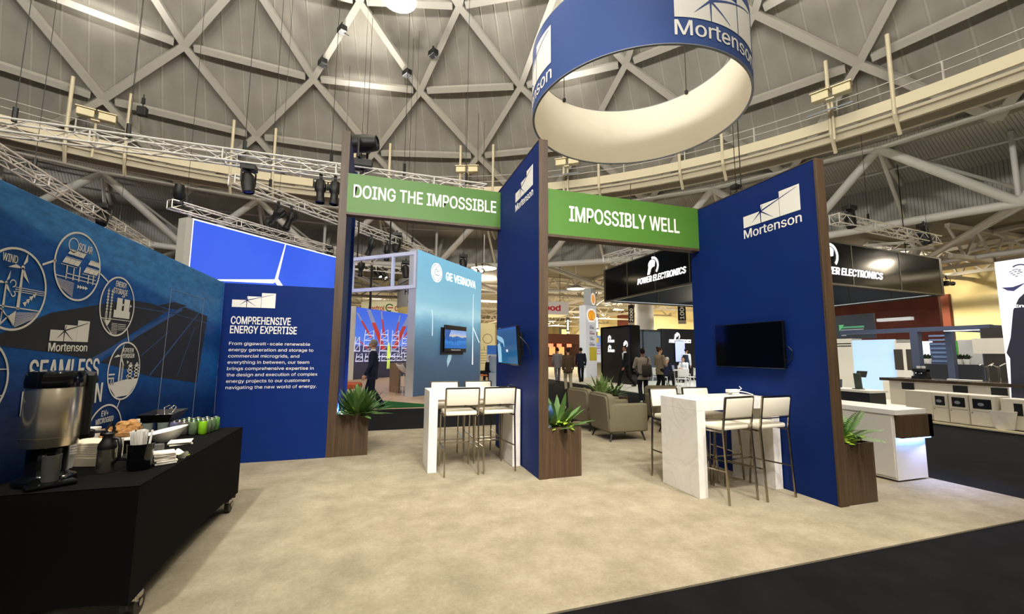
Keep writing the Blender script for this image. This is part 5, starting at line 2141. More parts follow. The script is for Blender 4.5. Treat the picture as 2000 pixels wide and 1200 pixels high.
g.done('lining', mat('#e9d488', .6, emit=.2), t, smooth=40)
cyl_text(t, 'FLEXSTEEL', 3.2, R(-145), 1.05, 3.4, .6, mat('#2a2330', .5))
for i in range(6):
    a_ = R(-135+9*i)
    nx = Vector((math.cos(a_), math.sin(a_), 0))
    M = frame(nx*3.212+Vector((0, 0, .42)), (-math.sin(a_), math.cos(a_), 0), (0, 0, 1))
    g = B()
    g.poly([(.17*math.cos(R(k)), .17*math.sin(R(k))) for k in range(0, 360, 15)], .008, M=M)
    g.done('pictogram', mat('#3a3540', .5), t)
g = B()
for a in range(0, 360, 90):
    g.cyl((3.18*math.cos(R(a)), 3.18*math.sin(R(a)), 2.5), (3.18*math.cos(R(a)), 3.18*math.sin(R(a)), ztop-5.5), .02, n=5)
g.done('suspension_cable', DARKM, t)

# cream panel and bench behind the turbine wall
t = thing('cream_panel', 'cream display panel with pale print right of the turbine wall', 'panel', (6.9, 28, 0))
g = B()
g.bx((-1.2, 0, .3), (.95, .12, 3.52))
g.done('panel', mat('#e6d9a6', .6, emit=.15), t)
g = B()
for p in arc(.42, 2.45, .32, .05, n=30):
    g.poly([Vector((x, y)) for x, y in p], .006, M=frame((0, 0, 0), (1, 0, 0), (0, 0, 1)))
g.done('printed_ring', mat('#a59a70', .6), t)
text('MILLS', mat('#a59a70', .6), t, frame((6.2, 27.995, 1.66), (1, 0, 0), (0, 0, 1)), w=1.35, h=.26)
g = B()
for i in range(5):
    g.bx((-.3, -.005, 1.45-.17*i), (.7-.1*(i % 2), 0, 1.5-.17*i))
g.done('printed_lines', mat('#c2b685', .6), t)
g = B()
g.bx((-1.2, .02, 0), (.95, .10, .3))
g.done('plinth', DARKM, t)
t = thing('bench', 'orange topped bench on green turf beyond the turbine wall', 'bench', tuple(at_z(944, 752, .02)))
g = B()
g.bx((-.9, -.2, .42), (.7, .2, .48))
g.done('bench_seat', mat('#d0703a', .6), t)
for x in (-.8, .6):
    for y in (-.16, .16):
        g = B()
        g.cyl((x, y, 0), (x, y, .42), .025, n=6)
        g.done('leg', DARKM, t)
t = thing('water_cooler', 'tall clear water bottle cooler right of the turbine wall', 'water cooler', tuple(at_z(966, 775, .02)))
g = B()
g.lathe([(0, 0), (.2, 0), (.2, .8), (0, .8)], 20)
g.done('stand', mat('#9fb0c4', .3), t, smooth=40)
g = B()
g.lathe([(0, .8), (.12, .8), (.19, .9), (.19, 1.3), (.15, 1.38), (0, 1.4)], 20)
g.done('bottle', mat('#a9c0dd', .1, trans=.5), t, smooth=40)
t = thing('blue_pedestal_screen', 'small blue and white stand far behind the water cooler', 'display stand', tuple(at_z(970, 745, .0)+Vector((1.6, 6, 0))))
g = B()
g.bx((-.6, -.1, 0), (.6, .1, 2.0))
g.done('body', mat('#cfd6e2', .4), t)
g = B()
g.bx((-.6, -.13, 1.4), (.6, -.1, 2.0))
g.done('sign_plate', mat('#2c63b4', .4, emit=.3), t)
# ---- signs in the middle distance
t = thing('box_sign', 'white hanging box sign lettered wood, partly behind the middle fin wall', 'sign', (12.6, 30, 4.5))
g = B()
g.bx((-2.2, 0, 0), (1.8, 2.2, 1.0))
g.done('box', mat('#d9d4d6', .6), t)
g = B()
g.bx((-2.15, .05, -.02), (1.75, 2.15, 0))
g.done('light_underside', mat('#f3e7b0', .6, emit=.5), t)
text('wood', mat('#c01f2e', .5), t, frame((11.72, 29.98, 4.78), (1, 0, 0), (0, 0, 1)), w=1.95, h=.46, bold=.03)
g = B()
for x in (-1.8, 1.5):
    g.cyl((x, 1, 1), (x, 1, ztop-4.5), .02, n=5)
g.done('suspension_cable', DARKM, t)

YEL = mat('#f2bd14', .4, emit=.5)
REDS = mat('#d8331f', .4, emit=.4)
def shell_logo(parent, M, s):
    """A ribbed yellow scallop with a red outline."""
    def outline(k):
        pts = [(-.30*k, -.48*k), (.30*k, -.48*k), (.33*k, -.36*k), (.50*k, -.22*k)]
        for i in range(13):
            a = R(-8+196*i/12)
            r_ = (.50+.025*(i % 2))*k
            pts.append((r_*math.cos(a), .02*k+r_*math.sin(a)*.92))
        pts += [(-.50*k, -.22*k), (-.33*k, -.36*k)]
        return pts
    g = B()
    g.poly([(s*x, s*y) for x, y in outline(1.36)], .004)
    finish_on(g, 'halo', mat('#fffbe8', .4, emit=.5), parent, M)
    g = B()
    g.poly([(s*x, s*y) for x, y in outline(1.0)], .004)
    o = finish_on(g, 'shell_outline', REDS, parent, M @ Matrix.Translation((0, 0, .004)))
    g = B()
    g.poly([(s*x, s*y) for x, y in outline(.86)], .004)
    finish_on(g, 'shell_fill', YEL, parent, M @ Matrix.Translation((0, 0, .008)))
    g = B()
    for a in (40, 62, 80, 100, 118, 140):
        c, s_ = math.cos(R(a)), math.sin(R(a))
        x0_, y0_ = .10*c, -.40
        x1_, y1_ = .40*c*1.05, .02+.38*s_
        g.poly([(s*(x0_-.008), s*y0_), (s*(x0_+.008), s*y0_), (s*(x1_+.014), s*y1_), (s*(x1_-.014), s*y1_)], .003)
    finish_on(g, 'shell_rib', REDS, parent, M @ Matrix.Translation((0, 0, .0125)))
t = thing('sign_tower', 'tall white sign tower with a yellow shell emblem', 'sign', (12.6, 23.9, 0))
sd = (at_z(1162, 738)-at_z(1140, 741)).normalized()
sx_ = Vector((.93, .36, 0)).normalized()
MT = frame((12.58, 23.75, 0), sx_, (0, 0, 1))
I = MW(t).inverted() @ MT
g = B()
g.bx((0, 0, -.55), (1.02, 4.55, 0), I)
def tower_b(nt, b, N, L):
    b.inputs['Base Color'].default_value = lin('#dfe3ea')
    b.inputs['Emission Color'].default_value = lin('#cfd8e8')
    b.inputs['Emission Strength'].default_value = .25
g.done('body', node_mat('white_acrylic', tower_b, .4), t)
shell_logo(t, MT @ Matrix.Translation((.55, 3.92, .004)), .66)
for i, s in enumerate(('Shell\nOmala', 'Shell\nRhoades', 'Shell\nTellus', 'Shell\nLUCIUS')):
    a_, b_ = s.split('\n')
    text(a_, mat('#5b5560' if i != 1 else '#b04048', .5), t, MT @ Matrix.Translation((.36, 3.20-.36*i, .004)), h=.09)
    text(b_, mat('#57525e' if i != 1 else '#b04048', .5), t, MT @ Matrix.Translation((.36, 3.06-.36*i, .004)), h=.13, w=.4+.06*(i % 2), bold=.02)
g = B()
g.poly([(.30, 1.05), (1.0, 1.05), (1.0, 1.9), (.30, 1.9)], .004)
finish_on(g, 'printed_map', mat('#c9b938', .5, emit=.15), t, MT @ Matrix.Translation((0, 0, .003)))
text('transforming', mat('#7a7680', .5), t, MT @ Matrix.Translation((.22, 2.02, .004)), w=.75, h=.07)
t = thing('sign_tower', 'smaller panel with a yellow shell emblem rising behind the white tower', 'sign', (13.4, 25.4, 4.2))
MT2 = frame((13.75, 25.2, 0), Vector((.75, .66, 0)), (0, 0, 1))
I = MW(t).inverted() @ MT2
g = B()
g.bx((0, 4.2, -.5), (1.0, 5.9, 0), I)
g.bx((.45, 0, -.3), (.55, 4.2, -.2), I)
g.done('panel', mat('#aab3bd', .5), t)
shell_logo(t, MT2 @ Matrix.Translation((.42, 5.2, .004)), .62)
t = thing('poster_wall', 'bright poster wall with a yellow emblem right of the shell tower', 'poster', tuple(at_y(1178, 738, 26.5)))
t.location.z = 0
MP = frame((t.location.x-.75, t.location.y, 0), (1, 0, 0), (0, 0, 1))
def poster_b(nt, b, N, L):
    tc = N('TexCoord')
    sx = N('SeparateXYZ')
    L(tc.outputs['Object'], sx.inputs[0])
    mr = N('MapRange')
    mr.inputs['From Max'].default_value = 2.7
    L(sx.outputs['Z'], mr.inputs['Value'])
    r = ramp(N, [(0, '#9a9070'), (.3, '#6d6248'), (.36, '#d9dce4'), (.6, '#c9d2e6'), (.85, '#7fa3dc'), (1, '#6f98dc')])
    L(mr.outputs['Result'], r.inputs['Fac'])
    L(r.outputs['Color'], b.inputs['Base Color'])
    L(r.outputs['Color'], b.inputs['Emission Color'])
    b.inputs['Emission Strength'].default_value = .5
g = B()
g.bx((-.75, 0, 0), (1.6, .15, 2.75))
g.done('panel', node_mat('poster_print', poster_b, .5), t)
g = B()
g.poly([(.08, 2.25), (.42, 2.25), (.42, 2.6), (.08, 2.6)], .004)
finish_on(g, 'emblem', YEL, t, MP @ Matrix.Translation((0, 0, .002)))
for i, s in enumerate(('Innovating', 'together', 'for a cleaner', 'future')):
    text(s, mat('#c03d58', .5, emit=.2), t, MP @ Matrix.Translation((.15, 1.98-.18*i, .002)), h=.12, bold=.02)
g = B()
g.poly([(1.0+.16*math.cos(R(a)), .95+.14*math.sin(R(a))) for a in range(0, 360, 20)], .004)
finish_on(g, 'shell_print', mat('#d99a3a', .5, emit=.3), t, MP @ Matrix.Translation((0, 0, .002)))
t = thing('waste_bin', 'grey cylindrical bin before the bright poster wall', 'bin', tuple(at_z(1165, 731)))
g = B()
g.lathe([(0, 0), (.26, 0), (.26, .95), (.22, 1.0), (0, 1.0)], 20)
g.done('body', mat('#8c867b', .4), t, smooth=40)
# hanging aisle banners with the aisle numbers
def banner(label, px, py0, py1, wpx, Y, word, k):
    P = at_y(px, py0, Y)
    Q = at_y(px, py1, Y)
    w = wpx/FPX*(P-EYE).dot(FWD)
    h = P.z-Q.z
    t = thing('aisle_banner', label, 'banner', tuple(P), -YAW, 'black aisle banners')
    g = B()
    g.bx((-w/2, 0, -h*.86), (w/2, .06, 0))
    g.done('banner', BLACK, t)
    g = B()
    g.bx((-w/2, 0, -h), (w/2, .06, -h*.87))
    g.done('base_tag', mat('#a8a39b', .6), t)
    g = B()
    g.cyl((0, .03, 0), (0, .03, ztop-P.z), .02, n=5)
    g.done('suspension_cable', DARKM, t)
    M = MW(t) @ frame((w*.28, -.004, -h*.80), (0, 0, 1), (-1, 0, 0))
    text(word, LETTER, t, M, w=h*.62, h=w*.55, bold=.03)
    return t
banner('black aisle banner numbered 2000 beside the grey column', 1232.5, 596, 636, 11, 33, '2000', 0)
banner('black aisle banner numbered 1000 right of the grey column', 1331, 586, 633, 15, 24, '1000', 1)
banner('dim aisle banner under the round lamps left of the shell tower', 1109, 620, 652, 7, 46, '3000', 2)
banner('dim aisle banner just right of the shell tower', 1166, 615, 648, 7, 46, '2500', 3)
t = thing('wall_sign', 'small dark framed yellow sign on the cream back wall left of the shell tower', 'sign', tuple(at_y(1101, 649, 60)))
g = B()
g.bx((-.75, -.1, -.7), (.75, .1, .7))
g.done('frame', mat('#1d1812', .6), t)
g = B()
g.bx((-.40, -.14, -.38), (.45, -.1, .42))
g.done('face', mat('#d8cd80', .5, emit=.5), t)
# far food counter with red lights
t = thing('far_bar', 'far reddish wood bar with lit red signs at the back left', 'bar', tuple(at_y(1095, 700, 42)))
t.location.z = 0
g = B()
g.bx((-3, 0, 0), (3.2, 1.0, 1.1))
g.bx((-3, .6, 2.5), (3.2, 1.6, 3.6))
g.bx((-3, 1.4, 1.1), (3.2, 1.6, 2.5))
g.done('counter', mat('#4a2417', .6), t)
g = B()
for x in (-2.0, -.9, .1, 1.3):
    g.box((x, .57, 2.35), (.55, .06, .35))
g.done('lit_sign', mat('#ff6a4a', .5, emit=2.5), t)
g = B()
for x in (-1.5, -.4, .7):
    g.box((x, 1.36, 1.75), (.7, .06, .9))
g.done('shelf_light', mat('#e7b06a', .5, emit=1.0), t)
g = B()
g.poly([(9.6, 24.1), (38, 24.1), (38, 90), (-20, 90), (-20, 44), (9.6, 44)], .012)  # far part enlarged to bounce light up to the ceiling
tag(g.done('pale_flooring', CREAMF), 'pale cream flooring of the far stands', 'flooring')

# ---- black stand with the square hanging sign
PEB = mat('#08090c', .12, noise=(.4, '#0d1015', .6), key='dull')
LITW = mat('#ffffff', .4, emit=1.6)
def pe_mark(parent, M, s, t=.01):
    """White crescent-and-leaf emblem."""
    g = B()
    pts = [(-.55, -.5)]
    for i in range(13):
        a = R(200-170*i/12)
        pts.append((.0+.42*math.cos(a), .18+.36*math.sin(a)))
    pts += [(.30, .02), (.05, -.02), (-.12, -.12), (-.28, -.5)]
    g.poly([(x*s, y*s) for x, y in pts], t)
    for p in arc(.05, .05, .62, .16, -48, 95, 22):
        g.poly([(x*s, y*s) for x, y in p], t)
    return finish_on(g, 'emblem', LITW, parent, M)
PS = thing('square_hanging_sign', 'big square glossy black hanging sign lettered POWER ELECTRONICS', 'sign', (18.4, 15.7, 4.3))
ps = [Vector((11.8, 11.35, 0)), Vector((24.9, 12.2, 0)), Vector((25.6, 20.6, 0)), Vector((11.75, 20.0, 0))]
hz_ = 1.7
for i in range(4):
    a, b_ = ps[i], ps[(i+1) % 4]
    dd = (b_-a)
    M = frame(a+Vector((0, 0, 4.3)), dd, (0, 0, 1))
    I = MW(PS).inverted() @ M
    L_ = dd.length
    g = B()
    g.bx((0, 0, -.12), (L_, hz_, 0), I)
    pan = g.done('panel', PEB if i in (0, 3) else mat('#2a323b', .2), PS)
    g = B()
    g.bx((0, -.04, -.14), (L_, .03, .02), I)
    g.bx((0, hz_-.03, -.14), (L_, hz_+.03, .02), I)
    for k in range(0, 5):
        g.bx((L_*k/4-.03, 0, -.13), (L_*k/4+.03, hz_, .012), I)
    g.done('frame', mat('#3a352c', .4, .3), PS)
    g = B()
    g.bx((.1, .02, -.15), (L_-.1, .06, -.125), I)
    g.done('edge_light', mat('#cfd8e2', .4, emit=.25), PS)
M = frame(ps[3]+Vector((0, 0, 4.3)), (ps[0]-ps[3]), (0, 0, 1))
pe_mark(PS, M @ Matrix.Translation((4.15, 1.10, .02)), .62)
text('POWER ELECTRONICS', LITW, PS, M @ Matrix.Translation((3.05, .45, .02)), w=3.25, h=.27, bold=.02, shear=.22, thick=.02)
M = frame(ps[0]+Vector((0, 0, 4.3)), (ps[1]-ps[0]), (0, 0, 1))
pe_mark(PS, M @ Matrix.Translation((5.15, 1.10, .02)), .70)
text('POWER ELECTRONICS', LITW, PS, M @ Matrix.Translation((4.3, .38, .02)), w=4.2, h=.29, bold=.02, shear=.22, thick=.02)
g = B()
for q in (Vector((13, 12, 0)), Vector((24, 13, 0)), Vector((24, 19.8, 0)), Vector((13, 19.2, 0))):
    g.cyl(q-Vector((18.4, 15.7, -hz_)), q-Vector((18.4, 15.7, -6.5)), .02, n=5)
g.done('suspension_cable', DARKM, PS)
g = B()
g.poly([(10.3, 12.2), (9.7, 13.9), (9.7, 24.0), (26, 24), (30, -4), (12.05, -4), (11.9, 5.4), (12.0, 6.8), (11.4, 11.0)], .02)
tag(g.done('white_flooring', mat('#dcd9cc', .5, noise=(1.5, '#e6e3d8', .5))), 'white flooring of the black stand', 'flooring')
g = B()
g.bx((11.85, -4, .02), (12.0, 6.8, .05))
tag(g.done('floor_edge', mat('#e0d6b4', .5)), 'cream edge strip of the white flooring', 'edging')

DGREY = mat('#2b3036', .25)
PWALL = thing('black_booth_wall', 'tall black booth wall with lit white emblems beside the walking man in black', 'wall', (12.2, 19.0, .02))
g = B()
Mw = frame((11.62, 20.2, 0), Vector((.08, -1, 0)), (0, 0, 1))
I = MW(PWALL).inverted() @ Mw
g.bx((0, 0, -.5), (2.5, 2.85, 0), I)
g.done('panel', mat('#15110f', .35), PWALL)
g = B()
g.bx((-.02, 0, -.02), (.06, 2.87, .03), I)
g.bx((2.44, 0, -.52), (2.52, 2.87, .03), I)
g.bx((0, 2.82, -.5), (2.5, 2.9, .03), I)
g.done('frame', BLACKP, PWALL)
for (u, v) in ((.62, 2.2), (.62, 1.7)):
    pe_mark(PWALL, Mw @ Matrix.Translation((u+.12, v+.10, .02)), .2)
    text('POWER', LITW, PWALL, Mw @ Matrix.Translation((u, v-.12, .02)), w=.55, h=.13, bold=.02, shear=.2)
for (u, v) in ((2.05, 1.95), (2.05, 1.2)):
    pe_mark(PWALL, Mw @ Matrix.Translation((u, v, .02)), .26)
GLZ = thing('glass_booth_wall', 'grey tinted glass booth wall behind the man with the shoulder bag', 'wall', (14.2, 20.0, .02))
g = B()
g.bx((-1.3, 0, 0), (1.15, .12, 2.75))
g.done('pane', mat('#4b535b', .12), GLZ)
g = B()
for x in (-1.3, -.1, 1.1):
    g.bx((x-.04, -.03, 0), (x+.04, .15, 2.8))
g.bx((-1.3, -.03, 2.72), (1.15, .15, 2.82))
g.done('frame', BLACK, GLZ)
PW2 = thing('black_booth_wall', 'black booth wall with a lit white wordmark and a pale upright screen', 'wall', (16.8, 20.0, .02))
g = B()
g.bx((-1.35, 0, 0), (1.6, .3, 2.85))
g.done('panel', mat('#15171d', .3), PW2)
g = B()
g.bx((-1.5, -.05, 0), (-1.35, .35, 2.9))
g.bx((-1.35, -.03, 2.8), (1.6, .33, 2.9))
g.done('frame', BLACK, PW2)
Mw2 = frame((15.5, 19.98, 0), (1, 0, 0), (0, 0, 1))
pe_mark(PW2, Mw2 @ Matrix.Translation((.82, 2.50, .02)), .30)
text('POWER ELECTRONICS', LITW, PW2, Mw2 @ Matrix.Translation((.3, 2.13, .02)), w=1.5, h=.2, bold=.02, shear=.2)
t = thing('display', 'pale lavender upright screen on the black booth wall', 'screen', (16.5, 19.93, 1.05))
g = B()
g.bx((-.33, 0, 0), (.33, .06, 1.2))
g.done('casing', BLACK, t)
g = B()
g.bx((-.32, -.01, .02), (.32, 0, 1.18))
g.done('display_face', mat('#a9b2ea', .3, emit=.9), t)
area('booth_down_lamp', (15.5, 16.5, 4.2), (15.5, 16.8, 0), 3.0, 260, (.9, .96, 1))
area('booth_down_lamp', (15.5, 8, 4.6), (15.0, 8, 0), 4.0, 300, (1, .97, .92))

# white table and chairs on the black stand
def make_white_chair():
    t = thing('white_chair', 'chair', 'chair', (0, 0, .02), 0, 'white chairs of the black stand')
    m = mat('#e9edf0', .35)
    g = B()
    g.bx((-.23, -.22, .43), (.23, .23, .46), None, .012)
    g.done('seat', m, t, smooth=40)
    g = B()
    g.grid([[(-.22+.44*i/6, -.23-.05*j/4-.03*(1-((i-3)/3)**2), .52+.34*j/4) for i in range(7)] for j in range(5)])
    o = g.done('backrest', m, t, smooth=60)
    md = o.modifiers.new('thickness', 'SOLIDIFY')
    md.thickness = .02
    for sx in (-1, 1):
        g = B()
        g.tube([(sx*.21, -.22, .88), (sx*.215, -.21, .45), (sx*.23, -.27, 0)], .014, 6)
        g.done('rear_leg', m, t)
        g = B()
        g.tube([(sx*.21, .2, .44), (sx*.235, .24, 0)], .014, 6)
        g.done('front_leg', m, t)
    return t
wc = make_white_chair()
for i, (x, y, a, l) in enumerate([(*at_z(1333, 762)[:2], R(-25), 'white chair turned away from us, right of the meeting table'), (*at_z(1290, 757)[:2], R(-80), 'white chair under the seated grey haired man'),
                                  (*at_z(1352, 757)[:2], R(20), 'white chair beside the right fin wall edge'), (*at_z(1337, 748)[:2], R(170), 'white chair under the seated man in white')]):
    o = wc if i == 0 else dup(wc)
    o.location = (x, y, .02)
    o.rotation_euler = (0, 0, a)
    o['label'] = l
tx, ty = at_z(1318, 755)[:2]
t = thing('meeting_table', 'white meeting table between the seated men', 'table', (tx, ty, .02))
g = B()
g.lathe([(0, .72), (.5, .72), (.5, .75), (0, .75)], 28)
g.done('table_top', WHITE, t, smooth=40)
g = B()
g.cyl((0, 0, .02), (0, 0, .72), .03, n=8)
g.lathe([(0, 0), (.28, 0), (.26, .02), (0, .025)], 20)
g.done('pedestal', METAL, t, smooth=40)
t = thing('laptop', 'open grey laptop on the white meeting table', 'laptop', (tx+.05, ty+.1, .775))
g = B()
g.box((0, 0, .008), (.32, .22, .016))
g.done('keyboard', METAL, t)
g = B()
g.box((0, .14, .11), (.32, .012, .21), M=Matrix.Rotation(R(-8), 4, 'X'))
g.done('lid', mat('#8a8da6', .4), t)

# ---- right hand background: bar, cabinets, gantry
CAB = mat('#ddd7c8', .5)
cab0 = None
ed = [6.34, 6.05, 5.71, 5.30]
labels = ['white low cabinet with a black emblem, furthest left of the row before the bar', 'white low cabinet with a black emblem, middle of the row before the bar', 'white low cabinet with a black emblem, nearest to the marbled bin']
for i in range(3):
    ya, yb = ed[i], ed[i+1]
    w = ya-yb-.012
    t = thing('cabinet', labels[i], 'cabinet', (12.25, (ya+yb)/2, .05), 0, 'white cabinets before the bar')
    g = B()
    g.bx((-.13, -w/2, 0), (.4, w/2, .63), None, .004)
    g.done('body', CAB, t)
    g = B()
    g.bx((-.142, -w/2+.012, .02), (-.131, w/2-.012, .29), None, .002)
    dr = g.done('door', CAB, t)
    g = B()
    g.box((-.15, w/2-.04, .27), (.012, .02, .02))
    g.done('handle', METAL, dr)
    g = B()
    g.bx((-.142, -w/2+.012, .31), (-.131, w/2-.012, .61), None, .002)
    d2 = g.done('flap', CAB, t)
    g = B()
    g.bx((-.148, -w/2+.05, .36), (-.142, w/2-.06, .56))
    g.done('black_plate', BLACK, d2)
    Mx = MW(t) @ frame((-.149, .01, .45), (0, -1, 0), (0, 0, 1))
    g = B()
    g.poly([(.05*math.cos(R(a)), .035*math.sin(R(a))) for a in range(0, 360, 20)], .002, M=Mx)
    bmesh.ops.transform(g.bm, matrix=MW(t).inverted(), verts=g.bm.verts)
    g.done('emblem', mat('#8f949c', .4), t)
t = thing('cabinet', 'plain white cabinet at the left end of the row before the bar', 'cabinet', (12.3, 6.62, .05), 0, 'white cabinets before the bar')
g = B()
g.bx((-.13, -.26, .12), (.4, .26, .63), None, .004)
g.bx((-.05, -.24, 0), (.35, .24, .12))
g.done('body', CAB, t)
t = thing('cabinet', 'short white cabinet with a small black plate behind the marbled bin', 'cabinet', (12.35, 5.08, .05), 0, 'white cabinets before the bar')
g = B()
g.bx((-.13, -.19, 0), (.35, .19, .60), None, .004)
g.done('body', CAB, t)
g = B()
g.bx((-.138, -.12, .28), (-.13, .0, .52))
g.done('black_plate', BLACK, t)
t = thing('marbled_bin', 'white marbled bin at the edge of the white flooring', 'bin', (12.12, 5.20, .05))
g = B()
g.lathe([(0, 0), (.13, 0), (.19, .34), (.19, .36), (.16, .36), (.12, .02), (0, .02)], 28)
g.done('bin', MARBLE, t, smooth=40)
for (px, py, l, s) in ((1746, 786, 'white cube seat left of the cabinets', .42), (1789, 788, 'second white cube seat just left of the cabinets', .3)):
    P = at_z(px, py, .02)
    t = thing('cube_seat', l, 'stool', (P.x+1.1, P.y+.6, .02))
    g = B()
    g.bx((-s/2, -s/2, 0), (s/2, s/2, .62), None, .02)
    g.done('cube', CAB, t)
BT = thing('bar_counter', 'long bar counter with a dark stone top behind the white cabinets', 'counter', (14.2, 6.8, .02))
g = B()
g.bx((-.35, -1.5, .78), (.55, 1.62, .86), None, .006)
g.done('stone_top', mat('#2c2418', .25, noise=(7, '#4a3d26', .8)), BT)
g = B()
g.bx((-.15, -1.3, .12), (.45, 1.5, .78))
g.done('body', CAB, BT)
for y in (1.05, -.05, -.75):
    g = B()
    g.bx((-.165, y-.14, .56), (-.15, y+.14, .74))
    g.done('black_plate', BLACK, BT)
g = B()
g.bx((-.55, -1.5, .42), (-.16, .9, .46))
g.done('shelf', WHITE, BT)
bz = .02+.86
def on_bar(name, label, cat, y, dx=0):
    return thing(name, label, cat, (14.2+dx, y, bz))
t = on_bar('coffee_machine', 'black and chrome coffee machine on the bar counter', 'coffee machine', 7.62)
g = B()
g.bx((-.2, -.25, 0), (.25, .25, .12))
g.bx((0, -.22, .12), (.25, .22, .42))
g.bx((-.18, -.22, .33), (.25, .22, .46))
g.done('body', BLACK, t)
for y in (-.1, .1):
    g = B()
    g.tube([(-.1, y, .32), (-.15, y, .22), (-.28, y, .24)], .02)
    g.done('spout', CHROME, t, smooth=40)
g = B()
for i in range(4):
    g.lathe([(0, 0), (.05, 0), (.06, .10), (0, .10)], 12, c=(.05+.1*(i % 2), -.12+.09*i, .47))
g.done('cup', WHITE, t, smooth=40)
t.scale = (.6, .6, .6)
for k, (y, l) in enumerate(((6.95, 'white folded cards on the bar counter, left'), (6.72, 'white folded cards on the bar counter, right'), (6.5, 'stack of white menus on the bar counter'))):
    t = on_bar('menu_card', l, 'menu', y)
    g = B()
    g.box((0, 0, .02), (.16, .2, .03), rz=.3)
    g.done('card', WHITE, t)
for k, (y, l) in enumerate(((6.28, 'tall slim tap on the bar counter, left'), (6.08, 'tall slim tap on the bar counter, right'))):
    t = on_bar('beer_tap', l, 'tap', y)
    g = B()
    g.cyl((0, 0, 0), (0, 0, .4), .02, n=8)
    g.tube([(0, 0, .35), (-.12, .05, .42), (-.16, .06, .40)], .012)
    g.tube([(0, 0, .38), (.05, -.1, .46)], .012)
    g.done('tap', CHROME, t, smooth=40)
t = on_bar('soap_bottle', 'clear pump bottle at the right end of the bar counter', 'bottle', 5.62)
g = B()
g.lathe([(0, 0), (.05, 0), (.05, .16), (.02, .2), (.02, .26), (0, .26)], 14)
g.tube([(0, 0, .26), (0, 0, .29), (-.06, 0, .28)], .01)
g.done('bottle', mat('#d5dfe2', .15), t, smooth=40)
t = on_bar('card_holder', 'small white card holder beside the pump bottle', 'holder', 5.8)
g = B()
g.box((0, 0, .06), (.1, .14, .12), bev=.005)
g.done('holder', WHITE, t)
t = on_bar('glass_bottle', 'tall dark bottle on the bar counter', 'bottle', 5.95, .2)
g = B()
g.lathe([(0, 0), (.045, 0), (.045, .18), (.018, .24), (.018, .3), (0, .3)], 14)
g.done('bottle', mat('#2c2a26', .1), t, smooth=40)
# gantry of dark beams over the bar
GA = thing('gantry', 'slate grey square gantry frame standing over the bar', 'gantry', (16, 8.5, .02))
SL = mat('#3c465e', .5)
Gx = [(16.0, 8.62), (16.3, 7.95), (16.0, 7.0)]
gz = 2.22
for (x, y), w in zip(Gx, (.10, .08, .10)):
    g = B()
    g.bx((x-16-w, y-8.5-w, 0), (x-16+w, y-8.5+w, gz))
    g.done('post', SL, GA)
g = B()
g.bx((-.09, -1.6, gz), (.09, 2.3, gz+.13))
g.bx((.1, -1.5, gz), (3.0, -1.38, gz+.13))
g.bx((.1, -.60, gz), (3.0, -.48, gz+.13))
g.done('beam', SL, GA)
g = B()
g.bx((-.06, -1.45, gz-.012), (.06, -.6, gz))
g.done('light_strip', mat('#e9edf8', .4, emit=4), GA)
g = B()
for i in range(12):
    g.box((2.0, -1.35+.075*i, gz-.14), (.06, .04, .24))
g.done('slat', mat('#6d5f45', .6), GA)
# backdrop panels behind the bar
def panel(name, label, px0, px1, py0, py1, X, m, cat='panel', th=.08, z0=None):
    a = at_x(px0, (py0+py1)/2, X)
    b_ = at_x(px1, (py0+py1)/2, X)
    zt_ = (at_x(px0, py0, X).z+at_x(px1, py0, X).z)/2
    zb_ = (at_x(px0, py1, X).z+at_x(px1, py1, X).z)/2 if z0 is None else z0
    t = thing(name, label, cat, (X, (a.y+b_.y)/2, zb_))
    g = B()
    g.bx((0, -abs(a.y-b_.y)/2, 0), (th, abs(a.y-b_.y)/2, zt_-zb_))
    g.done('face', m, t)
    return t
panel('light_box', 'white glowing panel left of the slatted screen behind the bar', 1792, 1822, 667, 742, 18, mat('#e4e6f6', .5, emit=.9), z0=.02)
t = panel('slatted_screen', 'slate blue slatted screen behind the bar', 1819, 1862, 669, 748, 17.8, mat('#33415f', .5), 'screen', z0=.02)
g = B()
a = at_x(1819, 700, 17.8)
b_ = at_x(1862, 700, 17.8)
L_ = abs(a.y-b_.y)
for i in range(14):
    g.bx((-.02, -L_/2, .3+.14*i), (-.001, L_/2, .36+.14*i))
g.done('slat', mat('#5a6c90', .4), t)
panel('green_panel', 'bright green strip panel behind the bar', 1861, 1876, 666, 742, 17.9, mat('#3c8a2c', .5, emit=.1), z0=.02)
panel('grey_panel', 'pale grey panel behind the potted plants', 1874, 1920, 664, 742, 17.7, mat('#a6a5a3', .6), z0=.02)
t = panel('menu_board', 'dark menu board with a white strip at the far right', 1922, 1972, 640, 770, 15.2, mat('#2b271f', .6), 'board', z0=.02)
g = B()
g.bx((-.02, -.55, 1.55), (-.001, .42, 1.95))
g.done('white_strip', mat('#d4cfc2', .5), t)
t = panel('shelf_unit', 'dark back shelf with potted plants behind the bar', 1800, 1925, 712, 770, 16.8, mat('#22242b', .5), 'shelf', .5, z0=.02)
def pot(label, px, py, X):
    P = at_x(px, py, X)
    t = thing('potted_plant', label, 'potted plant', tuple(P), 0, 'small potted plants behind the bar')
    g = B()
    g.lathe([(0, 0), (.06, 0), (.09, .16), (.08, .16), (0, .12)], 14)
    g.done('pot', WHITE, t, smooth=40)
    g = B()
    for i in range(14):
        leaf(g, (0, 0, .13), i*2.4, R(40+3*i), .2, .035, .6, 4)
    g.done('foliage', mat('#22331f', .6), t)
    return t
zsh = at_x(1860, 712, 16.8).z
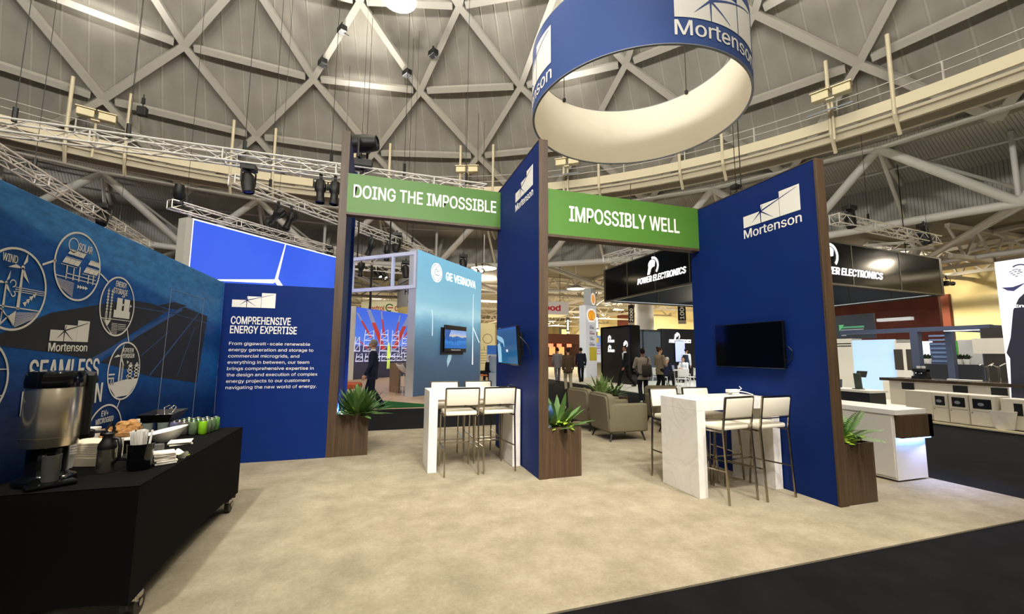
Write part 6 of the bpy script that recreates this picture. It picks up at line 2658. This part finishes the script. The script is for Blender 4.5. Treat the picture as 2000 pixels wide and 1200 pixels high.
for px, l in ((1808, 'small white potted plant on the back shelf, leftmost'), (1814, 'small white potted plant on the back shelf, second from the left'), (1877, 'small potted plant before the green strip panel'), (1890, 'small white potted plant before the grey panel')):
    P = at_x(px, 715, 16.95)
    t = pot(l, px, 715, 16.95)
    t.location.z = zsh+.0
# white machines at the left of the bar
t = panel('white_cabinet_machine', 'tall cream cabinet with louvres beside the right fin wall', 1630, 1668, 662, 778, 19.0, mat('#cfc9bb', .5), 'machine', .6, z0=.02)
g = B()
g.bx((-.01, -.35, 1.95), (-.001, .35, 1.99))
g.bx((-.01, -.35, 1.85), (-.001, .35, 1.89))
g.done('louvre', DARKM, t)
panel('glowing_cabinet', 'tall cabinet with a glowing pale blue face', 1668, 1753, 664, 775, 19.0, mat('#a9c8ea', .4, emit=.5), 'machine', .6, z0=.02)
t = panel('white_cabinet_machine', 'cream cabinet end with two dark windows right of the glowing face', 1750, 1783, 664, 745, 18.9, mat('#d5d0c4', .5), 'machine', .6, z0=.02)
g = B()
for y in (.17, -.22):
    g.bx((-.012, y-.14, .95), (-.001, y+.14, 1.72))
g.done('window', mat('#3c3832', .2), t)
g = B()
for i in range(3):
    g.bx((-.012, -.25, 1.98+.05*i), (-.001, .2, 2.0+.05*i))
g.done('louvre', DARKM, t)
t = panel('sign_board', 'dark board with green and white lines above the glowing cabinet', 1626, 1708, 615, 662, 19.6, mat('#252a33', .5), 'sign', .08)
SBO = t.location.copy()
g = B()
g.bx((-.006, -.45, .46), (-.001, .48, .54))
ln_ = g.done('green_bar', mat('#4f9a72', .5, emit=.2), t)
g = B()
for z, a, b_ in ((.38, -.42, .48), (.32, -.38, .48), (.22, .20, .48), (.22, -.10, .06), (.21, -.38, -.22), (.14, .28, .48)):
    g.bx((-.006, a, z), (-.001, b_, z+.025))
g.done('white_line', mat('#cfd4dd', .5), t)
g = B()
g.poly([(0, 0), (.22, 0), (.0, -.28)], .006, M=frame((-.007, .55, .62), (0, -1, 0), (0, 0, 1)))
g.done('green_corner', mat('#58b878', .5, emit=.2), t)
t = panel('rust_booth_wall', 'rust red booth wall under the square hanging sign', 1620, 1838, 590, 690, 27, mat('#6d2b1c', .6, noise=(1.2, '#551d12', .6)), 'wall', .2, z0=.02)
t = panel('white_light_box', 'white light box on the rust red booth wall', 1712, 1778, 621, 627, 26.7, mat('#e8e8e8', .5, emit=.5), 'light box', .3)
# counter with laptop and tablet at left of the machines
t = thing('demo_counter', 'white demo counter with a dark front before the glowing cabinet', 'counter', (12.75, 8.5, .02))
g = B()
g.bx((-.4, -.75, .50), (.3, .95, .56), None, .004)
g.done('counter_top', WHITE, t)
g = B()
g.bx((-.35, -.7, 0), (.28, .9, .50))
g.done('body', mat('#1b1b1f', .4), t)
t = thing('laptop', 'open laptop on the white demo counter', 'laptop', (12.7, 8.95, .58))
g = B()
g.box((0, 0, .01), (.25, .36, .02))
g.done('keyboard', mat('#5a5f6a', .4), t)
g = B()
g.box((.13, 0, .13), (.015, .36, .25), M=Matrix.Rotation(R(8), 4, 'Y'))
g.done('lid', mat('#4d5363', .4), t)
t = thing('tablet_stand', 'dark green tablet on a slanted stand on the demo counter', 'tablet stand', (12.7, 8.25, .58))
g = B()
g.box((0, 0, .01), (.2, .2, .02))
g.box((.03, 0, .22), (.06, .16, .42), M=Matrix.Rotation(R(-6), 4, 'Y'))
g.done('stand', mat('#3f4a40', .5), t)
g = B()
g.box((-.02, 0, .44), (.02, .26, .18), M=Matrix.Rotation(R(25), 4, 'Y'))
g.done('tablet', DARKM, t)
# tall lit banner at the right edge
Xb = 14.0
BN = thing('lit_banner', 'tall bright white and black banner with emblem at the right edge', 'banner', (Xb, 5.1, .02))
Mb = frame((Xb, 5.86, .02), (0, -1, 0), (0, 0, 1))
g = B()
I = MW(BN).inverted() @ Mb
g.bx((0, .5, -.1), (1.9, 3.72, 0), I)
g.bx((.05, 0, -.1), (.15, .5, -.0), I)
g.bx((1.75, 0, -.1), (1.85, .5, -.0), I)
g.done('banner', mat('#f4f4fb', .5, emit=.75), BN)
def bpt(x, y):
    p = at_x(x, y, Xb)
    return (5.86-p.y, p.z-.02)
g = B()
g.poly([bpt(1979, 606), bpt(1990, 583), bpt(2004, 570), bpt(2030, 560), bpt(2030, 785), bpt(1976, 785), bpt(1973, 700), bpt(1966, 690), bpt(1974, 660)], .004)
finish_on(g, 'dark_print', mat('#33354a', .4), BN, Mb)
g = B()
g.poly([bpt(1956, 562), bpt(1978, 561), bpt(2004, 552), bpt(1980, 569), bpt(1968, 568)], .004)
finish_on(g, 'violet_swoosh', mat('#474b86', .4, emit=.15), BN, Mb)
g = B()
cx_, cy2 = bpt(1986, 533)
for p in arc(cx_+.05, cy2+.02, .16, .03, -60, 130, 18):
    g.poly(p, .004)
for i, (dx, dy) in enumerate(((-.10, .04), (-.05, .07), (.0, .08), (.05, .06), (-.08, .0), (-.02, .03), (.04, .03), (-.05, -.04), (.02, -.02), (-.01, -.08), (.07, .0))):
    g.poly(rect(cx_+dx-.022, cy2+dy-.008, cx_+dx+.022, cy2+dy+.008), .004)
finish_on(g, 'emblem', mat('#4a4d80', .4), BN, Mb)
tx_, ty_ = bpt(1982, 603)
text('Energy', mat('#f6f7ff', .4, emit=1.2), BN, Mb @ Matrix.Translation((tx_, ty_, .006)), h=.085, w=.45, bold=.03)
t = thing('bistro_table', 'round white topped high table on a dark blue stem at the right edge', 'table', (14.35, 5.02, .02))
g = B()
g.lathe([(0, .86), (.34, .86), (.36, .88), (.36, .90), (0, .90)], 28)
g.done('table_top', MARBLE, t, smooth=40)
g = B()
g.cyl((0, 0, .03), (0, 0, .86), .035, n=10)
g.lathe([(0, 0), (.26, 0), (.24, .02), (0, .03)], 24)
g.done('pedestal', mat('#1e2660', .4), t, smooth=40)
# ================================================================== PEOPLE
SKIN = mat('#b98a6c', .55)
SKIN2 = mat('#8a5f45', .55)
def remesh(o, v):
    md = o.modifiers.new('skin', 'REMESH')
    md.mode = 'VOXEL'
    md.voxel_size = v
    md.use_smooth_shade = True
    sm = o.modifiers.new('smooth', 'SMOOTH')
    sm.factor = .5
    sm.iterations = 4
def limb(g, pts, rad):
    g.tube(pts, rad, 10)
    for p, r_ in zip(pts, rad):
        g.sph(p, r_, 10, 7)
def person(label, P, heading, H=1.75, stride=0, arms=None, seated=False, top='#20232c', legs='#1a1b20', shoes='#15120f', hair='#2a1e16', skin=None, shirt=None,
           coat=True, longhair=False, bag=None, glasses=False, vest=None, lean=0.0, base=0.0, headturn=0.0, bulk=1.0):
    t = thing('person', label, 'person', (P[0], P[1], base), heading)
    k = H/1.75
    sk = skin or SKIN
    if seated:
        hipz = .50
        hips = {s: Vector((s*.09, 0, hipz)) for s in (-1, 1)}
        knees = {s: Vector((s*.11, .44, .50)) for s in (-1, 1)}
        ank = {s: Vector((s*.11, .42+.06*s, .08)) for s in (-1, 1)}
        dz_ = hipz-.92
    else:
        dz_ = 0
        hips = {s: Vector((s*.09, 0, .92)) for s in (-1, 1)}
        knees = {s: Vector((s*.095, .06+s*stride*.45, .49)) for s in (-1, 1)}
        ank = {s: Vector((s*.09, s*stride-(.10 if s < 0 and stride else 0), .08+(.05 if s < 0 and abs(stride) > .15 else 0))) for s in (-1, 1)}
    def up(z, y=0, x=0):
        zz = z+dz_
        return Vector((x, y+lean*(zz-(.92+dz_)), zz))
    sh = {s: up(1.41, 0, s*.185) for s in (-1, 1)}
    el, wr = {}, {}
    for s in (-1, 1):
        a = (arms or {}).get(s)
        if a is None:
            sw = -s*stride*.55
            el[s] = sh[s]+Vector((s*.05, sw*.5-.02, -.29))
            wr[s] = el[s]+Vector((-s*.01, sw*.6+.07, -.25))
        else:
            el[s] = up(a[0][2], a[0][1], a[0][0])
            wr[s] = up(a[1][2], a[1][1], a[1][0])
    hd = up(1.635, .02)
    # --- the body: one continuous surface
    g = B()
    X, Y = Vector((1, 0, 0)), Vector((0, 1, 0))
    g.loft([(up(.88), .15, .10, X, Y), (up(1.0), .14, .095, X, Y), (up(1.2), .15, .10, X, Y), (up(1.36), .17, .10, X, Y), (up(1.45), .10, .07, X, Y)])
    limb(g, [up(1.42), up(1.50, .005), up(1.56, .012)], [.06, .052, .055])
    ct, st_ = math.cos(headturn), math.sin(headturn)
    Rh = Matrix.Translation(hd) @ Matrix.Rotation(headturn, 4, 'Z')
    g.sph((0, -.005, .02), (.075, .095, .10), 14, 10, M=Rh)
    g.sph((0, .028, -.045), (.055, .062, .068), 12, 8, M=Rh)
    g.sph((0, .098, -.01), (.013, .02, .022), 8, 6, M=Rh)
    g.sph((0, .085, -.058), (.024, .012, .009), 8, 5, M=Rh)
    for s in (-1, 1):
        g.sph((s*.078, -.01, -.005), (.012, .022, .032), 8, 6, M=Rh)
    for s in (-1, 1):
        limb(g, [hips[s], knees[s], ank[s]], [.08, .052, .036])
        limb(g, [sh[s], el[s], wr[s]], [.05, .038, .026])
        d = (wr[s]-el[s]).normalized()
        sd = d.cross(Vector((s, 0, .2))).normalized()
        nm = d.cross(sd).normalized()
        pc = wr[s]+d*.05
        M = Matrix(((sd.x, nm.x, d.x, pc.x), (sd.y, nm.y, d.y, pc.y), (sd.z, nm.z, d.z, pc.z), (0, 0, 0, 1)))
        g.sph((0, 0, 0), (.040, .016, .052), 10, 8, M=M)
        for i, (fx, fl) in enumerate(((-.03, .06), (-.01, .078), (.01, .082), (.03, .07))):
            g.tube([M @ Vector((fx, 0, .035)), M @ Vector((fx*1.05, .008, .035+fl*.55)), M @ Vector((fx*1.05, .03, .035+fl))], [.0095, .009, .0075], 6)
        g.tube([M @ Vector((.03, .004, -.01)), M @ Vector((.055, .014, .025)), M @ Vector((.052, .025, .055))], [.011, .010, .008], 6)
    bmesh.ops.transform(g.bm, matrix=Matrix.Scale(k, 4), verts=g.bm.verts)
    o = g.done('body', sk, t)
    remesh(o, .0085)
    # --- face details and hair
    g = B()
    for s in (-1, 1):
        g.sph((s*.03, .083, .015), (.011, .008, .006), 8, 5, M=Rh)
        g.box((s*.031, .090, .034), (.03, .006, .006), M=Rh)
    bmesh.ops.transform(g.bm, matrix=Matrix.Scale(k, 4), verts=g.bm.verts)
    g.done('eyes', mat('#1c1512', .3), t)
    g = B()
    g.sph((0, -.012, .035), (.086, .104, .102), 18, 12, M=Matrix.Identity(4))
    bmesh.ops.delete(g.bm, geom=[v for v in g.bm.verts if (v.co.y > .045 and v.co.z < .07) or v.co.z < (-.04 if not longhair else -.06) or (abs(v.co.x) > .06 and v.co.z < -.01 and v.co.y > -.03)], context='VERTS')
    if longhair:
        g.sph((0, -.09, .11), (.05, .05, .045), 12, 8)
    bmesh.ops.transform(g.bm, matrix=Matrix.Scale(k, 4) @ Rh, verts=g.bm.verts)
    o = g.done('hair', mat(hair, .8), t, smooth=60)
    if glasses:
        g = B()
        for s in (-1, 1):
            g.lathe([(.020, -.002), (.024, -.002), (.024, .002), (.020, .002), (.020, -.002)], 14, M=Rh @ Matrix.Translation((s*.032, .102, .012)) @ Matrix.Rotation(R(90), 4, 'X'))
            g.box((s*.07, .05, .015), (.004, .10, .005), M=Rh)
        bmesh.ops.transform(g.bm, matrix=Matrix.Scale(k, 4), verts=g.bm.verts)
        g.done('glasses', DARKM, t)
    # --- trousers
    g = B()
    g.loft([(up(.84), .165*bulk, .12*bulk, X, Y), (up(.95), .165*bulk, .12*bulk, X, Y), (up(1.03), .15*bulk, .11*bulk, X, Y)])
    for s in (-1, 1):
        limb(g, [hips[s], knees[s], ank[s]+Vector((0, -.005, .0))], [.098*bulk, .072, .062])
    bmesh.ops.transform(g.bm, matrix=Matrix.Scale(k, 4), verts=g.bm.verts)
    remesh(g.done('trousers', mat(legs, .85), t), .014)
    # --- top: jacket, coat or jumper
    def torso(zb_, r_=1.0):
        return [(up(zb_), .185*bulk*r_, .13*bulk*r_, X, Y), (up(1.0), .165*bulk*r_, .118*bulk*r_, X, Y), (up(1.2), .175*bulk*r_, .118*bulk*r_, X, Y), (up(1.36), .195*r_, .115*r_, X, Y), (up(1.43), .165*r_, .09*r_, X, Y), (up(1.475), .075*r_, .065*r_, X, Y)]
    g = B()
    zb_ = (.74 if coat else .88) if not seated else .92
    g.loft(torso(zb_))
    for s in (-1, 1):
        limb(g, [sh[s], el[s], wr[s]-(wr[s]-el[s]).normalized()*.015], [.074, .058, .046])
    bmesh.ops.transform(g.bm, matrix=Matrix.Scale(k, 4), verts=g.bm.verts)
    o = g.done('jacket' if coat else 'jumper', mat(top, .85), t)
    remesh(o, .013)
    if shirt:
        g = B()
        g.loft([(up(1.42, .012), .08, .075, X, Y), (up(1.50, .010), .064, .066, X, Y), (up(1.525, .010), .060, .062, X, Y)])
        g.poly([(-.05, 1.46), (.05, 1.46), (.0, 1.15)], .008, M=Matrix.Translation((0, .118+dz_*0, dz_)) @ Matrix.Rotation(R(90), 4, 'X'))
        bmesh.ops.transform(g.bm, matrix=Matrix.Scale(k, 4), verts=g.bm.verts)
        g.done('collar', mat(shirt, .7), t, smooth=50)
    if vest:
        g = B()
        g.loft([(c, rx*1.06, ry*1.08, a, b_) for c, rx, ry, a, b_ in torso(.86)[:5]])
        bmesh.ops.transform(g.bm, matrix=Matrix.Scale(k, 4), verts=g.bm.verts)
        remesh(g.done('vest', mat(vest, .8), t), .013)
    for s in (-1, 1):
        g = B()
        a = ank[s]
        g.sph(a+Vector((0, .06, -.045)), (.045, .125, .036), 12, 8)
        g.sph(a+Vector((0, -.03, -.03)), (.042, .055, .05), 10, 7)
        for v in g.bm.verts:
            v.co.z = max(v.co.z, a.z-.08)
        bmesh.ops.transform(g.bm, matrix=Matrix.Scale(k, 4), verts=g.bm.verts)
        g.done('shoe', mat(shoes, .5), t, smooth=50)
    if bag:
        bag_mat = mat('#2c221b', .7)
        if bag == 'shoulder':
            g = B()
            g.box((.10, -.20, 1.05), (.30, .15, .40), bev=.05)
            bmesh.ops.transform(g.bm, matrix=Matrix.Scale(k, 4), verts=g.bm.verts)
            b2 = thing('shoulder_bag', 'dark brown bag slung on the back of the man in the grey jacket', 'bag', t.location, heading)
            g.done('bag_body', bag_mat, b2, smooth=50)
            g = B()
            g.tube([(.10, -.16, 1.2), (.17, -.10, 1.42), (.12, .0, 1.50), (.05, .13, 1.38), (-.05, .155, 1.2), (-.17, .10, 1.0), (-.19, -.05, .93), (-.05, -.16, .92)], .018, 6)
            bmesh.ops.transform(g.bm, matrix=Matrix.Scale(k, 4), verts=g.bm.verts)
            g.done('strap', bag_mat, b2, smooth=50)
    return t
def hd_to(dx, dy):
    return math.atan2(dy, dx)-PI/2
person('man in a navy suit walking left past the turbine wall', (-.02, 11.97), hd_to(-1, .12), 1.80, stride=.16, top='#1b2034', legs='#171a28', hair='#7d766c', shirt='#e8e8ee', base=.02)
person('man in a light grey suit walking away, left of the three by the shell tower', at_z(1089, 748), hd_to(.25, 1), 1.76, stride=.16, top='#6f6c70', legs='#6a676b', hair='#241a14', skin=SKIN)
person('man in a brown jacket and pale trousers walking away, middle of the three', at_z(1110, 763), hd_to(.2, 1), 1.70, stride=-.12, top='#4a3d2e', legs='#a39a82', hair='#2c2018', shoes='#57452f', bulk=1.1)
person('man in a dark navy suit walking away before the shell tower', at_z(1135, 747), hd_to(.3, 1), 1.79, stride=.14, top='#1c2230', legs='#14161d', hair='#1b1613', skin=SKIN2)
person('man in a black suit striding left past the black booth wall', at_z(1222, 758), hd_to(-1, -.1), 1.84, stride=.30, top='#17181d', legs='#121317', hair='#1d1613', shirt='#dfe2ea', skin=SKIN2)
person('man in a grey jacket seen from behind with a brown shoulder bag', at_z(1257, 787), hd_to(.5, 1), 1.66, stride=.05, top='#8c8478', legs='#1e2028', hair='#15120f', skin=SKIN2, bag='shoulder', shoes='#c9c4ba',
       arms={-1: ((-.27, .03, 1.14), (-.20, .26, 1.08)), 1: None})
person('woman in a beige jumper and dark trousers with her hair tied up', at_z(1290, 771), hd_to(1, .1), 1.74, stride=.04, top='#80735e', legs='#17161a', hair='#3a221a', longhair=True, glasses=True,
       arms={-1: ((-.24, .02, 1.12), (-.08, .24, 1.08)), 1: ((.24, .02, 1.12), (.08, .26, 1.12))}, headturn=-.3)
person('grey haired man in a navy jacket seated at the white meeting table', at_z(1300, 756), hd_to(1, .35), 1.74, seated=True, top='#20253c', legs='#1b1d26', hair='#b4aca2', base=.02, lean=.25, coat=False,
       arms={-1: ((-.22, .12, 1.14), (-.12, .38, 1.16)), 1: ((.22, .12, 1.14), (.12, .38, 1.16))})
person('man in a white shirt seated behind the white meeting table', at_z(1338, 748), hd_to(-.9, -.4), 1.74, seated=True, top='#d9dde2', legs='#2a2d38', hair='#1c1613', base=.02, lean=.15, coat=False,
       arms={-1: ((-.24, .14, 1.14), (-.10, .36, 1.16)), 1: ((.24, .14, 1.14), (.10, .36, 1.16))})
person('man in a dark vest over a white shirt standing before the pale upright screen', at_z(1342, 746), hd_to(.9, .3), 1.78, stride=.03, top='#dfe3e8', legs='#1d1f27', hair='#1e1612', vest='#2b3442', base=.02, coat=False)
person('person in black seated on the orange bench right of the turbine wall', at_z(958, 752), hd_to(-.5, -.6), 1.74, seated=True, top='#15151a', legs='#1a1b22', hair='#3a271c', base=.02, lean=.1, coat=False)
